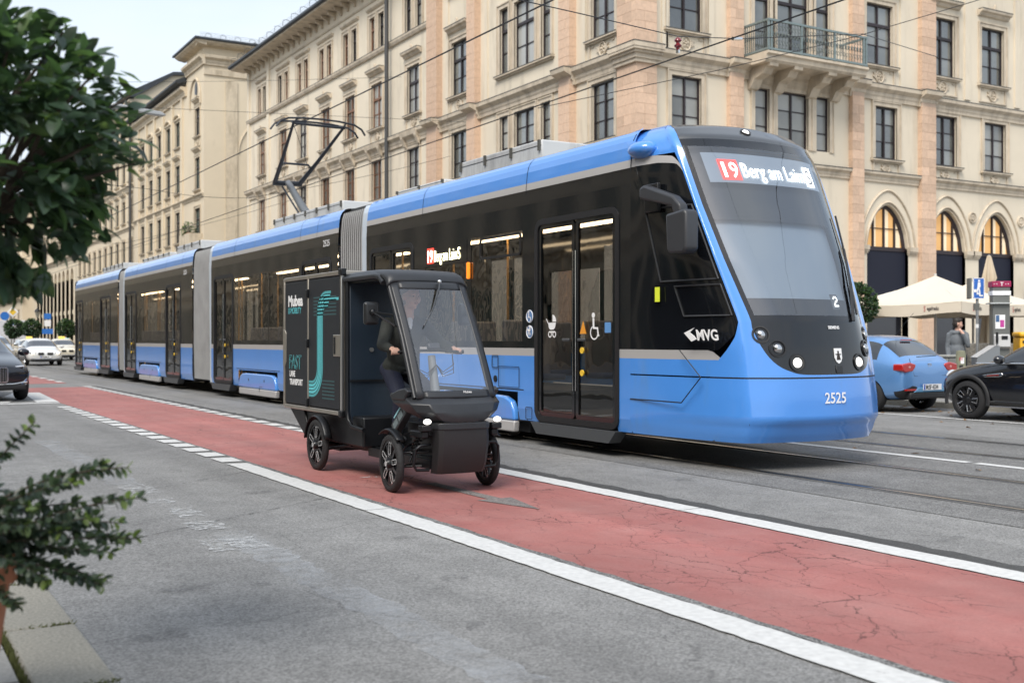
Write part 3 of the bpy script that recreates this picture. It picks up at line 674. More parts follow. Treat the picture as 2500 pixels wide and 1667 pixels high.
def nosepatch(name, u0, u1, z0, z1, m, nu, nv, off=0, zf=None, par=None, sm=60):
    mb = MB()
    def fn(a, b):
        u = u0+(u1-u0)*a
        lo, hi = (z0(u) if callable(z0) else z0), (z1(u) if callable(z1) else z1); z = lo+(hi-lo)*b
        p = nose(u, z)
        if off:
            q = nose(u+.01, z)-nose(u-.01, z); nn = Vector((q.y, -q.x, 0)).normalized(); p = p+nn*off
        return p
    mb.grid(fn, nu, nv); return mb.build(name, m, par or tram, smooth=sm)
cabp = tram
def zb(u): return .99+.48*min(1, abs(u)/1.0)**5.5
nosepatch('bumper', -3, 3, .30, .952, BLUE, 72, 14)
nosepatch('front_panel', -3, 3, .968, .985, BLUE, 72, 1)
nosepatch('front_panel', -1.0, 1.0, .985, zb, BLUE, 48, 6)
nosepatch('front_panel', 1.0, 1.7, .985, 1.53, BLUE, 8, 6); nosepatch('front_panel', -1.7, -1.0, .985, 1.53, BLUE, 8, 6)
nosepatch('headlight_mask', -1.0, 1.0, zb, 1.515, BLK, 48, 10)
nosepatch('windshield_frame', -1.0, 1.0, 1.515, 1.60, BLK, 36, 2); nosepatch('windshield_frame', -1, 1, 3.44, 3.52, BLK, 36, 2)
nosepatch('windshield_frame', -1.0, -.93, 1.60, 3.44, BLK, 3, 20); nosepatch('windshield_frame', .93, 1.0, 1.60, 3.44, BLK, 3, 20)
nosepatch('windshield', -.93, .93, 1.60, 3.44, WSG, 40, 30)
nosepatch('roof_cap', -1.0, 1.0, 3.52, 3.72, mat('roof_cap_grey', (.05, .055, .062), .35, coat=.6), 36, 12)
mb = MB(); mb.grid(lambda a, b: (lambda p: (p.x, p.y+(10.15-p.y)*b, p.z-.03*b*(1-((p.x-TC)/1.1)**2)))(nose(-2+4*a, 3.72)), 30, 8); mb.build('roof_cap', BLUE, tram, smooth=60)
for s in (-1, 1):
    nosepatch('pillar', s*1.0, s*1.75, 1.53, 3.72, BLUE, 8, 30)
    # side of the cab: blue above, silver stripe, black glass with a slanted lower front corner
    nosepatch('cab_roof_band', s*1.75, s*3, 3.375, 3.72, BLUE, 16, 8)
    def zl(u, s=s):   # lower edge of the dark side glazing
        a = abs(u); return lerp([(1.75, 1.56), (2.0, 1.40), (2.25, 1.24), (3, 1.24)], a)
    def zu(u):
        return lerp([(1.75, 3.15), (1.95, 3.24), (2.2, 3.285), (3, 3.285)], abs(u))
    nosepatch('cab_panel', s*1.7, s*3, .985, lambda u: lerp([(1.7, 1.53), (1.75, 1.53), (2.0, 1.37), (2.25, 1.14), (3, 1.14)], abs(u)), BLUE, 26, 5)
    nosepatch('lower_stripe', s*2.2, s*3, lambda u: 1.14, lambda u: lerp([(2.2, 1.145), (2.32, 1.24), (3, 1.24)], abs(u)), SILVER, 16, 1)
    nosepatch('cab_window_band', s*1.75, s*3, zl, zu, BLK, 30, 24)
    nosepatch('upper_stripe', s*1.75, s*3, zu, lambda u: zu(u)+.09, SILVER, 24, 1)
    nosepatch('cab_side_window', s*1.93, s*2.66, 1.98, 2.78, mat('cab_glass_dark', (.035, .043, .058), .03, coat=1, spec=1.0), 14, 10, .006 if s > 0 else -.006)
    nosepatch('cab_lower_window', s*1.93, s*2.52, 1.60, 1.92, MATS['cab_glass_dark'], 12, 6, .006 if s > 0 else -.006)
    for (ua, ub, za, zc) in ((1.93, 2.66, 1.98, 2.78), (1.93, 2.52, 1.60, 1.92)):
        e_ = .008*(1 if s > 0 else 1); pts = [nose(s*(ua+(ub-ua)*k/8), za) for k in range(9)] + [nose(s*ub, za+(zc-za)*k/6) for k in range(1, 7)] + [nose(s*(ub+(ua-ub)*k/8), zc) for k in range(1, 9)] + [nose(s*ua, zc+(za-zc)*k/6) for k in range(1, 6)]
        mb = MB(); mb.tube([p+Vector((s*e_, -.004, 0)) for p in pts], .010, 5, 0, False, None, True); mb.build('window_seal', mat('seal_grey', (.035, .037, .04), .4), tram, smooth=60)
    for z in (1.95, 1.57): nosepatch('window_bar', s*1.86, s*2.72, z-.012, z+.012, DGREY, 14, 1, .009 if s > 0 else -.009)
for u in (-1.55, 1.55): nosepatch('panel_gap', u-.012, u+.012, .30, 1.53, SEAMB, 1, 16, .003 if u > 0 else -.003)
nosepatch('panel_gap', -2.35, 2.35, .952, .968, SEAMB, 60, 1)
mb = MB()
for (ya, za, yb, zb2) in ((10.15, .685, 9.25, .685), (9.25, .685, 8.95, .96), (8.95, .96, 9.28, 1.24)):
    f = lambda y, z: Vector((TC-1.153+(.02 if y < 9.3 else 0)*(9.3-y)*2, y, z)); mb.tube([f(ya, za), f(yb, zb2)], .007, 4)
mb.build('panel_gap', SEAMB, tram)
seam(tram, -1, 10.15, .30, 3.73, .016)
# underside and inside of the cab
mb = MB(); mb.prism([(TC-1.05, 10.4), (TC-1.0, 8.9), (TC-.75, 8.5), (TC+.75, 8.5), (TC+1.0, 8.9), (TC+1.05, 10.4)], .30, .36, 'z'); mb.build('underside', INTD, tram)
mb = MB(); mb.box(TC-1.05, TC+1.05, 10.05, 10.1, .36, 3.6); mb.build('cab_bulkhead', INTD, tram)
mb = MB(); mb.prism([(8.62, .4), (8.62, 1.45), (8.75, 1.62), (9.25, 1.55), (9.3, .4)], TC-.75, TC+.75, 'x'); mb.build('dashboard', mat('dash', (.10, .105, .11), .6), tram, bevel=.04)
mb = MB(); mb.box(TC-.25, TC+.25, 9.55, 10.0, .8, .95); mb.box(TC-.26, TC+.26, 9.9, 10.02, .9, 1.9); mb.build('driver_seat', SEATM, tram, bevel=.06)
mb = MB()
def insign(a, b): return nose(a, b)+Vector((0, .035, 0))
mb.grid(lambda a, b: insign(-.8+1.62*a, 3.03+.34*b), 24, 1); mb.build('destination_panel', mat('display_panel', (.20, .23, .27), .5, emit=((.25, .29, .34), .35)), tram, smooth=60)
mb = MB(); mb.grid(lambda a, b: nose(-.9+1.8*a, 2.62+.80*b)+Vector((0, .10, 0)), 24, 4); mb.build('display_housing', mat('housing_dark', (.016, .018, .022), .6), tram, smooth=60)
mb = MB(); mb.grid(lambda a, b: nose(-.90+1.80*a, 1.78+.86*b)+Vector((0, .16, 0)), 24, 6); mb.build('sky_reflection_panel', mat('sky_reflection_grey', (.33, .39, .45), .7), tram, smooth=60)  # added pale panel behind the glass, imitating the sky reflected in the windscreen
def fsign(a, b, e):
    # a metres from the near edge of the sign -> u
    u = -.68+a*1.02; return nose(u, 3.09+b)+Vector((0, .03-e*1.5, 0))
def fpanel(a0, a1, m, lo=-.03, hi=.205): q = MB(); q.grid(lambda s_, t_: fsign(a0+(a1-a0)*s_, lo+(hi-lo)*t_, .002), 8, 1); q.build('led_panel', m, tram, smooth=60)
fpanel(0, .235, LEDR); text_on(lambda a, b, e: fsign(.025+a, b, e), '19', .185, .175, LEDW, 'front_sign_lettering', tram)
text_on(lambda a, b, e: fsign(.265+a, b+.01, e), 'Berg am Laim', .89, .165, LEDW, 'front_sign_lettering', tram)
fpanel(1.20, 1.345, LEDW); text_on(lambda a, b, e: fsign(1.225+a, b, e), 'S', .095, .17, mat('led_dark', (.12, .13, .14), .5), 'front_sign_lettering', tram)
mb = MB(); mb.grid(lambda a, b: nose(.28+.14*a, 1.67+.16*b)+Vector((0, .05, 0)), 3, 1); mb.build('number_display', mat('disp_dk', (.05, .055, .06), .5), tram)
def f2(a, b, e): return nose(.32+a*1.0, 1.70+b)+Vector((0, .045-e, 0))
led_sign(tram, f2, .11, (('2', LEDW, None, 1.0),), 'number_display_lettering')
def nz_frame(u, z):
    p = nose(u, z); t = (nose(u+.02, z)-nose(u-.02, z)).normalized(); vv = (nose(u, z+.02)-nose(u, z-.02)).normalized(); n2 = t.cross(vv).normalized()
    return Matrix(((t.x, n2.x*-1, vv.x, p.x), (t.y, n2.y*-1, vv.y, p.y), (t.z, n2.z*-1, vv.z, p.z), (0, 0, 0, 1)))   # x right, y inwards, z up
def on_nose(u, z, txt, size, m, nm, bold=0):
    M = nz_frame(u, z); return text_mesh(txt, size, m, nm, tram, M @ Matrix.Translation((0, -.006, 0)) @ Matrix.Rotation(R(90), 4, 'X'), bold=bold, align='CENTER')
on_nose(.02, .70, '2525', .155, WHT, 'number_lettering', .002); on_nose(.12, 1.46, 'SIEMENS', .045, WHT, 'maker_lettering', .001)
# headlamps
LAMPR = mat('lamp_reflector', (.55, .55, .55), .15, 1); LAMPG = mat('lamp_lit', (.9, .9, .9), .2, emit=((1, .96, .88), .9)); BLK2 = mat('lamp_socket', (.012, .012, .013), .3)
for s in (-1, 1):
    for (u, z, lit) in ((.90, 1.40, 0), (.74, 1.26, 0), (.52, 1.115, 1)):
        M = nz_frame(s*u, z); mb = MB(); mb.lathe([(.0, .02), (.055, .02), (.075, -.012), (.092, -.012), (.092, .02)], 20, (0, 0, 0), 'y', 0, M); H = mb.build('headlamp', BLK2, tram, smooth=40)
        mb = MB(); mb.ell((0, -.005, 0), (.05, .03, .05), 14, 8, 0, M); mb.build('lamp_lens', LAMPG if lit else LAMPR, H, smooth=170)
    M = nz_frame(s*1.0, 1.42)
M = nz_frame(-.12, 3.60); mb = MB(); mb.lathe([(0, -.012), (.045, -.012), (.06, -.02), (.07, .01)], 16, (0, 0, 0), 'y', 0, M); H = mb.build('top_lamp', BLK2, tram, smooth=40); mb = MB(); mb.ell((0, -.012, 0), (.04, .02, .04), 12, 8, 0, M); mb.build('lamp_lens', LAMPG, H, smooth=170)
# crest of the city on the nose: white shield, black robed figure
M = nz_frame(.12, 1.18)
mb = MB(); mb.prism([(-.055, .08), (.055, .08), (.055, -.02), (.035, -.06), (0, -.08), (-.035, -.06), (-.055, -.02)], -.008, -.002, 'y', 0, M); cr = mb.build('city_crest', WHT, tram)
mb = MB(); mb.prism([(-.012, .03), (.012, .03), (.03, -.04), (-.03, -.04)], -.011, -.008, 'y', 0, M); mb.lathe([(0, -.011), (.013, -.011), (.013, -.008)], 10, (0, 0, .042), 'y', 0, M); mb.box(-.042, .042, -.011, -.008, .012, .022, 0, M); mb.build('crest_figure', mat('crest_dark', (.03, .02, .015), .6), cr)
M = nz_frame(.12, 1.06); mb = MB(); mb.box(-.05, .05, -.008, 0, -.055, .02, 0, M); mb.build('coupler_flap', BLK2, tram, bevel=.006)
# MVG lettering with its swoosh on the cab side
def cabM(y, z): return MX(TC-1.148, y, z)
text_mesh('MVG', .155, WHT, 'operator_lettering', tram, Matrix.Translation((TC-1.128, 9.02, 1.345)) @ Matrix(((.04,0,-1,0),(-1,0.28,0,0),(0,1,0,0),(0,0,0,1))), bold=.004)
mb = MB(); mb.prism([(9.22, 1.42), (9.05, 1.475), (9.13, 1.425), (9.06, 1.39), (9.02, 1.355), (9.1, 1.33)], TC-1.14, TC-1.132, 'x'); mb.build('operator_swoosh', WHT, tram)
mb = MB(); mb.box(TC-1.154, TC-1.148, 9.62, 9.70, 1.76, 1.92); mb.build('yellow_sticker', mat('sticker_lime', (.75, .85, .05), .5), tram)
# mirror
mb = MB(); mb.box(TC-1.18, TC-1.13, 9.62, 9.86, 2.74, 3.05); mb.build('mirror_mount', BLK2, tram, bevel=.01)
mb = MB(); mb.prism([(9.80, 3.00), (9.72, 3.03), (9.22, 2.86), (9.10, 2.76), (9.08, 2.64), (9.20, 2.64), (9.25, 2.75), (9.80, 2.88)], TC-1.30, TC-1.18, 'x'); MA = mb.build('mirror_arm', MIRR, tram, bevel=.03, seg=3)
mb = MB(); mb.prism([(9.24, 2.66), (8.93, 2.69), (8.90, 2.64), (8.90, 2.28), (8.95, 2.23), (9.18, 2.24), (9.22, 2.29)], TC-1.38, TC-1.20, 'x'); mb.build('side_mirror', MIRR, tram, bevel=.05, seg=4)
# roof fittings
mb = MB(); mb.ell((TC-1.10, 9.98, 3.46), (.16, .20, .10), 18, 12); mb.build('camera_pod', BLUE, tram, smooth=170)
mb = MB(); mb.lathe([(.11, 3.70), (.11, 3.85), (.09, 3.88), (0, 3.88)], 20, (TC-.1, 10.4, 0)); mb.build('roof_antenna', mat('dome_grey', (.6, .63, .66), .4), tram, smooth=40)
# wipers
WIP = mat('wiper_black', (.02, .02, .022), .45)
for (u0, z0, u1, z1, u2, z2) in ((.52, 1.55, .80, 2.33, .99, 2.75), (.56, 1.55, .82, 2.35, .80, 1.95)):
    mb = MB(); off = Vector((0, -.05, 0)); mb.tube([nose(u0, z0)+off*.4, nose((u0+u1)/2, (z0+z1)/2)+off, nose(u1, z1)+off], .011, 6); mb.build('wiper_arm', WIP, tram, smooth=60)
mb = MB(); mb.tube([nose(.66, 1.62)+Vector((0, -.03, 0)), nose(.86, 2.4)+Vector((0, -.04, 0)), nose(.95, 2.75)+Vector((.02, -.04, 0))], .012, 6); mb.build('wiper_blade', WIP, tram, smooth=60)
# pantograph
PG = mat('panto_dark', (.022, .026, .034), .45, .3); PGL = mat('panto_grey', (.16, .17, .18), .45, .3)
mb = MB(); mb.tube([(TC, 23.1, 3.82), (TC, 23.95, 4.25), (TC, 25.05, 5.0)], [.10, .095, .075], 10); PA = mb.build('pantograph_lower_arm', PGL, tram, smooth=60)
mb = MB(); mb.tube([(TC-.16, 23.3, 3.8), (TC-.14, 25.05, 4.9)], .022, 6); mb.build('pantograph_rod', PG, tram, smooth=60)
mb = MB(); mb.tube([(TC-.34, 25.1, 4.98), (TC+.34, 25.1, 5.0)], .06, 8); mb.build('pantograph_joint', PG, tram, smooth=60)
mb = MB()
for s in (-1, 1): mb.tube([(TC+s*.30, 25.1, 5.0), (TC+s*.42, 24.2, 5.42), (TC+s*.57, 23.05, 6.0)], [.055, .042, .03], 8)
mb.tube([(TC-.37, 24.55, 5.27), (TC-.3, 24.5, 5.36), (TC+.3, 24.5, 5.36), (TC+.37, 24.55, 5.27)], .025, 6)
mb.tube([(TC-.55, 23.1, 5.98), (TC+.35, 24.6, 5.25)], .006, 4); mb.build('pantograph_upper_arm', PG, tram, smooth=60)
mb = MB()
for y in (22.85, 23.25):
    mb.tube([(TC-1.02, y, 5.86), (TC-.92, y, 5.99), (TC-.75, y, 6.06), (TC-.4, y, 6.09), (TC, y, 6.10), (TC+.4, y, 6.09), (TC+.75, y, 6.05), (TC+.92, y, 5.96), (TC+1.0, y, 5.84)], .022, 6)
mb.tube([(TC-.6, 23.05, 6.0), (TC+.6, 23.05, 6.0)], .03, 6)
for s in (-1, 1): mb.tube([(TC+s*.55, 22.85, 6.07), (TC+s*.57, 23.05, 6.0), (TC+s*.55, 23.25, 6.07)], .02, 5)
mb.build('pantograph_head', PG, tram, smooth=60)
# ---------------------------------------------------------------- buildings
CREAM = mat('render_cream', (.72, .635, .50), .85, vary=(.35, .07), bump=(25, .25, .006), wear=(1.1, .52, .9, (.40, .34, .26)))
CREAM2 = mat('render_cream_deep', (.66, .565, .42), .85, vary=(.3, .07), wear=(.9, .62, 1.05, (.40, .33, .23)))
TRIM = mat('stone_trim', (.62, .53, .41), .8, vary=(3, .10), bump=(60, .4, .01), wear=(2.2, .46, .8, (.30, .25, .19)))
TRIM2 = mat('stone_trim_deep', (.60, .51, .38), .8, vary=(3, .10), wear=(2, .48, .8, (.3, .24, .16)))
LEAD = mat('lead_flashing', (.10, .095, .085), .6, .2, vary=(6, .3))
SAND = mat('orange_sandstone', (.65, .46, .33), .85, vary=(9, .13), bump=(40, .35, .006), rnd=.12); MORT = mat('mortar', (.56, .42, .32), .9)
WINF = mat('window_frame_dark', (.022, .014, .016), .45, rnd=.3); WINB = mat('window_frame_brown', (.20, .095, .05), .5); ROOFM = mat('roof_dark', (.035, .042, .05), .6, vary=(1.5, .3)); PIPE = mat('downpipe', (.075, .075, .075), .5, .3)
def winglass(name, dark, light, p0, p1):
    m = bpy.data.materials.new(name); m.use_nodes = True; t = m.node_tree; b = t.nodes['Principled BSDF']; n = t.nodes.new; l = t.links.new
    oi = n('ShaderNodeObjectInfo'); geo = n('ShaderNodeNewGeometry')
    nzx = n('ShaderNodeTexNoise'); nzx.inputs['Scale'].default_value = .9; nzx.inputs['Detail'].default_value = 3; l(geo.outputs['Position'], nzx.inputs[0])
    a = n('ShaderNodeMath'); a.operation = 'ADD'; l(oi.outputs['Random'], a.inputs[0]); l(nzx.outputs['Fac'], a.inputs[1])
    r = n('ShaderNodeMapRange'); r.inputs[1].default_value = p0; r.inputs[2].default_value = p1; l(a.outputs[0], r.inputs[0])
    x = n('ShaderNodeMix'); x.data_type = 'RGBA'; x.inputs[6].default_value = (*dark, 1); x.inputs[7].default_value = (*light, 1); l(r.outputs[0], x.inputs[0]); l(x.outputs[2], b.inputs['Base Color'])
    b.inputs['Roughness'].default_value = .25; b.inputs['Coat Weight'].default_value = 1; b.inputs['Coat Roughness'].default_value = .01; b.inputs['Coat IOR'].default_value = 1.9 if name == 'window_glass' else 1.35
    bp = n('ShaderNodeBump'); bp.inputs['Strength'].default_value = .25; bp.inputs['Distance'].default_value = .03; l(nzx.outputs['Fac'], bp.inputs['Height']); l(bp.outputs[0], b.inputs['Coat Normal'])
    return m
WGL = winglass('window_glass', (.022, .027, .028), (.20, .21, .195), .5, 1.45)
WGL2 = winglass('window_glass_far', (.012, .03, .03), (.035, .10, .09), .5, 1.4)
CURT = winglass('window_glass_curtain', (.15, .155, .15), (.40, .40, .37), .45, 1.5)
class Fr:
    def __init__(s, o, rz): s.o = Vector(o); s.rz = rz; s.M = Matrix.Translation(o) @ Matrix.Rotation(rz, 4, 'Z')
    def __call__(s, a, y, z): return s.M @ Vector((a, y, z))
WM = {}
def put(name, me, parent, F, a, z, y=0):
    o = link(name, me, parent)
    if F is not None:
        o.location = F(a, y, z)-ORG[parent.as_pointer()]; o.rotation_euler = (0, 0, F.rz)
    return o
def cached(key, fn):
    if key not in WM: WM[key] = fn()
    return WM[key]
def ornament(w, h):
    mb = MB(); mb.box(-w/2, w/2, -.05, .02, 0, h*.08); mb.box(-w/2, -w/2+.1, -.05, .02, h*.08, h); mb.box(w/2-.1, w/2, -.05, .02, h*.08, h)
    r = min(h*.40, w*.25); c = h*.54
    mb.tube([(r*math.cos(R(a))*.82, -.03, c+r*math.sin(R(a))) for a in range(0, 360, 24)], .035, 6, 0, False, None, True)
    for i in range(5):
        a = R(72*i+18); mb.ell((.42*r*math.cos(a), -.02, c+.42*r*math.sin(a)), (.05, .05, .05), 6, 4)
    mb.ell((0, -.03, c), (.045, .05, .045), 6, 4)
    for s in (-1, 1):
        mb.prism([(s*(r*.95), c-.10), (s*(r*.95+.14), c-.02), (s*(r*.95+.06), c+.05), (s*(r*.95+.14), c+.14), (s*r*.9, c+.10)], -.05, .02, 'y')
        mb.box(min(s*(w/2-.16), s*(w/2-.30)), max(s*(w/2-.16), s*(w/2-.30)), -.035, .02, h*.82, h*.92)
    return mb
def window(root, F, a, z, w, h, cols=2, rows=(0, .33, .66, 1), transom=None, fine=False, fm=None, gm=None, trim=None, surround=True, sill=True, hood=False, panel=0, arch=False, depth=.12, name='window'):
    fm = fm or WINF; gm = gm or WGL; trim = trim or TRIM
    key = (w, h, cols, rows, transom, fm.name, depth)
    def frame():
        mb = MB(); t = .062
        mb.box(-w/2, -w/2+t, depth-.03, depth+.05, 0, h); mb.box(w/2-t, w/2, depth-.03, depth+.05, 0, h)
        mb.box(-w/2+t, w/2-t, depth-.03, depth+.05, 0, t*1.2); mb.box(-w/2+t, w/2-t, depth-.03, depth+.05, h-t, h)
        for i in range(1, cols): x = -w/2+w*i/cols; mb.box(x-.035, x+.035, depth-.04, depth+.045, t*1.2, h-t)
        for q in rows[1:-1]: mb.box(-w/2+t, w/2-t, depth-.012, depth+.03, h*q-.017, h*q+.017)
        if transom: mb.box(-w/2+t, w/2-t, depth-.05, depth+.04, h*transom-.055, h*transom+.055)
        return mb.mesh('window', fm)
    Wn = put(name, cached(('f',)+key, frame), root, F, a, z)
    if fine:
        for i in range(cols):
            for j in range(len(rows)-1):
                def pane(i=i, j=j):
                    mb = MB(); x0, x1 = -w/2+w*i/cols+.02, -w/2+w*(i+1)/cols-.02; z0, z1 = h*rows[j]+.012, h*rows[j+1]-.012
                    mb.quad((x0, depth+.02, z0), (x1, depth+.02, z0), (x1, depth+.02, z1), (x0, depth+.02, z1)); return mb.mesh('pane', gm)
                put('pane', cached(('p', i, j)+key+(gm.name,), pane), Wn, None, 0, 0)
    else:
        put('glazing', cached(('g',)+key+(gm.name,), lambda: MB().quad((-w/2+.02, depth+.02, .02), (w/2-.02, depth+.02, .02), (w/2-.02, depth+.02, h-.02), (-w/2+.02, depth+.02, h-.02)).mesh('glazing', gm)), Wn, None, 0, 0)
    if surround:
        def sur():
            mb = MB(); t = .15
            for s in (-1, 1):
                x0, x1 = sorted((s*w/2, s*(w/2+t))); mb.box(x0, x1, -.04, .03, -.02, h+t)
                x0, x1 = sorted((s*(w/2+t), s*(w/2+t+.045))); mb.box(x0, x1, -.075, .03, -.02, h+t+.045)
            mb.box(-w/2, w/2, -.04, .03, h, h+t); mb.box(-w/2-t, w/2+t, -.075, .03, h+t, h+t+.045); return mb.mesh('surround', trim)
        put('surround', cached(('s', w, h, trim.name), sur), Wn, None, 0, 0)
    if sill:
        def sl_():
            mb = MB(); mb.box(-w/2-.26, w/2+.26, -.17, .2, -.10, -.02); mb.box(-w/2-.2, w/2+.2, -.10, .1, -.16, -.10); mb.quad((-w/2-.26, -.172, -.017), (w/2+.26, -.172, -.017), (w/2+.26, .19, -.012), (-w/2-.26, .19, -.012), 1); mb.box(-w/2-.265, w/2+.265, -.178, -.171, -.045, -.015, 1)
            return mb.mesh('sill', [trim, LEAD])
        put('sill', cached(('l', w, trim.name), sl_), Wn, None, 0, 0)
    if hood:
        def hd():
            mb = MB(); b = h+.42; ww = w/2+.24
            mb.prism([(-.02, b), (-.10, b+.03), (-.16, b+.12), (-.26, b+.16), (-.28, b+.24), (.02, b+.27)], -ww, ww, 'x'); mb.box(-ww-.004, ww+.004, -.287, -.05, b+.243, b+.275, 1)
            z0 = b+.27; mb.prism([(-.16, z0), (.16, z0), (.10, z0+.07), (.06, z0+.09), (.045, z0+.20), (0, z0+.27), (-.045, z0+.20), (-.06, z0+.09), (-.10, z0+.07)], -.18, -.10, 'y')
            return mb.mesh('hood', [trim, LEAD])
        put('hood', cached(('h', w, h, trim.name), hd), Wn, None, 0, 0)
    if arch:
        def ar():
            mb = MB(); pts = [((w/2+.28)*math.cos(R(q)), -.10, h+.15+.42*math.sin(R(q))) for q in range(0, 181, 15)]
            mb.tube(pts, .09, 6); mb.box(-w/2-.25, w/2+.25, -.14, .02, h+.16, h+.26); return mb.mesh('arch_hood', trim)
        put('arch_hood', cached(('a', w, h, trim.name), ar), Wn, None, 0, 0)
    if panel:
        put('ornament_panel', cached(('o', w, panel, trim.name), lambda: [o_ for o_ in [ornament(w+.3, panel-.16)]][0].mesh('ornament_panel', trim)), Wn, None, 0, 0).location = (0, 0, -panel)
    return Wn
def wall(root, F, a0, a1, zs, holes, m, name='wall', reveal=.3):
    mb = MB(); holed(mb, (a0, a1), zs, holes, lambda a, z: F(a, 0, z))
    for (b0, b1, c0, c1) in holes:
        P = lambda a, y, z: F(a, y, z)
        mb.quad(P(b0, 0, c0), P(b0, reveal, c0), P(b0, reveal, c1), P(b0, 0, c1)); mb.quad(P(b1, reveal, c0), P(b1, 0, c0), P(b1, 0, c1), P(b1, reveal, c1))
        mb.quad(P(b0, 0, c1), P(b0, reveal, c1), P(b1, reveal, c1), P(b1, 0, c1)); mb.quad(P(b0, reveal, c0), P(b0, 0, c0), P(b1, 0, c0), P(b1, reveal, c0))
    return mb.build(name, m, root)
def profile(root, F, a0, a1, pts, m, name='cornice', lead=True):
    mb = MB(); mb.prism(pts, a0, a1, 'x', 0, F.M)
    if lead:
        t = max(p[1] for p in pts); q = [p for p in pts if p[1] > t-.06]; y0 = min(p[0] for p in q)
        mb.box(a0-.004, a1+.004, y0-.006, .05, t-.025, t+.008, 1, F.M)
    return mb.build(name, [m, LEAD], root)
def corn(z0, z1, out):
    h = z1-z0
    return [(.05, z0), (-out*.28, z0), (-out*.30, z0+h*.2), (-out*.42, z0+h*.32), (-out*.42, z0+h*.5), (-out*.7, z0+h*.62), (-out*.95, z0+h*.72), (-out, z0+h*.95), (-out*.95, z1), (.05, z1)]
FS = Fr((22, 72, 0), R(-90)); FR = Fr((22, 29.38, 0), 0)
B1 = thing('corner_building', 'cream stone corner building with orange sandstone pilasters and balcony', 'building', (22, 29.38, 0))
A = lambda y: 72-y
holesS = []; winS = []
LEFT = (46.43, 50.6, 54.04, 57.56, 61.16, 64.57)
for y in LEFT:
    winS += [(A(y), 8.2, 1.25, 1.95, 'w1'), (A(y), 11.72, 1.3, 2.2, 'w2')]
    for s in (-.56, .56): winS.append((A(y)+s, 15.58, .66, 1.68, 'w3'))
winS += [(A(68.6), 8.2, 1.2, 1.95, 'w1'), (A(68.6), 11.72, 1.2, 2.15, 'w2')] + [(A(68.6)+s, 15.58, .6, 1.62, 'w3') for s in (-.5, .5)]
for y in (31.34, 41.9): winS += [(A(y), 8.2, 1.35, 1.98, 'w1'), (A(y), 11.72, 1.4, 2.3, 'w2'), (A(y), 16.2, 1.3, 1.8, 'w3r')]
for (y, w) in ((38.1, .66), (36.55, 1.5), (35.0, .66)): winS += [(A(y), 8.25, w, 1.9, 'w1t'), (A(y), 11.8, w, 2.6, 'w2t'), (A(y), 16.2, w, 1.8, 'w3r')]
for (a, z, w, h, k) in winS: holesS.append((a-w/2, a+w/2, z, z+h))
wall(B1, FS, .6, 72-29.38, (0, 7.3, 19.0), holesS, CREAM)
nf = 0
def kwin(F, a, z, w, h, k, fine=False):
    cg = CURT if (int(a*37+z*11) % 5) < 2 and k[:2] in ('w1', 'w2') else WGL
    fmx = WINB if (F is FS and a < 22 and (int(a*7) % 3)) else WINF
    if k == 'w1': return window(B1, F, a, z, w, h, 2, (0, .34, .67, 1), None, fine, fmx, cg, hood=False)
    if k == 'w1p': return window(B1, F, a, z, w, h, 2, (0, .34, .67, 1), None, fine, fmx, cg, panel=.6)
    if k == 'w2': return window(B1, F, a, z, w, h, 2, (0, .33, .66, 1), .66, fine, fmx, cg, hood=True, panel=.75)
    if k == 'w1t': return window(B1, F, a, z, w, h, 2 if w > 1 else 1, (0, .34, .67, 1), None, fine, fmx, cg, sill=False)
    if k == 'w2t': return window(B1, F, a, z, w, h, 2 if w > 1 else 1, (0, .33, .66, 1), .66, fine, fmx, cg)
    if k == 'w3': return window(B1, F, a, z, w, h, 1, (0, .33, .66, 1), .66, fine, fmx, sill=False)
    return window(B1, F, a, z, w, h, 2 if w > 1 else 1, (0, .5, 1), None, fine, fmx)
for q in winS: kwin(FS, *q, fine=(q[0] > 26 and q[4] in ('w1', 'w2')))
# hood over each pair of narrow top windows, consoles under the cornice below the second-floor windows
for y in LEFT+(68.6,):
    w = 1.15; me = cached('pairhood', lambda: MB().prism([(.02, 0), (-.06, 0), (-.14, .08), (-.15, .14), (.02, .16)], -1.15, 1.15, 'x').mesh('lintel', TRIM))
    put('lintel', me, B1, FS, A(y), 17.62)
    def cons():
        mb = MB(); mb.prism([(.02, -.1), (-.3, .12), (-.34, .30), (.02, .30)], -.85, .85, 'x')
        for s in (-1, 1): mb.prism([(.02, -.42), (-.14, -.3), (-.30, .05), (-.30, .14), (.02, .14)], s*.72-.1, s*.72+.1, 'x')
        return mb.mesh('console', TRIM)
    put('console', cached('cons', cons), B1, FS, A(y), 10.56)
# cornices
profile(B1, FS, .5, 72-29.38, corn(10.38, 10.95, .30), TRIM); profile(B1, FS, .5, A(44.6), [(.05, 15.28), (-.10, 15.30), (-.16, 15.42), (-.16, 15.50), (.05, 15.52)], TRIM, 'string_course')
profile(B1, FS, .5, 72-29.38, corn(7.30, 7.68, .22), TRIM, 'string_course')
profile(B1, FS, .5, A(44.6), [(.05, 18.02), (-.05, 18.03), (-.08, 18.1), (.05, 18.12)], TRIM, 'frieze_moulding', False)
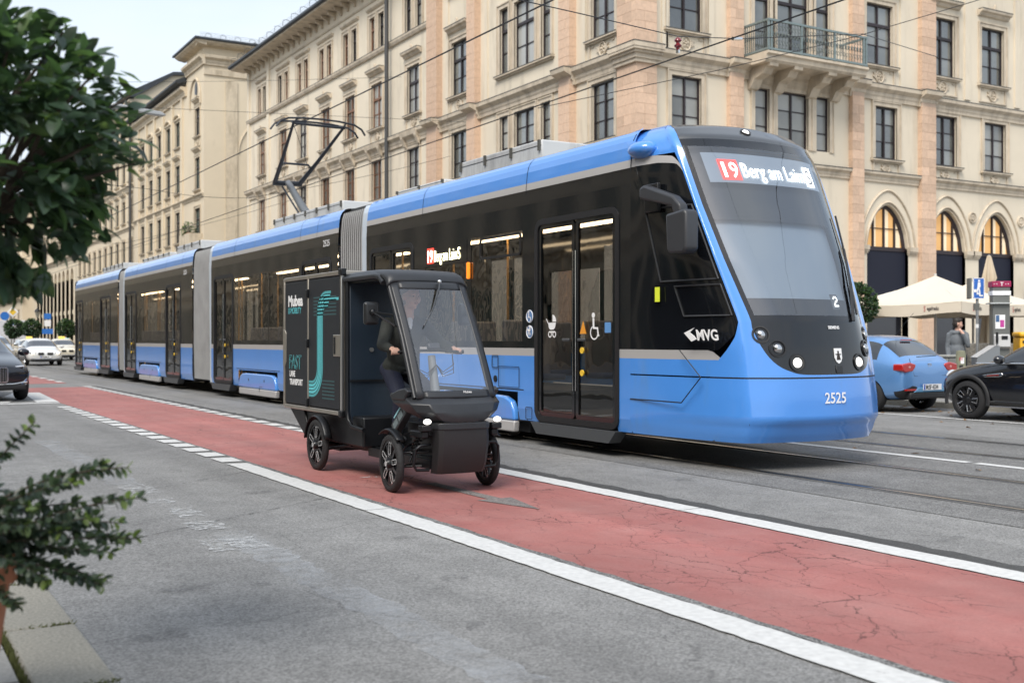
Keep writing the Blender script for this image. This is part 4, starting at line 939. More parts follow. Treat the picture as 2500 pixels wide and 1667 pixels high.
# bracketed frieze and eaves
brk = MB().prism([(.02, 0), (-.1, .02), (-.16, .18), (-.42, .28), (-.46, .42), (.02, .42)], -.07, .07, 'x').mesh('eaves_bracket', TRIM)
for i in range(44): put('eaves_bracket', brk, B1, FS, 1.0+i*.93, 18.36)
mb = MB(); mb.prism([(-.06, 18.8), (-1.0, 18.86), (-1.02, 18.98), (.05, 19.05)], -.1, 72-29.38+.9, 'x', 0, FS.M); mb.build('eaves_soffit', TRIM, B1)
mb = MB(); mb.prism([(-1.06, 18.93), (-1.16, 19.0), (-1.16, 19.12), (4.5, 22.0), (4.5, 21.7)], -.2, 72-29.38+.8, 'x', 0, FS.M); mb.build('roof', ROOFM, B1)
# snow guard hoops on the eaves
hoop = MB().tube([(-.22, 0, 0), (-.2, 0, .30), (0, 0, .36), (.2, 0, .30), (.22, 0, 0)], .016, 5).mesh('snow_guard', PIPE)
for i in range(20):
    o = put('snow_guard', hoop, B1, FS, .6+i*1.45, 19.18, -.95); o.rotation_euler = (0, 0, FS.rz+R(90))
mb = MB()
for dz in (.12, .22, .33): mb.tube([FS(.3, -1.0, 19.18+dz), FS(30, -1.0, 19.18+dz)], .006, 4)
mb.build('snow_guard_wire', PIPE, B1)
# end pilaster strips and return wall of the left end
mb = MB(); mb.box(.6, .95, -.12, .1, 0, 18.9, 0, FS.M); mb.build('corner_strip', CREAM, B1); mb = MB(); mb.box(A(67.5), A(67.05), -.10, .1, 0, 18.9, 0, FS.M); mb.build('corner_strip', CREAM, B1)
mb = MB(); mb.box(.6, .61, .0, 14, 0, 19, 0, FS.M); mb.build('side_wall', CREAM, B1)
mb = MB(); mb.tube([FS(A(48.78), -.30, 0), FS(A(48.78), -.30, 18.85)], .10, 10); mb.build('downpipe', PIPE, B1, smooth=60)
# right facade
winR = [(2.03, 8.2, 1.28, 1.98, 'w1'), (2.0, 11.72, 1.42, 2.3, 'w2'), (5.42, 8.2, .68, 1.98, 'w1t'), (6.9, 8.2, 1.5, 1.98, 'w1t'), (8.38, 8.2, .68, 1.98, 'w1t'),
        (5.42, 11.1, .72, 3.4, 'w2t'), (6.9, 11.1, 1.55, 3.4, 'w2t'), (8.38, 11.1, .72, 3.4, 'w2t'), (11.72, 8.2, 1.2, 1.98, 'w1p'), (11.35, 11.72, 1.42, 2.3, 'w2'),
        (15.1, 8.2, 1.36, 1.98, 'w1p'), (14.95, 11.72, 1.42, 2.3, 'w2'), (18.15, 8.2, 1.36, 1.98, 'w1p'), (18.0, 11.72, 1.42, 2.3, 'w2'), (21.2, 8.2, 1.36, 1.98, 'w1p'), (21.1, 11.72, 1.42, 2.3, 'w2')]
winR += [(a, 16.2, 1.1, 1.7, 'w3r') for a in (2.0, 6.9, 11.35, 14.95, 18.0, 21.1)]
ARCH = ((11.83, 1.135), (15.2, 1.12), (18.25, 1.12), (21.4, 1.12), (6.9, 1.5))
hR = [(a-w/2, a+w/2, z, z+h) for a, z, w, h, k in winR]
hA = [(c-w, c+w, 0, 7.28) for c, w in ARCH]
wall(B1, FR, 0, 28, (7.28, 19.0), hR, CREAM); wall(B1, FR, 0, 28, (0, 7.28), [(a, b, -1, 8) for a, b, _, _ in hA], CREAM, 'ground_floor_wall')
for q in winR: kwin(FR, *q, fine=q[0] > 1 and q[4] in ('w1', 'w1t', 'w1p', 'w2', 'w2t'))
def az(x, w, z0, H): return z0+H*max(0, 1-abs(x/w)**1.75)**.60
NAVY = mat('navy_blind', (.005, .007, .020), .7); WARM = mat('warm_room', (.55, .35, .15), .6, emit=((1, .50, .16), .22)); WARM2 = mat('warm_curtain', (.7, .6, .45), .6, emit=((1, .74, .45), .22)); DOORD = mat('shop_dark', (.02, .02, .024), .15, coat=.6)
for c, w in ARCH:
    n = 20; z0 = 4.85; H = 1.62; mb = MB(); xs = [-w+2*w*i/n for i in range(n+1)]
    for i in range(n):
        a, b = xs[i], xs[i+1]; za, zb_ = az(a, w, z0, H), az(b, w, z0, H)
        mb.quad(FR(c+a, 0, za), FR(c+b, 0, zb_), FR(c+b, 0, 7.28), FR(c+a, 0, 7.28)); mb.quad(FR(c+a, .35, za), FR(c+b, .35, zb_), FR(c+b, 0, zb_), FR(c+a, 0, za))
    for s in (-1, 1): mb.quad(FR(c+s*w, 0, 0), FR(c+s*w, .35, 0), FR(c+s*w, .35, z0), FR(c+s*w, 0, z0))
    AR = mb.build('arch', CREAM, B1)
    for (dw, dz, r_) in ((.10, .10, .05), (.40, .55, .045)):
        pts = [FR(c+x*(w+dw)/w, -.02, az(x, w, z0, H+dz)) for x in xs]; mb = MB(); mb.tube(pts, r_, 6); mb.build('arch_moulding', TRIM, AR, smooth=60)
    # window in the head of the arch
    mb = MB(); wi = w-.02
    pts = [FR(c+x*wi/w, .22, az(x, w, z0, H-.04)) for x in xs]; mb.tube(pts, .085, 6)
    for q in (-.52, 0, .52): mb.box(c+q*w-.035, c+q*w+.035, .18, .26, z0, az(q*w, w, z0, H-.06), 0, FR.M)
    mb.box(c-w*.96, c+w*.96, .2, .24, z0+.72, z0+.755, 0, FR.M); mb.box(c-w, c+w, .12, .28, z0-.12, z0+.03, 0, FR.M)
    WN = mb.build('arch_window', WINF, B1)
    for k in range(4):
        lo, hi = (-1, -.52, 0, .52, 1)[k], (-1, -.52, 0, .52, 1)[k+1]; mb = MB(); kk = 6
        for i in range(kk):
            a, b = w*(lo+(hi-lo)*i/kk), w*(lo+(hi-lo)*(i+1)/kk); mb.quad(FR(c+a, .25, z0), FR(c+b, .25, z0), FR(c+b, .25, max(z0, az(b, w, z0, H-.05))), FR(c+a, .25, max(z0, az(a, w, z0, H-.05))), 1 if ((i == 1 and k in (1, 2)) or k == 3 and i < 4 or (k == 2 and i in (2,))) else 0)
        mb.build('pane', [WARM, WARM2], WN)
    mb = MB(); mb.box(c-w, c+w, .15, .3, 2.75, z0-.13, 0, FR.M); mb.build('navy_blind', NAVY, B1); mb = MB(); mb.box(c-w+.05, c+w-.05, .3, .36, .1, 2.75, 0, FR.M); D = mb.build('shop_door', DOORD, B1)
    mb = MB(); mb.tube([FR(c-w+.02, .02, 2.72), FR(c+w-.02, .02, 2.72)], .055, 8); mb.build('awning_tube', mat('awning_case', (.35, .34, .31), .5, .4), B1, smooth=60)
    for s in (-1, 1):
        mb = MB(); x = c+s*(w+.20); x0, x1 = x-.2, x+.2
        for k, (zz, o_) in enumerate(((4.66, .05), (4.76, .09), (4.86, .12))): mb.box(x0-o_*.3, x1+o_*.3, -o_, .03, zz-.06-.035*k, zz+.04, 0, FR.M)
        mb.build('impost', TRIM, B1)
for a in (16.72, 19.8):
    mb = MB(); mb.lathe([(0, -.05), (.08, -.07), (.12, -.03), (.16, -.03), (.19, -.07), (.22, -.06), (.22, .02)], 18, (0, 0, 0), 'y', 0, Matrix.Translation(FR(a, 0, 6.25)))
    for i in range(5): mb.ell((.1*math.cos(R(72*i)), -.05, .1*math.sin(R(72*i))), (.035, .03, .035), 6, 4, 0, Matrix.Translation(FR(a, 0, 6.25)))
    mb.build('rosette', TRIM, B1, smooth=40)
segs = ((0, 4.0, .30), (4.65, 9.45, .30), (9.9, 13.6, .30), (14.0, 28, .26))
profile(B1, FR, -.3, 14.3, corn(10.38, 10.95, .30), TRIM); profile(B1, FR, 14.3, 28, corn(10.30, 10.80, .26), TRIM)
for a0, a1, o_ in ((.62, 3.8, .2), (4.4, 9.72, .2), (10.34, 13.5, .2), (14.33, 28, .22)): profile(B1, FR, a0, a1, corn(7.30, 7.68, o_), TRIM, 'string_course')
for a in (16.4, 19.55): mb = MB(); mb.box(a-.16, a+.16, -.06, .03, 10.95, 18.8, 0, FR.M); mb.build('lesene', CREAM, B1)
for a in (1.1, 3.1, 10.4, 12.6): mb = MB(); mb.box(a-.12, a+.12, -.05, .03, 10.95, 18.8, 0, FR.M); mb.build('lesene', CREAM, B1)
mb = MB(); mb.prism([(-.06, 18.8), (-1.0, 18.86), (-1.02, 18.98), (.05, 19.05)], -.95, 28, 'x', 0, FR.M); mb.build('eaves_soffit', TRIM, B1)
mb = MB(); mb.prism([(-1.06, 18.93), (-1.16, 19.0), (-1.16, 19.12), (4.5, 22.0), (4.5, 21.7)], -1.0, 28, 'x', 0, FR.M); mb.build('roof', ROOFM, B1)
# sandstone pilasters of separate blocks
nblk = 0; BLKM = {}
def pilaster(F, a, w, out, fine, z0=0, z1=18.7, brk=True):
    global nblk
    mb = MB(); mb.box(a-w/2+.012, a+w/2-.012, -out+.012, .05, z0, z1, 0, F.M); P = mb.build('pilaster', MORT, B1)
    h = .335; k = int((z1-z0)/h); rest = MB(); rr = random.Random(int(a*100))
    for i in range(k):
        z = z0+i*h
        if 10.3 < z+h/2 < 10.98: continue
        cuts = [0, 1] if i % 3 == 0 else ([0, rr.uniform(.35, .65), 1])
        for p, q in zip(cuts, cuts[1:]):
            x0, x1 = a-w/2+w*p+.004, a-w/2+w*q-.004
            if fine and 4.2 < z < 15.2 and nblk < 290:
                key = (round(x1-x0, 2), round(out, 2)); dw = key[0]
                me = BLKM.get(key)
                if me is None:
                    b = MB(); b.box(-dw/2, dw/2, -out, .04, .004, h-.004); me = BLKM[key] = b.mesh('block', SAND)
                o = put('block', me, P, F, (x0+x1)/2, z); o.location = F((x0+x1)/2, 0, z)-ORG[P.as_pointer()]; nblk += 1
            else: rest.box(x0, x1, -out+rr.uniform(-.004, .004), .04, z+.004, z+h-.004, 0, F.M)
    if rest.v: struct(rest.build('blockwork', SAND, P), 'stuff')
    if not brk: return
    cz = MB(); cz.prism(corn(10.36, 10.97, .30+out), a-w/2-.08, a+w/2+.08, 'x', 0, F.M); cz.box(a-w/2-.085, a+w/2+.085, -.30-out-.008, .05, 10.945, 10.982, 1, F.M); cz.build('cornice_break', [TRIM, LEAD], B1)
for a, w in ((4.11, .62), (10.03, .62), (13.92, .82)): pilaster(FR, a, w, .20, True)
pilaster(FR, .20, .86, .22, True, brk=False)
pilaster(FS, 72-29.38-.43, .86, .22, True, brk=False)
mb = MB()
for z0_, z1_, p_ in ((10.36, 10.48, .09), (10.48, 10.64, .14), (10.64, 10.72, .22), (10.72, 10.80, .30), (10.80, 10.95, .32)): mb.box(22-.22-p_, 22.72, 29.38-.22-p_, 30.32, z0_, z1_)
mb.box(22-.22-.33, 22.73, 29.38-.22-.33, 30.33, 10.95, 10.98, 1); mb.build('cornice_corner', [TRIM, LEAD], B1)
for y, w in ((33.35, .72), (40.38, .70), (44.0, 1.0)): pilaster(FS, A(y), w, .30, False)
for y in (32.45, 34.1, 39.5, 42.95, 41.0): mb = MB(); mb.box(A(y)-.11, A(y)+.11, -.07, .03, 10.95, 18.7, 0, FS.M); mb.build('lesene', CREAM, B1)
# balcony
mb = MB(); bx0, bx1 = 4.5, 9.35; mb.prism([(.1, 10.78), (-1.12, 10.78), (-1.2, 10.86), (-1.22, 11.0), (-1.3, 11.04), (-1.3, 11.12), (.1, 11.12)], bx0, bx1, 'x', 0, FR.M); BAL = mb.build('balcony_slab', TRIM, B1)
cb = MB().prism([(.02, -.75), (-.15, -.7), (-.35, -.42), (-.75, -.30), (-.9, -.12), (-1.1, -.1), (-1.12, 0), (.02, 0)], -.2, .2, 'x').mesh('balcony_corbel', TRIM)
for a in (4.95, 6.1, 7.75, 8.9): put('balcony_corbel', cb, B1, FR, a, 10.78)
RAIL = mat('balcony_rail', (.20, .25, .25), .5, .2, vary=(8, .2))
P = lambda a, y, z: FR(a, y, z)
mb = MB()
for z in (11.2, 12.18): mb.box(bx0+.03, bx1-.03, -1.27, -1.19, z-.035, z+.035, 0, FR.M); mb.box(bx0+.03, bx0+.11, -1.19, 0, z-.035, z+.035, 0, FR.M); mb.box(bx1-.11, bx1-.03, -1.19, 0, z-.035, z+.035, 0, FR.M)
for a in (bx0+.07, bx0+.2, 6.1, 7.7, bx1-.2, bx1-.07): mb.box(a-.035, a+.035, -1.26, -1.20, 11.12, 12.15, 0, FR.M)
RL = mb.build('balcony_railing', RAIL, B1)
mb = MB(); a = bx0+.28; rr = random.Random(2)
while a < bx1-.1:
    mb.tube([P(a, -1.23, 11.2), P(a, -1.23, 12.15)], .011, 5)
    for z in (11.45, 11.7, 11.95): mb.tube([P(a+.06+.045*math.cos(R(q)), -1.23, z+.07*math.sin(R(q))) for q in range(0, 360, 45)], .01, 4, 0, False, None, True)
    mb.ell(P(a, -1.23, 11.72), (.035, .03, .10), 6, 5); a += .145
for y in [-.1*k for k in range(1, 12)]: mb.tube([P(bx0+.07, y, 11.2), P(bx0+.07, y, 12.15)], .012, 5); mb.ell(P(bx0+.07, y, 11.7), (.03, .03, .1), 5, 4)
mb.build('railing_ironwork', mat('wrought_iron', (.10, .12, .115), .55, .3), RL)
# wall lantern at the right edge is built with the street furniture
# ---- second building with the tower
F2 = Fr((22, 106.2, 0), R(-90)); B2 = thing('tower_building', 'deep cream building with a square tower beyond the side street', 'building', (22, 82.4, 0))
A2 = lambda y: 106.2-y
ww = [(A2(y), z, 1.4, h, k) for y in (90.1, 93.2, 96.4, 99.5, 102.7) for z, h, k in ((16.6, 2.0, 't'), (12.95, 2.2, 'm'), (9.0, 2.45, 'b'))]
wt = [(A2(84.1), 16.6, 1.3, 2.1, 'm'), (A2(84.1), 12.6, 1.3, 2.4, 'm'), (A2(84.1), 8.6, 1.5, 2.6, 'b')]
wall(B2, F2, 0, A2(87.3), (0, 21.2), [(a-w/2, a+w/2, z, z+h) for a, z, w, h, k in ww], CREAM2); wall(B2, F2, A2(87.3), A2(82.4), (0, 23.2), [(a-w/2, a+w/2, z, z+h) for a, z, w, h, k in wt], CREAM2, 'tower_wall')
for a, z, w, h, k in ww+wt: window(B2, F2, a, z, w, h, 2, (0, .5, 1), .7 if k != 't' else None, False, WINF, WGL2, TRIM2, hood=(k == 'm'), arch=(k == 't'), panel=(.8 if k == 'm' else 0))
mb = MB(); mb.box(A2(82.4), A2(82.39), 0, 22, 0, 23.2, 0, F2.M); mb.build('tower_side_wall', CREAM2, B2)
FT = Fr((22, 82.4, 0), 0)
mb = MB()
for a in (1.6, 4.4, 7.6): mb.box(a, a+.9, -.10, .02, 0, 20.6, 0, FT.M); 
mb.box(0, 22, -.12, .02, 20.9, 21.3, 0, FT.M); mb.tube([FT(6.4+.6*math.cos(R(q)), -.05, 19.6+.6*math.sin(R(q))) for q in range(0, 360, 20)], .09, 6, 0, False, None, True); mb.tube([FT(6+3.4*math.cos(R(q)), -.04, 15.3+3.0*math.sin(R(q))) for q in range(90, 181, 10)], .07, 6)
mb.build('tower_moulding', TRIM2, B2)
for (z, w_) in ((9.2, 1.2), (13.2, .9)):
    window(B2, FT, 8.6, z, w_, 2.3, 2, (0, .5, 1), None, False, WINF, WGL2, TRIM2, hood=True)
for Fq, a0, a1 in ((F2, A2(87.4), A2(82.4)), (FT, 0, 22)):
    profile(B2, Fq, a0, a1+.3, corn(21.6, 22.3, .45), TRIM2, 'tower_cornice', False)
    mb = MB(); mb.prism([(.05, 22.9), (-.5, 23.0), (-.75, 23.15), (-.75, 23.25), (.05, 23.3)], a0-.6, a1+.7, 'x', 0, Fq.M); mb.build('tower_eaves', TRIM2, B2)
mb = MB(); mb.box(21.15, 44.9, 81.5, 88.4, 23.28, 23.42); mb.add([(21.15, 81.5, 23.42), (44.9, 81.5, 23.42), (44.9, 88.4, 23.42), (21.15, 88.4, 23.42), (24.5, 84.9, 24.0), (44.9, 84.9, 24.0)], [(0, 1, 5, 4), (1, 2, 5), (2, 3, 4, 5), (3, 0, 4)]); mb.build('tower_roof', ROOFM, B2)
for i in range(14):
    o = put('snow_guard', hoop, B2, FT, .2+i*1.1, 23.45, -.5)
mb = MB(); [mb.tube([FT(-.4, -.5, 23.5+dz), FT(16, -.5, 23.5+dz)], .008, 4) for dz in (.1, .22, .34)]; mb.build('snow_guard_wire', PIPE, B2)
profile(B2, F2, 0, A2(87.3), corn(20.2, 20.9, .5), TRIM2, 'cornice', False); profile(B2, F2, 0, A2(82.4), corn(11.9, 12.2, .22), TRIM2, 'string_course', False)
mb = MB(); mb.prism([(-.6, 21.1), (-.85, 21.2), (-.85, 21.35), (5, 24), (5, 23.7)], -.3, A2(87.3), 'x', 0, F2.M); mb.build('roof', ROOFM, B2)
for y in (88.55, 91.65, 94.8, 97.95, 101.1, 104.3): mb = MB(); mb.box(A2(y)-.25, A2(y)+.25, -.14, .02, 8, 20.2, 0, F2.M); mb.build('lesene', CREAM2, B2)
mb = MB(); mb.ell(F2(A2(84.5), -.02, 20.1), (.05, .38, .62), 14, 10); mb.build('oval_window', mat('oval_dark', (.03, .03, .035), .3), B2, smooth=170)
mb = MB(); mb.tube([F2(A2(84.7)+1.55*math.cos(R(q)), -.05, 18.9+2.1*math.sin(R(q))) for q in range(0, 181, 12)], .09, 6); mb.build('tower_arch_moulding', TRIM2, B2)
mb = MB(); mb.box(A2(85.6), A2(82.7), -1.0, 0, 8.0, 8.3, 0, F2.M); mb.box(A2(85.6), A2(82.7), -1.0, -.9, 8.3, 9.2, 0, F2.M); mb.box(A2(82.8), A2(82.7), -.9, 0, 8.3, 9.2, 0, F2.M); mb.build('balcony', TRIM2, B2)
# ---- third building: taller, with a blank gable
F3 = Fr((22, 138, 0), R(-90)); B3 = thing('far_cream_building', 'tall cream building with a blank gable, half hidden by the foreground tree', 'building', (22, 106.4, 0)); A3 = lambda y: 138-y
w3 = [(A3(107.9+3.05*i), z, 1.4, 2.1, 0) for i in range(10) for z in (8.6, 12.4, 16.2, 19.9)]
wall(B3, F3, 0, 31.6, (0, 23.6), [(a-w/2, a+w/2, z, z+h) for a, z, w, h, k in w3], CREAM2)
for a, z, w, h, k in w3: window(B3, F3, a, z, w, h, 2, (0, .5, 1), None, False, WINF, WGL2, TRIM2, hood=z > 10, panel=0)
mb = MB(); mb.prism([(0, 0), (16, 0), (16, 27.5), (3.5, 26.2), (0, 24)], 31.6, 31.61, 'x', 0, F3.M); mb.build('gable_wall', CREAM2, B3)
mb = MB(); mb.prism([(-.6, 23.6), (-.8, 23.8), (-.8, 23.95), (3.5, 26.4), (16, 27.7), (16, 27.4), (3.5, 26.1), (.05, 23.7)], -.2, 31.9, 'x', 0, F3.M); mb.build('roof', ROOFM, B3)
profile(B3, F3, 0, 31.6, corn(22.7, 23.5, .5), TRIM2, 'cornice', False)
for z in (11.6, 15.5): profile(B3, F3, 0, 31.6, corn(z, z+.3, .2), TRIM2, 'string_course', False)
mb = MB(); mb.tube([F3(31.3, -.3, 0), F3(31.3, -.3, 22.5), F3(31.0, -.7, 23.4)], .12, 8); mb.build('downpipe', PIPE, B3, smooth=60)
# ---- arcaded building and the portico beyond it
F4 = Fr((22, 172, 0), R(-90)); B4 = thing('arcade_building', 'cream building with a tall arcade of round arches, far down the street', 'building', (22, 138.2, 0)); A4 = lambda y: 172-y
mb = MB(); n = 10
arc = [(A4(141+3.2*i), 1.1) for i in range(10)]
w4 = [(a, z, 1.2, 2.0, 0) for a, _ in arc for z in (13.2, 17.2)]
wall(B4, F4, 0, 33.8, (11.0, 21.5), [(a-w/2, a+w/2, z, z+h) for a, z, w, h, k in w4], CREAM2); wall(B4, F4, 0, 33.8, (0, 11.0), [(a-w, a+w, -1, 12) for a, w in arc], CREAM2, 'arcade_wall')
for a, z, w, h, k in w4: window(B4, F4, a, z, w, h, 2, (0, .5, 1), None, False, WINF, WGL2, TRIM2, hood=True)
for c, w in arc:
    mb = MB(); n = 12; xs = [-w+2*w*i/n for i in range(n+1)]; f = lambda x: 8.6+1.3*math.sqrt(max(0, 1-(x/w)**2))
    for i in range(n): mb.quad(F4(c+xs[i], 0, f(xs[i])), F4(c+xs[i+1], 0, f(xs[i+1])), F4(c+xs[i+1], 0, 11.0), F4(c+xs[i], 0, 11.0)); mb.quad(F4(c+xs[i], .3, f(xs[i])), F4(c+xs[i+1], .3, f(xs[i+1])), F4(c+xs[i+1], 0, f(xs[i+1])), F4(c+xs[i], 0, f(xs[i])))
    for s in (-1, 1): mb.quad(F4(c+s*w, 0, 0), F4(c+s*w, .3, 0), F4(c+s*w, .3, 8.6), F4(c+s*w, 0, 8.6))
    mb.box(c-w-.05, c+w+.05, .2, .3, 4.4, 4.9, 0, F4.M); mb.build('arcade_arch', CREAM2, B4)
    mb = MB(); mb.box(c-w, c+w, .31, .36, 0, 10.2, 0, F4.M); mb.build('arcade_glazing', mat('arcade_inner', (.36, .29, .19), .8), B4)
profile(B4, F4, 0, 33.8, corn(10.9, 11.4, .4), TRIM2, 'cornice', False); profile(B4, F4, 0, 33.8, corn(20.7, 21.5, .5), TRIM2, 'cornice', False)
mb = MB(); mb.prism([(-.6, 21.4), (-.8, 21.6), (5, 24.5), (5, 24)], -.2, 34, 'x', 0, F4.M); mb.build('roof', ROOFM, B4)
F5 = Fr((20.2, 262, 0), R(-90)); B5 = thing('distant_building', 'pale building projecting forward at the far left end of the street', 'building', (20.2, 172.2, 0)); A5 = lambda y: 262-y
w5 = [(A5(176+5.2*i), z, 1.6, 2.4, 0) for i in range(17) for z in (3.2, 8.6, 13.4, 17.6)]
wall(B5, F5, 0, 89.6, (0, 22), [(a-w/2, a+w/2, z, z+h) for a, z, w, h, k in w5], CREAM2)
for a, z, w, h, k in w5: window(B5, F5, a, z, w, h, 2, (0, .5, 1), None, False, WINF, WGL2, TRIM2, hood=z > 5, sill=True)
for z in (6.9, 7.4, 12.4, 21): profile(B5, F5, 0, 90, corn(z, z+.5, .6), TRIM2, 'cornice', False)
mb = MB(); mb.box(89.6, 89.61, 0, 12, 0, 22, 0, F5.M); mb.build('side_wall', CREAM2, B5)
mb = MB(); mb.box(84, 89.8, -2.4, 0, 10.8, 12.6, 0, F5.M); mb.build('bay_balcony', TRIM2, B5); mb = MB(); mb.prism([(-.6, 22), (-.8, 22.1), (5, 25), (5, 24.5)], 0, 90, 'x', 0, F5.M); mb.build('roof', ROOFM, B5)
mb = MB(); mb.box(0, 12, 0, 1, 0, 24); 
B6 = thing('end_building', 'pale block closing the view at the far end of the street', 'building', (4, 330, 0)); F6 = Fr((-30, 330, 0), 0)
w6 = [(3+4*i, z, 1.5, 2.3, 0) for i in range(14) for z in (4, 8.5, 13, 17)]
wall(B6, F6, 0, 62, (0, 22), [(a-w/2, a+w/2, z, z+h) for a, z, w, h, k in w6], CREAM2)
for a, z, w, h, k in w6: window(B6, F6, a, z, w, h, 2, (0, .5, 1), None, False, WINF, WGL2, TRIM2)
# ---- the facade on the camera's side of the street, seen mirrored in the tram
F7 = Fr((-15, -30, 0), R(90)); B7 = thing('opposite_building', 'cream facade on the near side of the street, seen mirrored in the tram windows', 'building', (-15, 20, 0))
w7 = [(4+3.6*i, z, w_, h_, 0) for i in range(80) for z, w_, h_ in ((.15, 2.5, 4.4), (6.6, 1.8, 3.0), (11.2, 1.8, 3.0), (15.4, 1.6, 2.3))]
wall(B7, F7, 0, 292, (0, 19), [(a-w/2, a+w/2, z, z+h) for a, z, w, h, k in w7], CREAM2)
for a, z, w, h, k in w7: window(B7, F7, a, z, w, h, 2, (0, .5, 1), None, False, WINF, WGL2, TRIM2, hood=z > 5, sill=z > 5)
profile(B7, F7, 0, 292, corn(5.3, 5.9, .5), TRIM2, 'cornice', False); profile(B7, F7, 0, 292, corn(18.3, 19.1, .7), TRIM2, 'cornice', False)
# ---------------------------------------------------------------- cargo bike
BP = mat('bike_panel', (.022, .024, .028), .5, vary=(20, .1), spec=.3); ALU = mat('bike_aluminium', (.50, .46, .40), .38, .85, vary=(6, .12)); ALUD = mat('alu_bright', (.62, .62, .60), .3, .9)
BSH = mat('bike_shell', (.022, .024, .028), .42, vary=(12, .12)); BIN = mat('bike_inner', (.012, .022, .036), .4); BFR = mat('bike_frame', (.008, .009, .011), .4, .2); TYRE = mat('tyre', (.018, .018, .019), .75, vary=(30, .25), bump=(60, .5, .01)); RIM = mat('rim_black', (.010, .010, .011), .3, .2); RIMS = mat('rim_silver', (.8, .8, .8), .25, .8)
TEAL = mat('print_teal', (.12, .55, .60), .5); TEALD = mat('print_teal_dark', (.034, .085, .093), .5); PRW = mat('print_white', (.85, .85, .85), .5)
BG = glass('bike_windshield', (.96, .97, .98), 2.25, .015, .05)
bike = thing('cargo_bike', 'black four-wheeled cargo bike with roofed cabin and aluminium framed cargo box', 'cargo bike', (4.55, 10.2, 0))
X0, X1 = 4.15, 4.97; Y0, Y1 = 10.40, 12.15; Z0, Z1 = .60, 2.03
mb = MB(); mb.box(X0+.012, X1-.012, Y0+.012, Y1-.012, Z0+.01, Z1-.012); box = mb.build('cargo_box', BP, bike)
def bar(p, q, w, m=ALU, nm='box_edge', par=None, bev=.006):
    a = [min(p[i], q[i])-w/2 for i in range(3)]; b = [max(p[i], q[i])+w/2 for i in range(3)]
    o = MB(); o.box(a[0], b[0], a[1], b[1], a[2], b[2]); return o.build(nm, m, par or box, bevel=bev)
e = .022
for x in (X0+e*.6, X1-e*.6):
    for y in (Y0+e, Y1-e*.6): bar((x, y, Z0+.025), (x, y, Z1-.025), .045)
    for z in (Z0+.012, Z1-.012): bar((x, Y0+.045, z), (x, Y1-.04, z), .042)
for y in (Y0+e, Y1-e*.6):
    for z in (Z0+.012, Z1-.012): bar((X0+.04, y, z), (X1-.04, y, z), .042)
bar((X0+.008, 11.37, Z0+.04), (X0+.008, 11.37, Z1-.04), .034)
bar((X0-.002, Y0+.005, Z0+.01), (X0-.002, Y0+.005, Z1), .03, ALUD)
for x in (X0, X1):
    for z in (Z0+.012, Z1-.008): 
        o = MB(); o.box(x-.03, x+.03, Y0-.035, Y0+.045, z-.035, z+.035); o.build('box_corner', BFR, box, bevel=.01)
mb = MB(); mb.box(X0-.004, X0+.02, 11.40, 12.09, Z0+.05, Z1-.05); PR = mb.build('side_panel', BP, box, bevel=.004); mb = MB(); mb.box(X0-.004, X0+.02, 10.47, 11.345, Z0+.05, Z1-.05); DR = mb.build('side_door', BP, box, bevel=.004)
for z in (1.84, 1.31, .68): mb = MB(); mb.box(X0-.028, X0, 11.345, 11.395, z-.045, z+.045); mb.build('hinge', BFR, box, bevel=.006)
mb = MB(); mb.box(X0-.014, X0, 10.40, 10.62, 1.18, 1.40); LT = mb.build('latch_plate', ALU, box, bevel=.006); mb = MB(); mb.box(X0-.019, X0-.0142, 10.555, 10.595, 1.205, 1.375); mb.build('latch_slot', BFR, LT)
mb = MB(); mb.prism([(12.16, 1.05), (12.16, 1.46), (12.10, 1.46), (12.06, 1.42), (12.06, 1.11), (12.10, 1.05)], X0-.012, X0, 'x'); mb.build('latch_plate', ALU, box, bevel=.004)
xp = X0-.0052
text_mesh('Mubea', .165, PRW, 'brand_lettering', box, MX(xp, 12.0, 1.72), bold=.006, sx=1.05, ext=.0006); text_mesh('U-MOBILITY', .098, TEAL, 'brand_lettering', box, MX(xp, 12.0, 1.635), sx=.80, ext=.0006)
text_mesh('FAST', .215, mat('print_teal_line', (.06, .25, .27), .5), 'slogan_lettering', box, MX(xp, 11.97, 1.03), sx=.84, outline=.0035); text_mesh('LANE', .09, PRW, 'slogan_lettering', box, MX(xp, 11.95, .945), bold=.003, sx=.8, ext=.0006); text_mesh('TRANSPORT', .09, PRW, 'slogan_lettering', box, MX(xp, 11.95, .855), bold=.003, sx=.82, ext=.0006)
# teal lines that bend down the door
def ribbon(pts, w, m, nm='door_graphic'):
    mb = MB(); n = len(pts)
    for i in range(n-1):
        a, b = Vector(pts[i]), Vector(pts[i+1])
        def nrm(k):
            t = (Vector(pts[min(k+1, n-1)])-Vector(pts[max(k-1, 0)])).normalized(); return Vector((-t.y, t.x))
        p0, p1 = a-nrm(i)*w/2, a+nrm(i)*w/2; q0, q1 = b-nrm(i+1)*w/2, b+nrm(i+1)*w/2
        mb.quad((xp, p0.x, p0.y), (xp, q0.x, q0.y), (xp, q1.x, q1.y), (xp, p1.x, p1.y))
    return mb.build(nm, m, box)
MIDT = mat('print_teal_mid', (.08, .36, .39), .5)
for k in range(5):
    rt = .09+.036*(4-k); yk = 10.85+rt; rb = 11.24-yk
    pts = [(10.49 if k == 2 else 10.70+.02*k, 1.60+rt)] + [(10.85+rt*math.cos(R(a)), 1.60+rt*math.sin(R(a))) for a in range(90, -1, -10)]
    pts += [(11.24-rb*math.cos(R(a)), 1.06-rb*math.sin(R(a))) for a in range(0, 91, 10)] + [(11.34, 1.06-rb)]
    ribbon(pts, .027, (MIDT, TEAL, TEAL, TEAL, MIDT)[k])
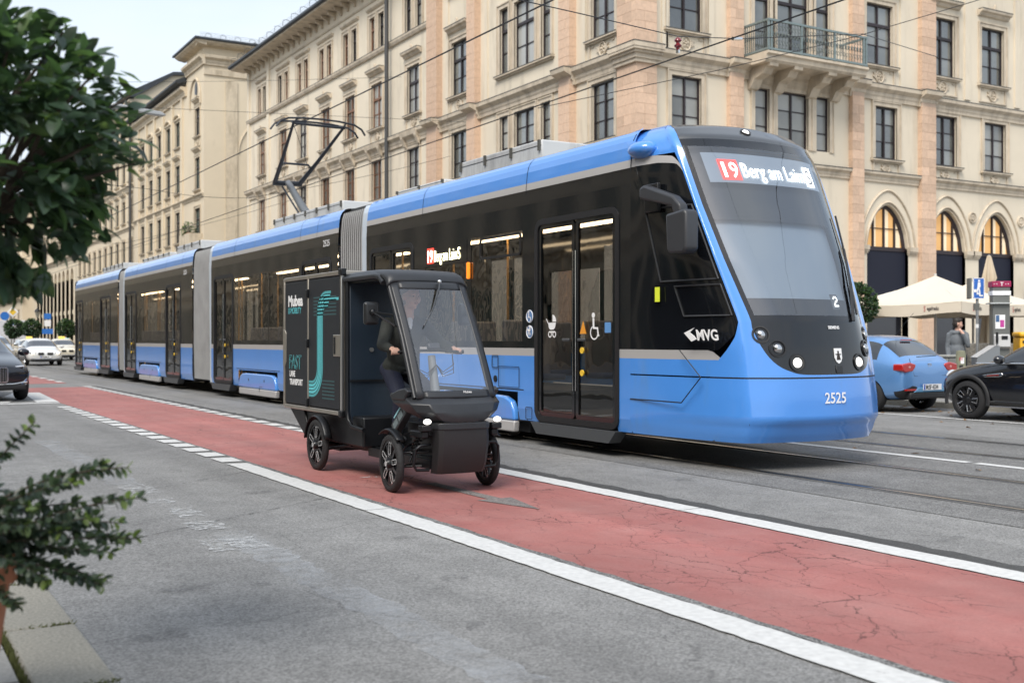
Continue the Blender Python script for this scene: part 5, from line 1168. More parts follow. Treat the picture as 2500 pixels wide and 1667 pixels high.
for k in range(6):
    z = 1.78-.036*k; mb = MB(); mb.quad((xp, 11.2, z), (xp, 10.55, z), (xp, 10.55, z+.016), (xp, 11.2, z+.016)); mb.build('door_graphic', TEALD if k not in (2,) else TEALD, box)
    z = .92-.036*k; mb = MB(); mb.quad((xp, 10.95, z), (xp, 10.6, z), (xp, 10.6, z+.014), (xp, 10.95, z+.014)); mb.build('door_graphic', TEALD, box)
# chassis tub under the box
mb = MB(); mb.prism([(10.02, .30), (11.2, .30), (11.45, .42), (11.95, .58), (10.02, .60)], X0+.06, X1-.06, 'x'); mb.build('chassis_tub', BFR, bike, bevel=.02)
mb = MB(); mb.prism([(12.1, .6), (11.62, .6), (11.45, .30), (11.58, .30)], X0+.04, X1-.04, 'x'); mb.build('rear_skirt', BFR, bike, bevel=.01)
mb = MB(); mb.box(4.3, 4.8, 8.75, 10.1, .22, .30); mb.tube([(4.36, 8.7, .3), (4.36, 11.3, .26)], .03, 8); mb.tube([(4.74, 8.7, .3), (4.74, 11.3, .26)], .03, 8); mb.build('frame_rails', BFR, bike, smooth=40)
# cabin: back wall, roof, side frame
mb = MB(); pts = [(X0+.02, .62), (X0+.05, .53), (X0+.12, .49), (X1-.12, .49), (X1-.02, .6), (X1-.02, 1.93), (X0+.02, 1.93)]
mb.prism(pts, 10.28, 10.39, 'y'); CW = mb.build('cabin_back', BIN, bike, bevel=.02)
mb = MB(); mb.box(X0+.03, X1-.03, 10.262, 10.279, .935, .955); mb.build('back_seam', BFR, CW); mb = MB(); mb.lathe([(0, -.012), (.022, -.012), (.022, 0)], 12, (X0+.26, 10.28, 1.25), 'y'); mb.build('lock', ALUD, CW)
mb = MB(); mb.tube([(X0+.01, 10.30, 1.97), (X0+.005, 10.29, 1.8), (X0+.005, 10.29, .66), (X0+.01, 10.27, .56), (X0+.02, 10.2, .50), (X0+.04, 9.95, .48)], .022, 8); mb.build('door_frame_tube', BFR, bike, smooth=60)
# roof shell with a rounded front
def roofp(u, v):
    x = X0-.005+(X1-X0+.01)*u; c = 1-(2*u-1)**2; ya = [10.40, 10.2, 9.9, 9.6, 9.46, 9.38, 9.34, 9.32, 9.315][min(8, int(v*8+.001))]; za = [2.0, 2.005, 2.005, 2.0, 1.985, 1.96, 1.93, 1.895, 1.875][min(8, int(v*8+.001))]
    edge = 1-min(1, min(u, 1-u)/.08); return (x, ya-.03*c*(v if v > .45 else 0), za+.012*c-.05*edge**2)
mb = MB(); mb.grid(roofp, 24, 8); RF = mb.build('cabin_roof', BSH, bike, smooth=60); md = RF.modifiers.new('solid', 'SOLIDIFY'); md.thickness = .03; md.offset = 1
mb = MB(); mb.box(X0+.03, X1-.03, 9.42, 10.38, 1.90, 1.925); mb.build('roof_lining', BFR, bike)
for x in (X0+.012, X1-.012):
    mb = MB(); mb.tube([(x, 10.36, 1.945), (x, 9.62, 1.945), (x, 9.50, 1.93), (x, 9.42, 1.87)], .03, 8); mb.build('roof_rail', BSH, bike, smooth=60)
# windscreen with its frame: param u across, v up
def wsp(u, v, o=0):
    x = X0+.03+(X1-X0-.06)*u; c = 1-(2*u-1)**2; y = 8.74+(9.335-8.74)*v-.07*c-.03*math.sin(v*math.pi); z = .84+(1.88-.84)*v
    w = 1+.03*(1-v); x = TCb+(x-TCb)*w; return Vector((x, y-o, z+o*.4))
TCb = (X0+X1)/2
mb = MB(); mb.grid(lambda a, b: wsp(.08+.84*a, .05+.89*b), 20, 20); mb.build('windscreen', BG, bike, smooth=60)
for (u0, u1, v0, v1) in ((0, .085, 0, 1), (.915, 1, 0, 1), (.085, .915, 0, .06), (.085, .915, .935, 1)):
    mb = MB(); mb.grid(lambda a, b: wsp(u0+(u1-u0)*a, v0+(v1-v0)*b, .004), 4 if u1-u0 < .3 else 16, 16 if v1-v0 > .3 else 3); o = mb.build('windscreen_frame', BSH, bike, smooth=60); md = o.modifiers.new('solid', 'SOLIDIFY'); md.thickness = .022; md.offset = -1
mb = MB(); mb.tube([wsp(0, 0)+Vector((0, .03, 0)), wsp(0, .5)+Vector((0, .03, 0)), wsp(0, 1)+Vector((0, .03, 0))], .024, 8); mb.build('pillar', BSH, bike, smooth=60)
mb = MB(); mb.tube([wsp(1, 0)+Vector((0, .03, 0)), wsp(1, .5)+Vector((0, .03, 0)), wsp(1, 1)+Vector((0, .03, 0))], .024, 8); mb.build('pillar', BSH, bike, smooth=60)
text_mesh('Mubea', .03, PRW, 'brand_lettering', bike, Matrix.Translation(wsp(.60, .035, .012)) @ Matrix.Rotation(R(70), 4, 'X'), align='CENTER')
# wiper
mb = MB(); mb.tube([wsp(.60, .985, .03), wsp(.56, .93, .05), wsp(.40, .74, .035), wsp(.245, .60, .025)], [.012, .011, .008, .006], 6); W_ = mb.build('wiper', mat('wiper_metal', (.08, .085, .09), .35, .5), bike, smooth=60)
mb = MB(); mb.ell(wsp(.60, .99, .035), (.022, .02, .02), 10, 8); mb.build('wiper_pivot', ALUD, W_, smooth=170)
# cowl
def ring(pts): return pts
mb = MB(); cw = [  # (z, half width, front y, back y)
    (.875, .445, 8.80, 9.16), (.845, .45, 8.70, 9.16), (.79, .445, 8.61, 9.10), (.72, .40, 8.575, 8.95), (.665, .33, 8.57, 8.8), (.635, .27, 8.575, 8.75)]
def cowl(z, hw, yf, yb): return [(TCb-hw, yb, z), (TCb-hw, yf+.14, z), (TCb-hw*.72, yf+.02, z), (TCb-hw*.3, yf-.015, z), (TCb+hw*.3, yf-.015, z), (TCb+hw*.72, yf+.02, z), (TCb+hw, yf+.14, z), (TCb+hw, yb, z)]
vs = [p for r_ in cw for p in cowl(*r_)]; fs = [(i*8+j, (i+1)*8+j, (i+1)*8+j+1, i*8+j+1) for i in range(5) for j in range(7)]
mb.add(vs, fs); mb.add(cowl(*cw[0]), [tuple(range(8))]); mb.build('cowl', BSH, bike, smooth=22, bevel=.008, seg=2)
for s in (-1, 1):
    mb = MB(); mb.prism([(9.10, .82), (8.86, .82), (8.78, .90), (8.84, .93), (8.98, .91), (9.16, .86)], TCb+s*.43-.03, TCb+s*.43+.03, 'x'); mb.build('cowl_ear', BSH, bike, bevel=.012)
# front plate
mb = MB(); fp = [(.63, .262, 8.575), (.45, .262, 8.565), (.26, .255, 8.60), (.185, .245, 8.64)]
def plate(z, hw, yf): return [(TCb-hw, yf+.12, z), (TCb-hw+.015, yf+.03, z), (TCb-hw+.05, yf+.004, z), (TCb, yf-.012, z), (TCb+hw-.05, yf+.004, z), (TCb+hw-.015, yf+.03, z), (TCb+hw, yf+.12, z)]
vs = [p for r_ in fp for p in plate(*r_)]; fs = [(i*7+j, (i+1)*7+j, (i+1)*7+j+1, i*7+j+1) for i in range(3) for j in range(6)]
mb.add(vs, fs); mb.add(plate(*fp[0]), [tuple(range(7))]); mb.add(plate(*fp[-1]), [tuple(range(7))[::-1]]); mb.build('front_plate', mat('plate_satin', (.016, .0155, .017), .5), bike, smooth=22, bevel=.006)
mb = MB(); lp = [(TCb-.27, 8.70, 0), (TCb-.25, 8.592, 0), (TCb-.2, 8.562, 0), (TCb, 8.545, 0), (TCb+.2, 8.562, 0), (TCb+.25, 8.592, 0), (TCb+.27, 8.70, 0)]
mb.prism([(p[0], p[1]) for p in lp], .572, .628, 'z'); mb.build('front_lip', BSH, bike, smooth=22, bevel=.006)
for s in (-1, 1):
    mb = MB(); mb.box(TCb+s*.345-.05, TCb+s*.345+.05, 8.62, 8.70, .56, .615); mb.box(TCb+s*.345-.035, TCb+s*.345+.035, 8.66, 8.9, .5, .56); LM = mb.build('headlamp', BFR, bike, bevel=.01)
    mb = MB(); mb.ell((TCb+s*.345, 8.62, .645), (.036, .03, .024), 14, 10); mb.build('lamp_lens', mat('bike_lamp', (.95, .95, .92), .2, emit=((1, .98, .92), 1.2)), LM, smooth=170)
    # guard hoop, suspension arms, spring strut
    mb = MB(); x = TCb+s*.27; mb.tube([(x, 8.72, .44), (x+s*.10, 8.70, .435), (x+s*.14, 8.72, .40), (x+s*.15, 8.74, .27), (x+s*.12, 8.74, .22), (x, 8.74, .215)], .013, 8); mb.build('guard_hoop', BFR, bike, smooth=60)
    mb = MB()
    for (yy, zz) in ((8.86, .24), (9.12, .24), (8.88, .36), (9.1, .36)): mb.tube([(TCb+s*.16, yy, zz), (TCb+s*.41, 9.0, zz-.01)], .013, 6)
    mb.build('suspension_arm', BFR, bike, smooth=60)
    mb = MB(); a, b = Vector((TCb+s*.36, 8.95, .27)), Vector((TCb+s*.19, 8.98, .62)); mb.tube([a, b], .012, 8)
    n = 70; ax = (b-a).normalized(); ux = ax.cross(Vector((0, 1, 0))).normalized(); uy = ax.cross(ux)
    mb.tube([a.lerp(b, .18+.7*i/n)+(ux*math.cos(i*.75)+uy*math.sin(i*.75))*.032 for i in range(n+1)], .0075, 5); mb.build('spring_strut', mat('spring', (.02, .02, .022), .3, .5), bike, smooth=60)
mb = MB(); mb.box(TCb-.2, TCb+.2, 8.72, 9.25, .22, .52); mb.box(TCb-.26, TCb+.26, 8.66, 9.2, .50, .62); mb.build('front_subframe', BFR, bike, bevel=.015)
mb = MB(); mb.tube([(TCb-.30, 8.7, .5), (TCb-.36, 9.0, .42), (TCb-.34, 9.2, .3), (TCb-.2, 9.3, .4)], .005, 5); mb.tube([(TCb-.28, 8.8, .58), (TCb-.40, 9.05, .5), (TCb-.42, 9.05, .35)], .005, 5); mb.build('brake_hose', BFR, bike, smooth=60)
# battery with a pale blue edge, low inside the near opening
Mx = Matrix.Translation((X0+.06, 9.10, .66)) @ Matrix.Rotation(R(-38), 4, 'X')
mb = MB(); mb.box(-.035, .035, -.24, .20, -.05, .05, 0, Mx); BT = mb.build('battery', mat('battery_grey', (.05, .055, .06), .5), bike, bevel=.008); mb = MB(); mb.box(-.04, .04, -.2, .1, .0505, .064, 0, Mx); mb.build('battery_strip', mat('battery_blue', (.35, .66, .72), .5), BT)
mb = MB(); [mb.box(-.0375, -.0352, -.2+.13*i, -.1+.13*i, -.03, .03, 0, Mx) for i in range(3)]; mb.build('battery_label', mat('battery_label', (.16, .20, .21), .6), BT)
# wheels
def wheel(x, y, r, s, steer=0):
    M = Matrix.Translation((x, y, r)) @ Matrix.Rotation(steer, 4, 'Z')
    prof = [(r-.055, -.028), (r-.035, -.034), (r-.012, -.028), (r, -.010), (r, .010), (r-.012, .028), (r-.035, .034), (r-.055, .028)]
    mb = MB(); mb.lathe(prof+[prof[0]], 40, (0, 0, 0), 'x', 0, M); WH = mb.build('wheel', TYRE, bike, smooth=50)
    rr_ = r-.05; p2 = [(rr_, -.022), (rr_-.028, -.020), (rr_-.028, .020), (rr_, .022)]
    mb = MB(); mb.lathe(p2+[p2[0]], 40, (0, 0, 0), 'x', 0, M); mb.lathe([(0, -.05), (.035, -.05), (.045, -.03), (.045, .05), (0, .05)], 16, (0, 0, 0), 'x', 0, M)
    for i in range(10):
        a = R(36*i+8); Ms = M @ Matrix.Rotation(a, 4, 'X'); mb.box(-.016, .016, -.016, .016, .03, rr_-.01, 0, Ms)
    mb.build('rim', RIM, WH, smooth=40)
    mb = MB()
    for i in range(5):
        Ms = M @ Matrix.Rotation(R(72*i+8), 4, 'X')
        for xx in (-.024, .024): mb.rring(.05, .115, .016, .0075, .003, 0, Ms @ Matrix.Translation((xx, 0, .075)) @ Matrix.Rotation(R(90), 4, 'Z'))
    mb.build('rim_outline', RIMS, WH)  # silver outlines of the double spokes
    mb = MB(); mb.lathe([(0, -.004), (.024, -.004), (.024, 0)], 16, (s*.053, 0, 0), 'x', 0, M); mb.build('hub_cap', RIMS, WH)
    return WH
wheel(4.075, 9.05, .258, -1, R(-4)); wheel(5.03, 9.05, .258, 1, R(-4)); wheel(4.11, 10.98, .265, -1); wheel(5.0, 10.98, .265, 1)
def fender(x, y, r, a0, a1, w):
    mb = MB(); n = 16
    mb.grid(lambda u, v: (x+(v-.5)*w, y+(r+.012*(1-(2*v-1)**2))*math.cos(R(a0+(a1-a0)*u)), .262+(r+.012*(1-(2*v-1)**2))*math.sin(R(a0+(a1-a0)*u))), n, 4); o = mb.build('fender', BFR, bike, smooth=60); md = o.modifiers.new('solid', 'SOLIDIFY'); md.thickness = .008
for x in (4.075, 5.03): fender(x, 9.07, .295, 55, 135, .09)
for x in (4.11, 5.0): fender(x, 10.98, .30, 10, 165, .09)
mb = MB(); mb.tube([(4.2, 10.98, .265), (4.9, 10.98, .265)], .03, 8); mb.tube([(4.25, 10.4, .30), (4.2, 10.95, .22)], .018, 6); mb.box(4.3, 4.8, 10.85, 11.1, .2, .36); mb.build('rear_axle', BFR, bike, smooth=40)
# mirrors
for s, x in ((-1, X0-.10), (1, X1+.05)):
    mb = MB(); mb.box(x-.075, x+.075, 9.42, 9.48, 1.485, 1.695); MR = mb.build('mirror', mat('bike_mirror', (.016, .017, .018), .35), bike, bevel=.035, seg=4)
    px = X0+.0 if s < 0 else X1
    mb = MB(); mb.tube([(x, 9.41, 1.60), (px, 9.17, 1.57)], .011, 6); mb.tube([(x, 9.41, 1.60), (px, 9.12, 1.47)], .011, 6); mb.tube([(px, 9.17, 1.57), (px, 9.12, 1.47)], .012, 6); mb.ell((x, 9.41, 1.60), (.03, .025, .03), 10, 8); mb.build('mirror_arm', BFR, MR, smooth=60)
# saddle, steering column, handlebar
mb = MB(); mb.ell((4.56, 10.0, 1.03), (.12, .15, .05), 16, 10); mb.ell((4.56, 9.85, 1.03), (.05, .15, .035), 12, 8); SD = mb.build('saddle', BFR, bike, smooth=170); mb = MB(); mb.tube([(4.56, 10.0, 1.0), (4.56, 9.9, .3)], .028, 10); mb.build('seat_post', BFR, SD, smooth=60)
mb = MB(); mb.tube([(4.58, 9.28, 1.20), (4.58, 9.18, .8), (4.58, 9.0, .5)], [.035, .045, .06], 12); mb.build('steering_column', mat('column_grey', (.22, .23, .24), .45), bike, smooth=60)
mb = MB(); mb.tube([(4.24, 9.36, 1.235), (4.34, 9.31, 1.24), (4.48, 9.28, 1.25), (4.66, 9.28, 1.25), (4.80, 9.31, 1.24), (4.93, 9.36, 1.235)], .013, 8); HB = mb.build('handlebar', BFR, bike, smooth=60)
for x in (4.26, 4.90): mb = MB(); mb.tube([(x-.05, 9.365, 1.235), (x+.05, 9.345, 1.235)], .018, 8); mb.build('grip', RUB, HB, smooth=60)
mb = MB(); mb.cbox((4.58, 9.24, 1.285), (.12, .05, .06), 0, R(-25)); mb.build('display', mat('disp', (.03, .03, .035), .3), HB, bevel=.01)
mb = MB(); rr = random.Random(5)
for i in range(6):
    s = -1 if i % 2 else 1; mb.tube([(4.58+s*.22, 9.29, 1.22), (4.58+s*.2, 9.22, 1.12-.02*i), (4.58+s*.08, 9.2, 1.05-.01*i), (4.59, 9.2, 1.12)], .004, 5)
for s in (-1, 1): mb.tube([(4.58+s*.18, 9.27, 1.245), (4.58+s*.3, 9.24, 1.22)], .008, 5); mb.cbox((4.58+s*.18, 9.28, 1.25), (.05, .05, .05))
mb.build('brake_cables', mat('cable', (.03, .03, .03), .4), HB, smooth=60)
mb = MB(); mb.tube([(4.42, 9.72, .40), (4.66, 9.72, .40)], .012, 6); mb.lathe([(.09, -.004), (.1, 0), (.09, .004)], 24, (4.5, 9.66, .42), 'x'); mb.box(4.36, 4.46, 9.62, 9.72, .40, .425); mb.box(4.66, 4.76, 9.55, 9.65, .34, .365); mb.build('pedals', BFR, bike)

# ---------------------------------------------------------------- people
SKIN = mat('skin', (.60, .36, .27), .5, vary=(30, .06)); HAIRD = mat('hair_dark', (.018, .013, .010), .6, vary=(90, .5)); HAIRG = mat('hair_grey', (.16, .145, .13), .6, vary=(90, .4)); JACK = mat('jacket_black', (.022, .025, .022), .8, vary=(14, .3)); TEE = mat('white_shirt', (.75, .75, .75), .8); NAVT = mat('trousers_navy', (.010, .013, .032), .75, vary=(10, .25)); SHOE = mat('shoe_black', (.012, .012, .012), .5); EYE = mat('eye_dark', (.02, .015, .012), .2); LIP = mat('lips', (.38, .17, .14), .5)
def figure(name, prims, mats, parent=None, voxel=.011, smooth_it=3):
    """one continuous body: tapered capsules and ellipsoids fused by a voxel remesh; each face takes the material of its nearest primitive
    prims: ('c', p, q, r1, r2, mat) or ('e', centre, radii, mat[, euler])"""
    mb = MB(); segs = []
    for p in prims:
        if p[0] == 'c':
            a, b = Vector(p[1]), Vector(p[2]); n = 5; L_ = (b-a).length
            d = (b-a).normalized(); pts = [a-d*p[3]*.85]+[a-d*p[3]*.5]; rr_ = [p[3]*.3, p[3]*.86]
            for i in range(n+1): t = i/n; pts.append(a.lerp(b, t)); rr_.append(p[3]+(p[4]-p[3])*t)
            pts += [b+d*p[4]*.5, b+d*p[4]*.85]; rr_ += [p[4]*.86, p[4]*.3]; mb.tube(pts, rr_, 14)
        else:
            M = Matrix.Translation(p[1])
            if len(p) > 4: M = M @ p[4]
            mb.ell((0, 0, 0), p[2], 18, 12, 0, M)
    me = mb.mesh(name, mats[0]); tmp = bpy.data.objects.new('tmp', me); COL.objects.link(tmp)
    md = tmp.modifiers.new('r', 'REMESH'); md.mode = 'VOXEL'; md.voxel_size = voxel; md.use_smooth_shade = True
    ms = tmp.modifiers.new('s', 'SMOOTH'); ms.iterations = smooth_it; ms.factor = .5
    dg = bpy.context.evaluated_depsgraph_get(); out_ = bpy.data.meshes.new_from_object(tmp.evaluated_get(dg)); bpy.data.objects.remove(tmp)
    out_.materials.clear(); [out_.materials.append(m) for m in mats]
    n = len(out_.polygons); c = np.zeros(n*3); out_.polygons.foreach_get('center', c); c = c.reshape(-1, 3); best = np.full(n, 1e9); idx = np.zeros(n, int)
    for p in prims:
        if p[0] == 'c':
            a, b = np.array(p[1]), np.array(p[2]); ab = b-a; t = np.clip(((c-a) @ ab)/max(1e-9, ab @ ab), 0, 1); dd = np.linalg.norm(c-(a+t[:, None]*ab), axis=1)-(p[3]+(p[4]-p[3])*t); mi = p[5]
        else:
            q = c-np.array(p[1])
            if len(p) > 4: q = q @ np.array(p[4].to_3x3())
            r3 = np.array(p[2]); dd = (np.linalg.norm(q/r3, axis=1)-1)*r3.min(); mi = p[3]
        k = dd < best; best[k] = dd[k]; idx[k] = mi
    out_.polygons.foreach_set('material_index', idx.astype(np.int32)); out_.name = name; out_.shade_smooth()
    if parent is not None: out_.transform(Matrix.Translation(-ORG[parent.as_pointer()]))
    return link(name, out_, parent)
def head(c, yaw, hairmat, hm, sk, pitch=0, sc=1.0, hair=True):
    """head primitives facing local -y, then turned by yaw; c is the centre of the skull"""
    M = Matrix.Translation(c) @ Matrix.Rotation(yaw, 4, 'Z') @ Matrix.Rotation(pitch, 4, 'X') @ Matrix.Scale(sc, 4); T = lambda x, y, z: tuple(M @ Vector((x, y, z))); Rm = M.to_3x3().normalized().to_4x4()
    P = [('e', T(0, 0, .02), (.074*sc, .093*sc, .10*sc), sk, Rm), ('e', T(0, -.028, -.05), (.055*sc, .065*sc, .068*sc), sk, Rm), ('c', T(0, -.062, -.098), T(0, -.068, -.10), .022*sc, .022*sc, sk),
         ('c', T(0, -.088, .012), T(0, -.112, -.028), .010*sc, .015*sc, sk), ('c', T(-.03, -.083, .028), T(.03, -.083, .028), .013*sc, .013*sc, sk), ('c', T(-.014, -.096, -.062), T(.014, -.096, -.062), .009*sc, .009*sc, LIPI),
         ('e', T(-.076, .008, -.01), (.012*sc, .022*sc, .034*sc), sk, Rm), ('e', T(.076, .008, -.01), (.012*sc, .022*sc, .034*sc), sk, Rm), ('c', T(-.05, -.055, -.015), T(-.045, -.06, -.045), .026*sc, .024*sc, sk), ('c', T(.05, -.055, -.015), T(.045, -.06, -.045), .026*sc, .024*sc, sk)]
    if hair: P += [('e', T(0, .018, .052), (.080*sc, .092*sc, .085*sc), hm, Rm), ('e', T(0, .04, -.005), (.077*sc, .072*sc, .085*sc), hm, Rm), ('c', T(-.05, -.045, .095), T(.05, -.045, .095), .032*sc, .032*sc, hm)]
    return P, T
LIPI = 5
def hand(P, wrist, knuck, tips, thumb, sk, r=.0085):
    """palm from wrist to knuckles, four bent fingers to tips (list of point lists) and a thumb"""
    w = Vector(wrist); a = [Vector(q) for q in knuck]
    for q in a: P.append(('c', tuple(w.lerp(q, .25)), tuple(q), .016, .0125, sk))
    for q, fing in zip(a, tips):
        p = q
        for i, f in enumerate(fing): P.append(('c', tuple(p), tuple(f), r*(1.08-.08*i), r*(1.0-.08*i), sk)); p = Vector(f)
    p = w.lerp(a[0], .35)
    for i, f in enumerate(thumb): P.append(('c', tuple(p), tuple(f), .0125-.001*i, .0105-.001*i, sk)); p = Vector(f)
# rider: 0 jacket 1 trousers 2 skin 3 hair 4 shirt 5 lips 6 shoes
rider = thing('person', 'rider in a black jacket and navy trousers, seated in the cargo bike cabin', 'person', (4.56, 9.85, .9))
P, T = head((4.56, 9.69, 1.765), R(14), HAIRG, 3, 2, R(4))
P += [('c', (4.56, 9.725, 1.66), (4.56, 9.765, 1.55), .052, .06, 2), ('c', (4.46, 9.80, 1.505), (4.66, 9.80, 1.505), .085, .085, 0), ('e', (4.56, 9.80, 1.40), (.185, .125, .17), 0), ('e', (4.56, 9.86, 1.22), (.165, .12, .17), 0), ('e', (4.56, 9.92, 1.10), (.18, .14, .12), 0), ('c', (4.50, 9.76, 1.565), (4.56, 9.70, 1.46), .028, .012, 0), ('c', (4.62, 9.76, 1.565), (4.56, 9.70, 1.46), .028, .012, 0),
      ('c', (4.56, 9.715, 1.535), (4.56, 9.688, 1.46), .030, .012, 4)]
for s in (-1, 1):
    sh = (4.56+s*.185, 9.80, 1.50); el = (4.56+s*.315, 9.64, 1.30); wr = (4.56+s*.315, 9.445, 1.262)
    if s > 0: el = (4.56+s*.30, 9.64, 1.31); wr = (4.56+s*.325, 9.45, 1.262)
    P += [('c', sh, el, .068, .054, 0), ('c', el, wr, .055, .040, 0), ('c', wr, (wr[0], wr[1]-.025, wr[2]), .030, .028, 2)]
    wx = wr[0]; kn = [(wx-s*.035+s*.024*i, 9.375, 1.268-.003*abs(i-1)) for i in range(4)]
    tips = [[(k[0], 9.345, 1.256), (k[0], 9.338, 1.228), (k[0], 9.355, 1.212)] for k in kn]
    hand(P, (wx, 9.43, 1.262), kn, tips, [(wx-s*.055, 9.385, 1.25), (wx-s*.062, 9.36, 1.225)], 2)
    hp = (4.56+s*.085, 9.95, 1.04); kneez = .80 if s < 0 else .88; kn_ = (4.56+s*.125, 9.66 if s < 0 else 9.58, kneez); an = (4.56+s*.12, 9.74 if s < 0 else 9.66, .49 if s < 0 else .45)
    P += [('c', hp, kn_, .098, .070, 1), ('c', kn_, an, .068, .048, 1), ('c', (an[0], an[1]+.03, an[2]-.06), (an[0], an[1]-.15, an[2]-.085), .042, .036, 6), ('e', (4.56+s*.07, 9.99, 1.06), (.11, .12, .10), 1)]
figure('body', P, [JACK, NAVT, SKIN, HAIRG, TEE, LIP, SHOE], rider, .0085, 2)
mb = MB()
for x in (-.030, .030): mb.ell(T(x, -.082, .002), (.011, .006, .006), 8, 6)
mb.build('eyes', EYE, rider, smooth=170)
# ---------------------------------------------------------------- cars
CARG = mat('car_glass', (.010, .012, .014), .04, coat=1, spec=.8); PLAST = mat('car_plastic', (.016, .016, .017), .6); CARLAMP = mat('car_lamp', (.75, .77, .8), .1, .6); RED = mat('tail_red', (.42, .012, .010), .15, coat=1); PLATE = mat('number_plate', (.8, .8, .8), .5); EU = mat('plate_blue', (.02, .08, .45), .5); INKB = mat('ink_black', (.01, .01, .01), .6)
ALLOY = mat('alloy', (.55, .55, .56), .25, .9); BALLOY = mat('alloy_black', (.02, .02, .022), .3, .3); LIT = mat('car_lamp_lit', (1, .95, .85), .3, emit=((1, .85, .6), 3)); CTYRE = mat('car_tyre', (.014, .014, .015), .8)
def carbody(root, st, paint, archs, glass_rows, roofm=None, sub=2, flags=None):
    """st: stations (y, zb, wb, zs, ws, zm, wm, zbelt, wbelt, zedge, wedge, zroof), rear to front; archs: (y, r, halfwidth)
    glass_rows: dict of segment index -> set of {'side','top'} ; the body shell is one mesh"""
    K = 8; vs = []; fs = []; ms = []
    for (y, zb_, wb, zs, ws, zm, wm, zl, wl, ze, we, zr) in st:
        half = [(0, zb_), (wb, zb_), (ws, zs), (wm, zm), (wl, zl), (we, ze), (we*.55, zr), (0, zr)]
        vs += [(x, y, z) for x, z in half] + [(-x, y, z) for x, z in half[1:-1][::-1]]
    n = 14; N_ = len(st)
    for i in range(N_-1):
        for j in range(n):
            j2 = (j+1) % n; fs.append((i*n+j, (i+1)*n+j, (i+1)*n+j2, i*n+j2))
            g = glass_rows.get(i, ()); m = 0
            if j in (4, 9) and 'side' in g: m = 1
            if j in (5, 6, 7, 8) and 'top' in g: m = 1
            if j in (4, 9) and 'topside' in g: m = 1
            if j in (0, 13): m = 2
            if j in (1, 12) and 'plas' in g: m = 2
            if j in (5, 6, 7, 8) and 'roof' in g and roofm: m = 3
            ms.append(m)
    fs.append(tuple(range(n))[::-1]); ms.append(0); fs.append(tuple(range((N_-1)*n, N_*n))); ms.append(0)
    me = bpy.data.meshes.new('body'); me.from_pydata(vs, [], fs); 
    for m in (paint, CARG, PLAST, roofm or paint): me.materials.append(m)
    me.polygons.foreach_set('material_index', ms); me.update()
    b = bmesh.new(); b.from_mesh(me); bmesh.ops.recalc_face_normals(b, faces=b.faces); b.to_mesh(me); b.free()
    o = bpy.data.objects.new('tmp', me); COL.objects.link(o); md = o.modifiers.new('s', 'SUBSURF'); md.levels = sub; md.render_levels = sub
    tmps = []
    for (y, r, hw) in archs:
        for s in (-1, 1):
            c = MB(); c.lathe([(r, 0), (r, .5)], 28, (s*hw-(0 if s < 0 else .5)+(0 if s < 0 else 0), y, 0), 'x')
            c = MB(); x0, x1 = sorted((s*(hw-.26), s*(hw+.3))); c.lathe([(r, x0), (r, x1)], 28, (0, y, st[0][1]*0+archz), 'x'); co = bpy.data.objects.new('cut', c.mesh('cut', PLAST)); COL.objects.link(co); tmps.append(co)
            bb = bmesh.new(); bb.from_mesh(co.data); bmesh.ops.recalc_face_normals(bb, faces=bb.faces); bb.to_mesh(co.data); bb.free()
            q = o.modifiers.new('b', 'BOOLEAN'); q.operation = 'DIFFERENCE'; q.object = co; q.solver = 'EXACT'
    dg = bpy.context.evaluated_depsgraph_get(); me2 = bpy.data.meshes.new_from_object(o.evaluated_get(dg)); me2.name = 'body'
    bpy.data.objects.remove(o)
    for c in tmps: bpy.data.objects.remove(c)
    me2.shade_smooth(); me2.set_sharp_from_angle(angle=R(40)); return link('body', me2, root)
archz = .31
def carwheel(root, x, y, r, s, spokes, am=ALLOY, w=.2, steer=0):
    M = Matrix.Translation((x, y, r)) @ Matrix.Rotation(steer, 4, 'Z') @ (Matrix.Rotation(R(180), 4, 'Z') if s < 0 else Matrix.Identity(4))
    mb = MB(); p = [(r*.66, w/2-.02), (r*.72, w/2+.005), (r*.90, w/2), (r*.985, w/2-.035), (r, 0), (r*.985, -w/2+.035), (r*.9, -w/2), (r*.66, -w/2)]; mb.lathe(p+[p[0]], 32, (0, 0, 0), 'x', 0, M); W_ = mb.build('wheel', CTYRE, root, smooth=50)
    mb = MB(); p = [(r*.69, w/2-.03), (r*.66, w/2-.005), (r*.62, w/2-.02), (r*.60, -w/2+.02), (r*.65, -w/2)]; mb.lathe(p+[p[0]], 32, (0, 0, 0), 'x', 0, M); mb.lathe([(0, w/2-.03), (.05, w/2-.035), (.065, w/2-.05), (.065, 0), (0, 0)][::-1], 16, (0, 0, 0), 'x', 0, M)
    for i in range(spokes):
        Ms = M @ Matrix.Rotation(2*math.pi*i/spokes, 4, 'X'); mb.prism([(-.028, .03), (.028, .03), (.042, r*.63), (-.042, r*.63)], w/2-.075, w/2-.035, 'x', 0, Ms)
    mb.build('rim', am, W_, smooth=40)
    mb = MB(); mb.lathe([(0, -.01), (r*.5, -.01), (r*.5, .005), (0, .005)], 24, (0, 0, 0), 'x', 0, M); mb.build('brake_disc', PLAST, W_)
    return W_
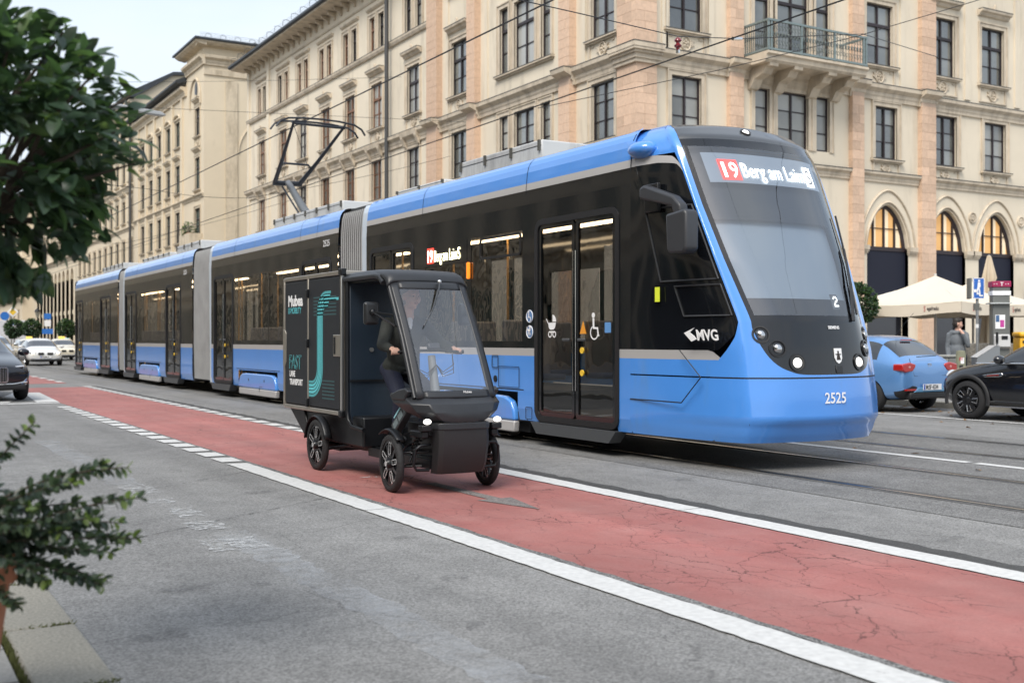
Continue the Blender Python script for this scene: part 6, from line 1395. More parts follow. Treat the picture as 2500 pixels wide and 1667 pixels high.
def plate(root, y, z, txt, face, w=.52, x=0):
    M = Matrix.Translation((x, y, z)) @ (Matrix.Identity(4) if face < 0 else Matrix.Rotation(R(180), 4, 'Z'))
    mb = MB(); mb.box(-w/2, w/2, -.012, .004, -.055, .055, 0, M); P_ = mb.build('number_plate', PLATE, root); mb = MB(); mb.box(-w/2+.004, -w/2+.045, -.0135, -.012, -.05, .05, 0, M); mb.build('plate_band', EU, P_)
    text_mesh(txt, .115, INKB, 'plate_lettering', P_, M @ Matrix.Translation((-w/2+.06, -.0135, -.04)) @ Matrix.Rotation(R(90), 4, 'X'), sx=.74, bold=.002)
# --- pale blue hatchback seen from behind
LB = mat('pale_blue_metal', (.13, .30, .60), .3, .35, coat=1)
hatch = thing('hatchback', 'light blue hatchback parked at the far kerb, seen from behind beside the tram nose', 'car', (17.10, 15.95, 0), R(2.5), world=False)
archz = .30
ST = [(-2.02, .42, .45, .46, .58, .62, .62, .80, .60, .84, .50, .85), (-1.98, .30, .62, .40, .74, .66, .775, .88, .74, .93, .62, .95), (-1.86, .24, .70, .36, .80, .68, .82, .93, .77, .985, .66, 1.0), (-1.42, .20, .74, .34, .83, .68, .845, .97, .80, 1.36, .60, 1.405), (-1.0, .20, .74, .33, .83, .66, .845, .955, .80, 1.405, .60, 1.44), (-.35, .2, .74, .30, .83, .65, .845, .94, .80, 1.415, .61, 1.45), (.3, .2, .74, .30, .83, .64, .845, .92, .80, 1.385, .61, 1.42), (1.08, .2, .74, .32, .83, .64, .84, .90, .78, .96, .68, .97), (1.6, .22, .70, .36, .80, .62, .82, .80, .74, .84, .6, .86), (1.95, .26, .62, .40, .70, .58, .72, .68, .66, .72, .5, .73), (2.03, .34, .45, .44, .55, .56, .56, .62, .5, .65, .4, .66)]
carbody(hatch, ST, LB, [(-1.28, .335, .84), (1.22, .335, .84)], {2: ('top',), 3: ('side',), 4: ('side',), 5: ('side',), 6: ('top', 'topside'), 0: ('plas',), 1: ('plas',), 7: ('plas',)})
for x in (-.735, .735):
    for y in (-1.28, 1.22): carwheel(hatch, x, y, .305, -1 if x < 0 else 1, 10)
for s in (-1, 1):
    mb = MB(); mb.prism([(s*.80, .78), (s*.80, .90), (s*.58, .93), (s*.42, .90), (s*.42, .85), (s*.50, .77), (s*.70, .745)], -2.02, -1.80, 'y'); mb.build('tail_lamp', RED, hatch, bevel=.02, seg=2)
    mb = MB(); mb.ell((s*.60, -2.005, .845), (.045, .02, .035), 12, 8); mb.build('reversing_lamp', mat('lamp_clear', (.6, .3, .28), .1), hatch, smooth=170)
    mb = MB(); mb.box(min(s*.72, s*.42), max(s*.72, s*.42), -2.035, -2.0, .415, .445); mb.build('reflector', RED, hatch)
mb = MB(); mb.box(-.60, .60, -2.045, -1.9, .26, .385); mb.build('rear_valance', PLAST, hatch, bevel=.03); mb = MB(); mb.prism([(-.36, .47), (.36, .47), (.50, .385), (-.50, .385)], -2.05, -1.95, 'y'); mb.build('plate_recess', mat('pale_blue_shade', (.13, .31, .50), .35, .4), hatch, bevel=.01)
plate(hatch, -2.055, .475, 'M:SF 4334', -1)
mb = MB(); mb.tube([(-.045, -2.0, .90), (.04, -2.0, .90), (.05, -2.0, .875), (-.05, -2.0, .85), (-.045, -2.0, .825), (.045, -2.0, .825)], .011, 6); mb.tube([(-.05, -2.0, .905), (-.05, -2.0, .87)], .011, 6); mb.build('badge', ALLOY, hatch)
text_mesh('IBIZA', .06, ALLOY, 'model_lettering', hatch, Matrix.Translation((0, -2.005, .69)) @ Matrix.Rotation(R(90), 4, 'X'), align='CENTER', bold=.001, sx=1.4)
mb = MB(); mb.box(-.14, .14, -1.50, -1.46, 1.335, 1.352); mb.build('brake_lamp', RED, hatch); mb = MB(); mb.tube([(.1, -1.15, 1.44), (.12, -1.55, 1.85)], .004, 5); mb.build('aerial', PLAST, hatch)
mb = MB(); mb.tube([(-.58, -1.995, 1.0), (-.46, -2.01, .68), (.46, -2.01, .68), (.58, -1.995, 1.0)], .006, 5); mb.build('tailgate_gap', PLAST, hatch); mb = MB(); mb.tube([(-.3, -1.94, 1.03), (.28, -1.93, 1.05)], .008, 5); mb.build('rear_wiper', PLAST, hatch)
for s in (-1, 1): mb = MB(); mb.ell((s*.92, .62, .98), (.09, .06, .07), 12, 8); mb.build('wing_mirror', LB, hatch, smooth=170)
# --- black compact parked behind it (only the front half is in the frame)
BK = mat('car_black', (.006, .007, .010), .22, .1, coat=1)
mini = thing('compact_car', 'glossy black compact car with black wheels and chrome side vent, cut by the right edge', 'car', (17.12, 11.14, 0), R(1), world=False)
archz = .33
ST = [(-1.92, .35, .5, .45, .62, .62, .68, .88, .66, .93, .55, .95), (-1.8, .22, .70, .36, .82, .65, .85, .96, .80, 1.02, .66, 1.03), (-1.5, .2, .74, .34, .86, .66, .865, .98, .80, 1.34, .64, 1.38), (-.6, .2, .74, .32, .86, .66, .865, .97, .81, 1.38, .66, 1.415), (.1, .2, .74, .32, .86, .66, .865, .95, .81, 1.37, .66, 1.405), (.55, .2, .74, .33, .86, .66, .865, .94, .80, 1.22, .70, 1.24), (.86, .2, .74, .34, .86, .66, .865, .93, .80, .98, .70, .99), (1.35, .2, .74, .36, .86, .66, .865, .88, .80, .93, .64, .94), (1.75, .22, .70, .40, .80, .64, .82, .80, .74, .86, .55, .87), (1.92, .28, .60, .44, .66, .60, .70, .70, .62, .76, .45, .77), (1.98, .36, .45, .48, .52, .58, .54, .64, .48, .68, .36, .69)]
carbody(mini, ST, BK, [(-1.2, .37, .865), (1.29, .37, .865)], {1: ('top',), 2: ('side',), 3: ('side',), 4: ('topside', 'top'), 5: ('topside', 'top')})
for x in (-.76, .76):
    for y in (-1.2, 1.29): carwheel(mini, x, y, .33, -1 if x < 0 else 1, 10, BALLOY, .21)
for y in (-1.2, 1.29):
    for s in (-1, 1):
        mb = MB(); mb.grid(lambda u, v: (s*(.868+.022*math.sin(v*math.pi)), y+(.365+.075*v)*math.cos(R(-12+204*u)), .33+(.365+.075*v)*math.sin(R(-12+204*u))), 24, 4); mb.build('arch_trim', PLAST, mini, smooth=60)
    for q in range(5):
        mb = MB(); Mq = Matrix.Translation((-.862, y, .33)) @ Matrix.Rotation(2*math.pi*q/5+.3, 4, 'X'); mb.tube([(-.005, -.032, .085), (-.005, -.05, .19), (-.005, .03, .205), (-.005, .02, .1)], .006, 5, 0, True, Mq); mb.build('wheel_accent', ALLOY, mini)
mb = MB(); mb.box(-.875, -.855, -.85, .85, .235, .255); mb.build('sill_strip', ALLOY, mini); mb = MB(); mb.tube([(-.815, 1.15, .955), (-.815, .3, .962), (-.82, -1.5, .99)], .011, 6); mb.build('belt_strip', CHROME, mini)
mb = MB(); mb.prism([(.98, .76), (.62, .80), (.60, .765), (.66, .735), (.95, .725)], -.885, -.86, 'x'); SV = mb.build('side_vent', CHROME, mini, bevel=.008); mb = MB(); mb.prism([(.90, .755), (.68, .775), (.67, .757), (.88, .742)], -.89, -.884, 'x'); mb.build('vent_insert', mat('vent_red', (.30, .03, .02), .3), SV)
for s in (-1, 1):
    mb = MB(); mb.ell((s*.95, .62, 1.02), (.11, .08, .075), 14, 10); mb.build('wing_mirror', BK, mini, smooth=170); mb = MB(); mb.ell((s*.56, 1.80, .70), (.13, .10, .13), 16, 10); mb.build('headlamp', CARLAMP, mini, smooth=170)
mb = MB(); mb.box(-.60, -.50, 1.28, 1.40, .27, .42); mb.build('brake_caliper', mat('caliper_red', (.5, .01, .01), .3), mini)
# --- saloons on the left
def saloon(name, label, loc, rz, paint, plate_txt=None, lit=False, taxi=False, scale=1.0, grille='twin', estate=False):
    global archz
    t = thing(name, label, 'car', loc, rz, 'cars in the street on the left', world=False); t.scale = (scale,)*3; archz = .32
    b = 1.40 if estate else 1.0
    ST = [(-2.32, .40, .5, .46, .66, .62, .70, .86, .66, .92, .55, .94), (-2.25, .26, .68, .38, .82, .64, .86, .94, .80, (1.25 if estate else 1.0), .66, (1.30 if estate else 1.02)), (-1.55, .2, .76, .34, .88, .66, .90, .98, .84, (1.40 if estate else 1.03), .70, (1.44 if estate else 1.06)), (-.95, .2, .76, .32, .88, .66, .90, .96, .84, 1.37, .62, 1.41), (-.1, .2, .76, .30, .88, .65, .90, .94, .84, 1.40, .62, 1.44), (.5, .2, .76, .30, .88, .65, .90, .92, .84, 1.33, .63, 1.37), (1.15, .2, .76, .32, .88, .65, .90, .90, .82, .94, .70, .955), (1.8, .2, .74, .36, .86, .64, .88, .80, .80, .85, .62, .87), (2.2, .22, .68, .40, .80, .58, .82, .68, .74, .74, .55, .76), (2.33, .28, .55, .42, .66, .54, .68, .60, .6, .66, .42, .67)]
    carbody(t, ST, paint, [(-1.4, .355, .9), (1.4, .355, .9)], {2: ('top', 'topside') if not estate else ('side',), 3: ('side',), 4: ('side',), 5: ('top', 'topside')})
    for x in (-.8, .8):
        for y in (-1.4, 1.4): carwheel(t, x, y, .325, -1 if x < 0 else 1, 8)
    for s in (-1, 1):
        mb = MB(); mb.prism([(s*.76, .66), (s*.78, .72), (s*.46, .70), (s*.44, .62), (s*.6, .60)] if grille == 'twin' else [(s*.70, .70), (s*.70, .73), (s*.46, .71), (s*.46, .68)], 2.1, 2.30 if grille == 'twin' else 2.22, 'y'); H_ = mb.build('headlamp', CARLAMP, t, bevel=.02)
        if lit: mb = MB(); mb.ell((s*.60, 2.325, .665), (.07, .03, .045), 12, 8); mb.build('lamp_glow', LIT, H_, smooth=170)
        mb = MB(); mb.ell((s*1.0, .78, .98), (.12, .08, .08), 12, 8); mb.build('wing_mirror', paint, t, smooth=170)
        mb = MB(); mb.box(min(s*.08, s*.36) if grille == 'twin' else min(s*.03, s*.34), max(s*.08, s*.36) if grille == 'twin' else max(s*.03, s*.34), 2.30, 2.36, .56 if grille == 'twin' else .40, .69); mb.build('grille', PLAST, t, bevel=.03, seg=3)
        if grille == 'tall':
            mb = MB(); mb.rring(.33, .31, .05, .018, .03, 0, Matrix.Translation((s*.185, 2.362, .39))); mb.build('grille_frame', CHROME, t)
            for k in range(6): mb = MB(); mb.box(s*.185-.13+.05*k, s*.185-.122+.05*k, 2.355, 2.368, .41, .68); mb.build('grille_bar', CHROME, t)
            mb = MB(); mb.tube([(s*.82, 2.05, .62), (s*.72, 2.26, .45), (s*.56, 2.33, .30)], .014, 6); mb.build('bumper_accent', CHROME, t)
    mb = MB(); mb.box(-.70, .70, 2.2, 2.36, .24, .36); mb.build('lower_grille', PLAST, t, bevel=.04); mb = MB(); mb.tube([(-.72, 2.30, .40), (-.45, 2.36, .36), (.45, 2.36, .36), (.72, 2.30, .40)], .012, 6); mb.build('bumper_accent', CHROME, t)
    if plate_txt: plate(t, 2.375, .46, plate_txt, 1)
    if taxi: mb = MB(); mb.box(-.2, .2, -.25, -.1, 1.43, 1.56); mb.build('taxi_sign', mat('taxi_yellow', (.85, .6, .1), .5, emit=((1, .7, .2), .3)), t, bevel=.03)
    return t
WHITE = mat('car_white', (.72, .72, .70), .25, .1, coat=1); IVORY = mat('car_ivory', (.70, .64, .50), .3, coat=1); SILV2 = mat('car_silver', (.45, .48, .50), .3, .6, coat=1); DKBL = mat('car_midnight', (.004, .005, .009), .25, 0, coat=.6)
saloon('saloon_car', 'white saloon car with lit headlamps driving behind the tram', (8.35, 64.0, 0), R(180), WHITE, 'FFB:MB 31', True)
saloon('saloon_car', 'dark blue-black saloon with tall twin grille cut by the left edge', (2.16, 28.8, 0), R(186), DKBL, None, False, False, 1.08, 'tall')
saloon('taxi', 'cream taxi right behind the white saloon, roof sign on top', (10.2, 83, 0), R(180), IVORY, None, False, True, 1, 'twin', True)
saloon('taxi', 'cream taxi to the right of the white saloon, partly hidden by it', (11.7, 79, 0), R(180), IVORY, None, False, True)
saloon('estate_car', 'silver-white estate car behind the dark saloon at the left edge', (6.55, 69, 0), R(180), SILV2, None, False, False, 1.12, 'twin', True)
saloon('taxi', 'cream taxi farthest back, left of the cream taxi with the visible roof', (8.6, 92, 0), R(180), IVORY, None, False, True)
# --- white lorry across the end
lor = thing('box_lorry', 'white box lorry standing far down the street behind the round trees', 'lorry', (14.2, 128, 0))
mb = MB(); mb.box(9.0, 16.2, 128, 131.5, .9, 3.4); mb.build('box_body', mat('lorry_white', (.62, .63, .66), .5, vary=(.6, .06)), lor, bevel=.05); mb = MB(); mb.box(6.8, 8.9, 128.1, 130.4, .5, 2.9); CB = mb.build('cab', WHITE, lor, bevel=.15, seg=3); mb = MB(); mb.box(7.0, 8.3, 128.05, 128.09, 1.7, 2.6); mb.build('cab_window', CARG, CB)
for x in (7.8, 13.8, 15): carwheel(lor, x, 128.2, .5, 1, 6) 
# ---------------------------------------------------------------- overhead wires
WIRE = mat('wire', (.02, .02, .022), .5, .3)
def wire(name, label, pts, r, sag=0, group='overhead wires'):
    mb = MB(); P_ = []
    for (a, b) in zip(pts, pts[1:]):
        a, b = Vector(a), Vector(b)
        for i in range(13): t = i/12; p = a.lerp(b, t); p.z -= sag*4*t*(1-t); P_.append(p)
    mb.tube(P_, r, 5); o = mb.build(name, WIRE, None, smooth=60); return tag(o, label, 'wire', group)
wire('contact_wire', 'thick contact wire above the tram, touching the pantograph', [(8.5, -20, 6.16), (8.5, 60, 6.16), (8.5, 200, 6.16)], .013)
wire('contact_wire', 'thick contact wire over the empty far track', [(12.05, -20, 6.2), (12.05, 60, 6.1), (12.05, 200, 6.1)], .013)
wire('span_wire', 'thin span wire carrying two red insulators above the tram front', [(2.0, 9.9, 5.0), (8.3, 12.52, 5.75), (10.91, 13.54, 6.02), (12.97, 14.42, 6.47), (17.1, 15.47, 7.37), (22, 17.6, 8.0)], .008)
wire('span_wire', 'thin wire running up from the far contact wire to the right', [(12.05, 19.5, 6.1), (14.9, 17.2, 6.75), (17.1, 15.6, 7.36), (23, 12.0, 9.4)], .008)
wire('span_wire', 'thin span wire crossing behind the pantograph', [(-3, 41, 7.6), (8.5, 38.5, 6.4), (12.05, 39, 6.4), (21.9, 42.5, 9.2)], .008, .1)
wire('span_wire', 'thin span wire crossing over the rear tram section', [(-3, 58, 8.0), (8.5, 60, 6.4), (12.05, 60.6, 6.4), (21.9, 62, 9.5)], .009, .1)
wire('span_wire', 'thin cable drawn along the facade to the left of the downpipe', [(-3, 66, 14.5), (21.9, 47.5, 13.6)], .008, .3)
wire('span_wire', 'thin span wire farthest down the street', [(-3, 88, 8.4), (8.5, 86, 6.5), (12.05, 86, 6.5), (21.9, 88, 9.6)], .010, .1)
INS = mat('insulator_red', (.20, .018, .025), .25, coat=.6)
for (x, y, z, lab) in ((10.91, 13.54, 6.0, 'red insulator on the span wire above the tram roof box edge, right one'), (8.5, 12.62, 5.98+.3, 'red insulator hanging at the top edge of the picture')):
    t = thing('insulator', lab, 'insulator', (x, y, z), group='red insulators')
    mb = MB(); mb.lathe([(0, -.20), (.025, -.19), (.03, -.16), (.055, -.14), (.06, -.12), (.03, -.09), (.03, -.07), (.06, -.05), (.055, -.03), (.025, 0), (0, 0)], 14, (x, y, z)); mb.build('porcelain', INS, t, smooth=40)
    mb = MB(); mb.box(x-.015, x+.015, y-.03, y+.03, z-.24, z-.19); mb.build('clamp', CHROME, t)
t = thing('wire_tensioner', 'metal turnbuckle on the span wire left of the balcony', 'tensioner', (12.97, 14.42, 6.47)); mb = MB(); mb.tube([(12.7, 14.31, 6.41), (13.0, 14.43, 6.475)], .03, 8); mb.build('barrel', CHROME, t, smooth=60)
# hanging street luminaire, upper left
t = thing('hanging_lamp', 'long grey street luminaire hung over the street at upper left', 'street lamp', (8.8, 41, 9.4))
mb = MB(); mb.prism([(-1.4, 0), (-1.2, .16), (1.1, .12), (1.4, 0), (1.2, -.1), (-1.2, -.12)], -.16, .16, 'y', 0, Matrix.Translation((8.6, 41, 9.5)) @ Matrix.Rotation(R(4), 4, 'Y') @ Matrix.Scale(.72, 4)); mb.build('lamp_housing', mat('lamp_grey', (.42, .43, .43), .4, .4), t, bevel=.04); mb = MB(); mb.tube([(-6, 41, 10.0), (8.6, 41, 9.62), (21.9, 41, 10.4)], .008, 5); mb.build('hanger_wire', WIRE, t)

# ---------------------------------------------------------------- plants
def leafmat(name, col, tr):
    m = bpy.data.materials.new(name); m.use_nodes = True; t = m.node_tree; b = t.nodes['Principled BSDF']; n = t.nodes.new; l = t.links.new; o = t.nodes['Material Output']
    geo = n('ShaderNodeNewGeometry'); x = n('ShaderNodeTexNoise'); x.inputs['Scale'].default_value = 11; l(geo.outputs['Position'], x.inputs[0]); r = n('ShaderNodeMapRange'); r.inputs[1].default_value = .3; r.inputs[2].default_value = .7; r.inputs[3].default_value = .6; r.inputs[4].default_value = 1.4; l(x.outputs['Fac'], r.inputs[0])
    k = n('ShaderNodeVectorMath'); k.operation = 'SCALE'; k.inputs[0].default_value = col; l(r.outputs[0], k.inputs['Scale']); l(k.outputs[0], b.inputs['Base Color']); b.inputs['Roughness'].default_value = .36
    tl = n('ShaderNodeBsdfTranslucent'); k2 = n('ShaderNodeVectorMath'); k2.operation = 'MULTIPLY'; k2.inputs[1].default_value = (1.5, 1.7, .7); l(k.outputs[0], k2.inputs[0]); l(k2.outputs[0], tl.inputs[0])
    mx_ = n('ShaderNodeMixShader'); mx_.inputs[0].default_value = tr; l(b.outputs[0], mx_.inputs[1]); l(tl.outputs[0], mx_.inputs[2]); l(mx_.outputs[0], o.inputs[0]); return m
LEAF = leafmat('bay_leaf', (.075, .125, .075), .4); LEAF2 = leafmat('bay_leaf_dark', (.040, .072, .045), .3); LEAF3 = leafmat('bay_leaf_young', (.14, .20, .10), .45); BARK = mat('bark', (.06, .045, .032), .9, vary=(20, .3)); TERRA = mat('terracotta', (.34, .13, .065), .8, vary=(8, .2)); SOIL = mat('soil', (.03, .022, .016), .95)
def leaf(mb, p, d, up, L_, w, m=0, curl=.25):
    """pointed oval leaf of eight faces folded along its midrib"""
    d = Vector(d).normalized(); s_ = d.cross(Vector(up)); 
    if s_.length < 1e-4: s_ = d.cross(Vector((1, 0, 0)))
    s_.normalize(); n_ = s_.cross(d)
    p = Vector(p); vs = []; prof = ((0, .12), (.28, .85), (.58, 1.0), (.82, .62), (1, .02))
    for t, k in prof:
        c = p+d*L_*t-n_*curl*L_*t*t*.5
        vs += [c+s_*w*k*.5+n_*w*.16*k, c, c-s_*w*k*.5+n_*w*.16*k]
    fs = []
    for i in range(4): a = i*3; fs += [(a, a+1, a+4, a+3), (a+1, a+2, a+5, a+4)]
    mb.add(vs, fs, m)
def crown(root, c, r, n, L_, w, seed, mats, inner=.35, core=0, rag=.14, nm='crown', drop=0):
    rr = random.Random(seed); mb = MB(); c = Vector(c)
    clumps = [(Vector((rr.gauss(0, 1), rr.gauss(0, 1), rr.gauss(0, 1))).normalized(), rr.uniform(1-rag, 1+rag*.6)) for _ in range(90)]
    for i in range(n):
        v = Vector((rr.gauss(0, 1), rr.gauss(0, 1), rr.gauss(0, 1))).normalized()
        k = max(clumps, key=lambda q: q[0].dot(v)); rad = r*k[1]*(inner+(1-inner)*rr.random()**.45)
        if k[0].dot(v) < .93-.1*rr.random() and rr.random() < drop: continue
        v2 = (v+k[0]*.5).normalized(); p = c+Vector((v2.x*rad, v2.y*rad, v2.z*rad*1.0))
        dd = (v+Vector((rr.gauss(0, .6), rr.gauss(0, .6), rr.gauss(0, .6)-.1))).normalized()
        leaf(mb, p-dd*L_*.4, dd, (rr.gauss(0, .4), rr.gauss(0, .4), 1), L_*rr.uniform(.7, 1.15), w*rr.uniform(.75, 1.1), 0 if rr.random() < .55 else (1 if rr.random() < .8 else 2))
    o = mb.build(nm, mats, root, smooth=60)
    tw = MB()
    for k, s_ in clumps[:60]:
        q = c+k*r*s_*.92; a = c+Vector((rr.uniform(-.1, .1), rr.uniform(-.1, .1), -r*.5)); m_ = a.lerp(q, .5)+Vector((rr.gauss(0, .05), rr.gauss(0, .05), .04))*r; tw.tube([a, m_, q], [.012*r*2, .008*r*2, .003*r*2], 5)
    tw.build('twigs', BARK, root, smooth=60); return o
# foreground bay tree standing in a pot just outside the left edge
bt = thing('bay_tree', 'large dark green bay laurel crown filling the upper left corner, out of focus', 'tree', (.19, 4.3, 0))
BC = (.345, 4.43, 2.06)
crown(bt, BC, .585, 2900, .096, .050, 11, [LEAF, LEAF2, LEAF3], .40, 0, .17, drop=.45)
mb = MB(); mb.tube([(.20, 4.03, .5), (.22, 4.12, 1.0), (.32, 4.40, 1.75)], [.035, .032, .03], 10); mb.build('trunk', BARK, bt, smooth=60)
pot = thing('plant_pot', 'terracotta pot at the lower left edge, mostly outside the picture', 'pot', (.12, 4.1, .09))
mb = MB(); mb.lathe([(.15, .09), (.16, .10), (.225, .56), (.25, .57), (.255, .66), (.235, .665), (.22, .62), (0, .6)], 36, (.21, 4.02, 0)); mb.build('pot_body', TERRA, pot, smooth=40); mb = MB(); mb.lathe([(0, .618), (.222, .618), (.222, .62)], 24, (.21, 4.02, 0)); mb.build('soil', SOIL, pot)
# arching small-leaved shrub in the pot
sh = thing('shrub', 'arching small-leaved shrub spilling over the pot at the lower left', 'shrub', (.09, 4.1, .6))
mb = MB(); tw = MB(); rr = random.Random(21)
CAMR = Vector((.8625, -.506, 0)); FWD = Vector((.506, .8625, 0)); base = Vector((.20, 4.02, .69))
def spray(dir_, L_, droop, dens, seed):
    r2 = random.Random(seed); pts = []; p = base+Vector((r2.uniform(-.1, .1), r2.uniform(-.1, .1), 0)); d = Vector(dir_).normalized(); n = 22
    for i in range(n+1):
        pts.append(p.copy()); d = (d+Vector((0, 0, -droop/n))+Vector((r2.gauss(0, .02), r2.gauss(0, .02), r2.gauss(0, .02)))).normalized(); p = p+d*L_/n
    tw.tube(pts, [.005*(1-.8*i/n)+.0008 for i in range(n+1)], 5)
    for i in range(2, n+1):
        for k in range(dens):
            q = pts[i-1].lerp(pts[i], r2.random()); t = (pts[i]-pts[i-1]).normalized(); s_ = Vector((r2.gauss(0, 1), r2.gauss(0, 1), r2.gauss(0, 1))); s_ = (s_-t*s_.dot(t)).normalized()
            leaf(mb, q, (t*.5+s_*.9+Vector((0, 0, -.25))), (r2.gauss(0, .4), r2.gauss(0, .4), 1), r2.uniform(.028, .040), r2.uniform(.018, .024), 2 if i > n-2 and r2.random() < .5 else (0 if r2.random() < .6 else 1), .2)
for k, (a, e, L_, dr) in enumerate(((.0, .95, .60, .5), (.1, .62, .55, .4), (-.2, .42, .56, .3), (.15, .30, .52, .35), (-.1, .12, .50, .25), (.3, .02, .46, .2), (.0, -.12, .42, .2), (-.4, .5, .5, .5), (.5, .75, .5, .5), (-.3, -.25, .42, .2), (.2, -.35, .36, .1), (-.5, .2, .45, .4), (.6, .3, .45, .5), (-.7, .8, .5, .6), (.1, 1.3, .45, .5), (.4, .15, .5, .3), (-.15, .75, .56, .45), (.25, .48, .5, .3), (-.25, .2, .44, .25), (.05, -.02, .44, .2), (-.1, .33, .40, .2), (.1, .08, .36, .2))):
    spray(CAMR+FWD*a+Vector((0, 0, e)), L_*1.14, dr, 5 if k < 6 else 6, 50+k)
rr = random.Random(77)
for i in range(2200):
    v = Vector((rr.gauss(0, 1), rr.gauss(0, 1), rr.gauss(0, .8))); v = v.normalized()*rr.random()**.5; p = base+Vector((v.x*.29, v.y*.29, v.z*.23+.03))
    leaf(mb, p, (v.x+rr.gauss(0, .4), v.y+rr.gauss(0, .4), v.z+rr.gauss(0, .4)-.2), (0, 0, 1), rr.uniform(.032, .046), rr.uniform(.020, .027), 0 if rr.random() < .5 else 1)
mb.build('foliage', [leafmat('shrub_leaf', (.060, .090, .055), .3), leafmat('shrub_leaf_dark', (.032, .052, .036), .25), leafmat('shrub_leaf_tip', (.16, .22, .07), .4)], sh, smooth=60); tw.build('branches', BARK, sh, smooth=60)
mb = MB(); [mb.ell(base+Vector(q), (.012, .012, .010), 8, 6) for q in ((.13, -.1, .06), (.165, -.1, .065))]; mb.build('berries', mat('berry', (.55, .12, .03), .4), sh, smooth=170)
# round trees in tubs
def ball_tree(label, x, y, z, r, gr='clipped round trees', n=1500):
    t = thing('ball_tree', label, 'tree', (x, y, .12), group=gr)
    crown(t, (x, y, z), r, n, .085*(1 if r < .6 else 2.6), .050*(1 if r < .6 else 2.6), int(x*10), [LEAF, LEAF2, LEAF3], .55, 0, .07); mb = MB(); mb.tube([(x, y, .5), (x, y, z)], .035, 8); mb.build('trunk', BARK, t, smooth=60); mb = MB(); mb.prism([(-.28, .12), (.28, .12), (.33, .62), (-.33, .62)], -.3, .3, 'y', 0, Matrix.Translation((x, y, 0))); mb.build('tub', TERRA, t, bevel=.02)
ball_tree('clipped round tree beside the tram nose, in front of the parasols', 22.0, 20.1, 2.25, .55, n=4200)
ball_tree('clipped round tree in front of the white lorry, left one', 10.9, 98, 2.25, .78)
ball_tree('clipped round tree in front of the white lorry, right one', 12.1, 97.3, 2.25, .78)
ball_tree('clipped round tree behind the cyclist, beside the tram tail', 15.3, 101, 2.3, .80)
pb = thing('balcony_plant', 'leafy plant in a box on the tower balcony', 'plant', (21.4, 84.2, 9.2)); crown(pb, (21.35, 84.3, 9.55), .62, 260, .2, .08, 5, [LEAF, LEAF3, LEAF2], .3); mb = MB(); mb.box(21.15, 21.55, 83.6, 85, 9.0, 9.3); mb.build('plant_box', TERRA, pb)

# ---------------------------------------------------------------- cafe parasols
CANV = mat('parasol_canvas', (.70, .615, .49), .85, vary=(1.3, .05), bump=(3, .2, .02)); CANV2 = mat('parasol_canvas_folded', (.55, .46, .34), .85, vary=(2, .1)); POLEW = mat('parasol_pole', (.6, .58, .54), .5)
SEGR = mat('print_red', (.45, .02, .02), .6); SEGB = mat('print_dark', (.06, .05, .05), .6)
def parasol(label, x, y, zt, ze, hw, rz, n=1, text=True):
    t = thing('parasol', label, 'parasol', (x, y, .12), rz, 'open cafe parasols', world=False)
    zt -= .12; ze -= .12
    cs = [(-hw, -hw), (hw, -hw), (hw, hw), (-hw, hw)]
    for i in range(4):
        a, b = Vector((*cs[i], 0)), Vector((*cs[(i+1) % 4], 0)); mb = MB()
        def fn(u, v):
            e = a.lerp(b, u); sag = .10*math.sin(u*math.pi)*(1-v) ; p = e*(1-v); z = ze+.0+(zt-ze)*(v**.92)+.0-sag*.6-.10*math.sin(v*math.pi)
            return (p.x, p.y, z)
        mb.grid(fn, 12, 10); C_ = mb.build('canopy', CANV, t, smooth=60)
        mb = MB(); mb.grid(lambda u, v: ((a.lerp(b, u)).x*(1+.004*math.sin(u*19)), (a.lerp(b, u)).y*(1+.004*math.sin(u*23)), ze-.06*math.sin(u*math.pi)-(.27+.02*math.sin(u*9+i))*v), 20, 2); mb.build('valance', CANV, t, smooth=60)
        if text:
            for u in ((.22, .78) if hw > 1.2 else (.5,)):
                p = a.lerp(b, u); d_ = (b-a).normalized(); nn = Vector((d_.y, -d_.x, 0)); M = Matrix(((d_.x, 0, nn.x, p.x+nn.x*.012), (d_.y, 0, nn.y, p.y+nn.y*.012), (0, 1, 0, ze-.20), (0, 0, 0, 1)))
                text_mesh('egafredo', .13, SEGB, 'parasol_lettering', t, M @ Matrix.Translation((-.16, 0, 0)), sx=.7, bold=.002); text_mesh('S', .20, SEGR, 'parasol_lettering', t, M @ Matrix.Translation((-.25, -.03, 0.001)), sx=.6)
        rb = MB(); rb.tube([(0, 0, zt-.12), (a.x*.97, a.y*.97, ze-.03)], .018, 6); rb.build('rib', POLEW, t)
    mb = MB(); mb.tube([(0, 0, 0), (0, 0, zt+.05)], .035, 10); mb.build('pole', POLEW, t, smooth=60); mb = MB(); mb.box(-.4, .4, -.4, .4, 0, .12); mb.build('base', CONC, t, bevel=.02)
parasol('open cream parasol in the middle, its peak left of the pedestrian sign', 24.55, 19.75, 3.04, 2.28, 1.72, R(8))
parasol('open cream parasol half hidden by the tram nose', 22.9, 23.4, 3.05, 2.28, 1.72, R(8))
parasol('open cream parasol cut by the right edge', 28.6, 17.6, 3.05, 2.30, 1.72, R(8))
parasol('open cream parasol showing behind the phone pillar', 27.2, 20.6, 3.0, 2.30, 1.45, R(8), text=False)
t = thing('closed_parasol', 'tall folded beige parasol behind the phone pillar', 'parasol', (26.0, 19.2, .12))
mb = MB(); prof = [(.04, 3.58), (.06, 3.5), (.11, 3.25), (.165, 2.98), (.13, 2.9), (.12, 2.4), (.16, 1.9), (.20, 1.5), (.22, 1.2), (.14, 1.05), (.0, 1.05)]
